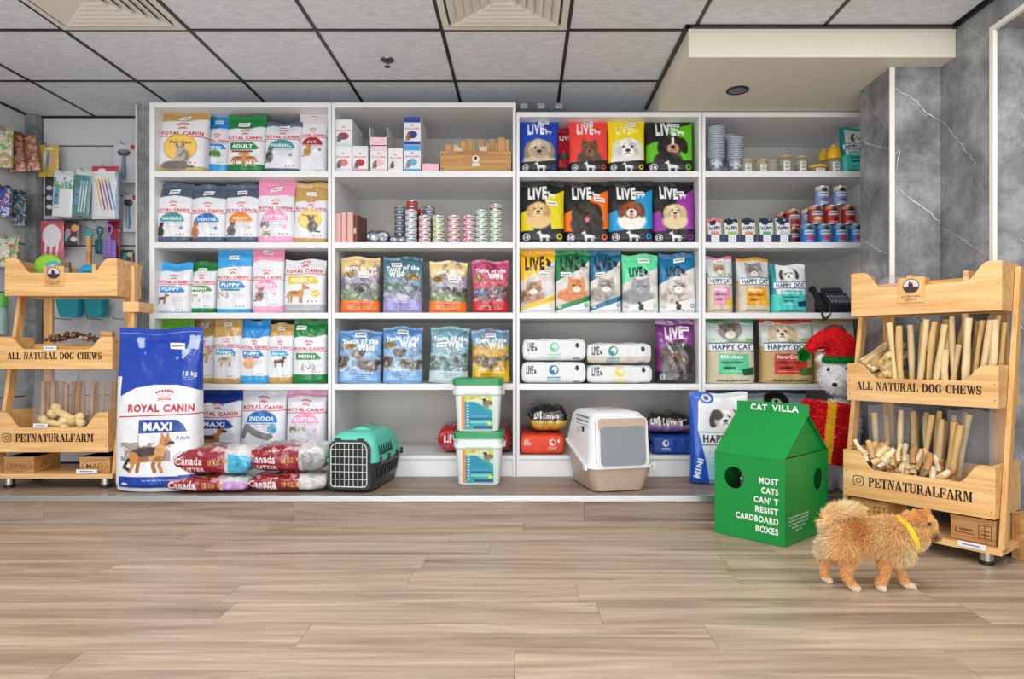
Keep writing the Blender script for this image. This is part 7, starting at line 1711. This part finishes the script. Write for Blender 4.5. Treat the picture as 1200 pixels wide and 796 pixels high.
def dogcol(P):
    px, py = pxof(P), pyof(P)
    c = mixc((236, 190, 130), (214, 150, 88), np.exp(-((px - 1008)/12)**2 - ((py - 622)/14)**2)*1.2)
    def bl(c, k, t): t = np.clip(t, 0, 1)[:, None]; return c*(1-t) + np.array(k, float)*t
    c = bl(c, (236, 214, 178), np.exp(-((px - 966)/11)**2 - ((py - 632)/26)**2)*1.1)
    c = bl(c, (240, 220, 182), np.exp(-((px - 990)/26)**2 - ((py - 592)/9)**2)*.9)
    c = bl(c, (238, 216, 178), np.exp(-((px - 1062)/9)**2 - ((py - 648)/14)**2))
    c = bl(c, (232, 202, 154), np.exp(-((px - 1034)/6)**2 - ((py - 626)/20)**2)*.7)
    c = bl(c, (238, 214, 176), np.exp(-((px - 1082)/8)**2 - ((py - 641)/7)**2))
    c = bl(c, (222, 162, 104), (py > 655)*.6)
    c = bl(c, (222, 158, 92), np.exp(-((px - 1080)/16)**2 - ((py - 606)/12)**2)*.8)
    c = bl(c, (110, 70, 50), np.exp(-((px - 1097)/5)**2 - ((py - 630)/5)**2)*.9)
    c = bl(c, (60, 44, 40), np.exp(-((px - 1090)/4)**2 - ((py - 615)/3)**2)*.5)
    c = bl(c, (240, 228, 210), (P[:, 2] < .022)*.8)
    return c
body = fused(blobs, .0055, 'body', dogcol, 'fur', dog, 5)
def dlen(P):
    px, py = pxof(P), pyof(P); l = np.full(len(P), .026)
    l = np.where(py > 648, .014, l); l = np.where(py > 658, .007, l); l = np.where(P[:, 2] < .03, .005, l); l = np.where(px > 1070, .013, l); l = np.where(px > 1088, .005, l)
    l = np.where(((px < 972) & (py < 645)) | ((py < 606) & (px < 1015)), .024, l); l = np.where((px > 1048) & (px < 1070) & (py > 630) & (py < 655), .034, l); return l
def dcomb(P):
    px, py = pxof(P), pyof(P); c = np.zeros((len(P), 3)); c[:, 0] = -.7; c[:, 2] = -.6
    tail = (py < 608) & (px < 1015); c[tail] = (.8, 0, .35); c[py > 655] = (-.1, 0, -1); return c
strands(body, 52000, dlen, .0011, lambda P: dogcol(P)*1.03, 'fur_coat', 'fur', dog, dcomb, .55, 2, .5)
# eyes, nose, ear linings, collar
B().sph(D(1089, 614.5, -.050), (.0065, .004, .006), (16, 12, 12), 10, 8).build('eye', 'plastic', dog, 60)
B().sph(D(1091, 614, .028), (.0065, .004, .006), (16, 12, 12), 10, 8).build('eye', 'plastic', dog, 60)
B().sph(D(1100.5, 631, -.0), (.0075, .009, .0065), (34, 24, 24), 12, 8).build('nose', 'plastic', dog, 60)
for (px, py, dy, hh_) in ((1085.5, 600, .012, .030), (1070.5, 603, -.032, .030)):
    c0 = Vector(D(px, py, dy)); b = B(); b.rings([np.array([c0 + Vector((.020*math.cos(q)*k, .008*math.sin(q)*k - .003, z)) for q in np.linspace(0, 2*math.pi, 10, endpoint=False)]) for k, z in ((1, -.018), (.85, 0), (.5, .014), (.08, .023))], [(206, 136, 70)]*4)
    b.build('ear', 'fur', dog, 60)
cc = Vector(D(1061, 627, 0)); ax = (Vector(D(1078, 616)) - Vector(D(1050, 628))).normalized(); ux_ = ax.cross(Vector((0,1,0))).normalized(); uy_ = Vector((0,1,0))
ring = lambda rr, o: np.array([cc + ax*o + (ux_*math.cos(q)*rr*1.08 + uy_*math.sin(q)*rr) for q in np.linspace(0, 2*math.pi, 32, endpoint=False)])
B().rings([ring(.060, -.009), ring(.0665, -.009), ring(.0665, .009), ring(.060, .009)], [(240, 206, 20)]*4, False, False).build('collar', 'fabric', dog, 60)
tg = cc + ux_*(.072 if ux_.z < 0 else -.072); B().sph(tg + Vector((0, -.004, -.006)), (.008, .003, .009), (40, 140, 130), 10, 6).build('collar_tag', 'metal', dog, 60)
B().tube([D(1092, 634.5, -.012), D(1096, 635.5, -.006), D(1099, 634.5, 0)], .0012, 6, (60, 40, 36)).build('mouth', 'plastic', dog, 60)

# ---------------------------------------------------------------- tinsel bear
BY = 3.56
ZB0 = ZP + .004
bear = thing('tinsel_bear', 'white tinsel polar bear figure wearing a red and green santa hat', 'decoration', (wx(982, BY), BY, ZB0))
Ob = Vector((wx(982, BY), BY, ZB0))
def Bp(px, py, dy=0):
    v = W3(px, py, BY + dy) - Ob; return (v.x, v.y, v.z)
bl2 = [('s', Bp(983, 440), (.098, .088, .100)), ('s', Bp(979, 450, -.06), (.044, .055, .04)), ('s', Bp(982, 500), (.095, .08, .15)), ('s', Bp(980, 545), (.105, .085, .09)),
       ('s', Bp(962, 420), (.026, .02, .026)), ('s', Bp(1004, 420), (.026, .02, .026)),
       ('t', [Bp(965, 485, -.03), Bp(952, 500, -.08), Bp(957, 512, -.14)], [.035, .034, .03]), ('t', [Bp(998, 485, -.03), Bp(1000, 505, -.08), Bp(990, 512, -.13)], [.035, .034, .03]),
       ('t', [Bp(968, 550), Bp(964, 568, -.08)], [.05, .045]), ('t', [Bp(993, 550), Bp(993, 568, -.08)], [.05, .045])]
WF = lambda P: np.repeat(np.array([[246., 247, 249]]), len(P), 0)
bb = fused(bl2, .009, 'body', WF, 'fur', bear, 4)
zmin = min(v.co.z for v in bb.data.vertices); bb.location.z = 0
for v in bb.data.vertices:
    if v.co.z < 0: v.co.z = 0
def near_face(P): return ~((np.abs(P[:, 0]) < .001))
strands(bb, 12000, lambda P: np.full(len(P), .018), .0011, WF, 'tinsel_fur', 'fur', bear, (0, 0, -1), .15, 5, 1.2)
for px in (970.5, 991): B().sph(Bp(px, 433, -.077), (.009, .006, .009), (24, 30, 44), 10, 8).build('eye', 'plastic', bear, 60)
B().sph(Bp(978, 451, -.118), (.014, .009, .011), (20, 20, 24), 12, 8).build('nose', 'plastic', bear, 60)
b = B()
hp = [Bp(984, 422), Bp(985, 412), Bp(984, 403), Bp(976, 397), Bp(964, 398), Bp(953, 404), Bp(946, 412)]
b.tube(hp, [.088, .084, .074, .062, .046, .032, .022], 20, (214, 20, 32)); hat = b.build('hat', 'fabric', bear, 60)
RD = lambda P: np.repeat(np.array([[232., 24, 36]]), len(P), 0); GN = lambda P: np.repeat(np.array([[24., 150, 56]]), len(P), 0)
strands(hat, 16000, lambda P: np.full(len(P), .018), .0015, RD, 'red_tinsel', 'tinsel', bear, (0,0,0), .0, 6, 1.3)
br = B().tube([Vector(Bp(984, 421)) + Vector((.088*math.cos(q), .085*math.sin(q), .004*math.sin(q))) for q in np.linspace(0, 2*math.pi, 25)], .017, 10, (20, 120, 44)).build('hat_brim', 'fabric', bear, 60)
strands(br, 6000, lambda P: np.full(len(P), .013), .0014, GN, 'green_tinsel', 'tinsel', bear, (0,0,0), .0, 7, 1.3)
pm = B().sph(Bp(942, 416), (.024, .024, .026), (20, 110, 40), 12, 10).build('pompom', 'fabric', bear, 60)
strands(pm, 2200, lambda P: np.full(len(P), .014), .0014, GN, 'green_tinsel', 'tinsel', bear, (0,0,0), .0, 8, 1.3)
gift = thing('tinsel_gift', 'red tinsel gift box with a gold ribbon held by the bear', 'decoration', W3(968, 507, BY - .2), math.radians(12))
gift.rotation_euler = (0, math.radians(7), math.radians(14))
gb = B().box((0, 0, 0), (.225, .12, .29), (190, 16, 26)).build('box_body', 'fabric', gift, bev=.008)
def grid_box(w, d, h, n=8):
    return B().box((0,0,0), (w, d, h), (0,0,0))
def giftcol(P):
    g = np.abs(P[:, 0] + .03) < .026; return np.where(g[:, None], np.array([[244., 200, 50]]), np.array([[226., 20, 32]]))
strands(gb, 24000, lambda P: np.full(len(P), .012), .0014, giftcol, 'tinsel_cover', 'tinsel', gift, (0,0,0), .0, 9, 1.3)
B().b2(-.056, -.004, -.064, .064, -.148, .148, (220, 170, 30)).build('ribbon', 'fabric', gift, bev=.002)
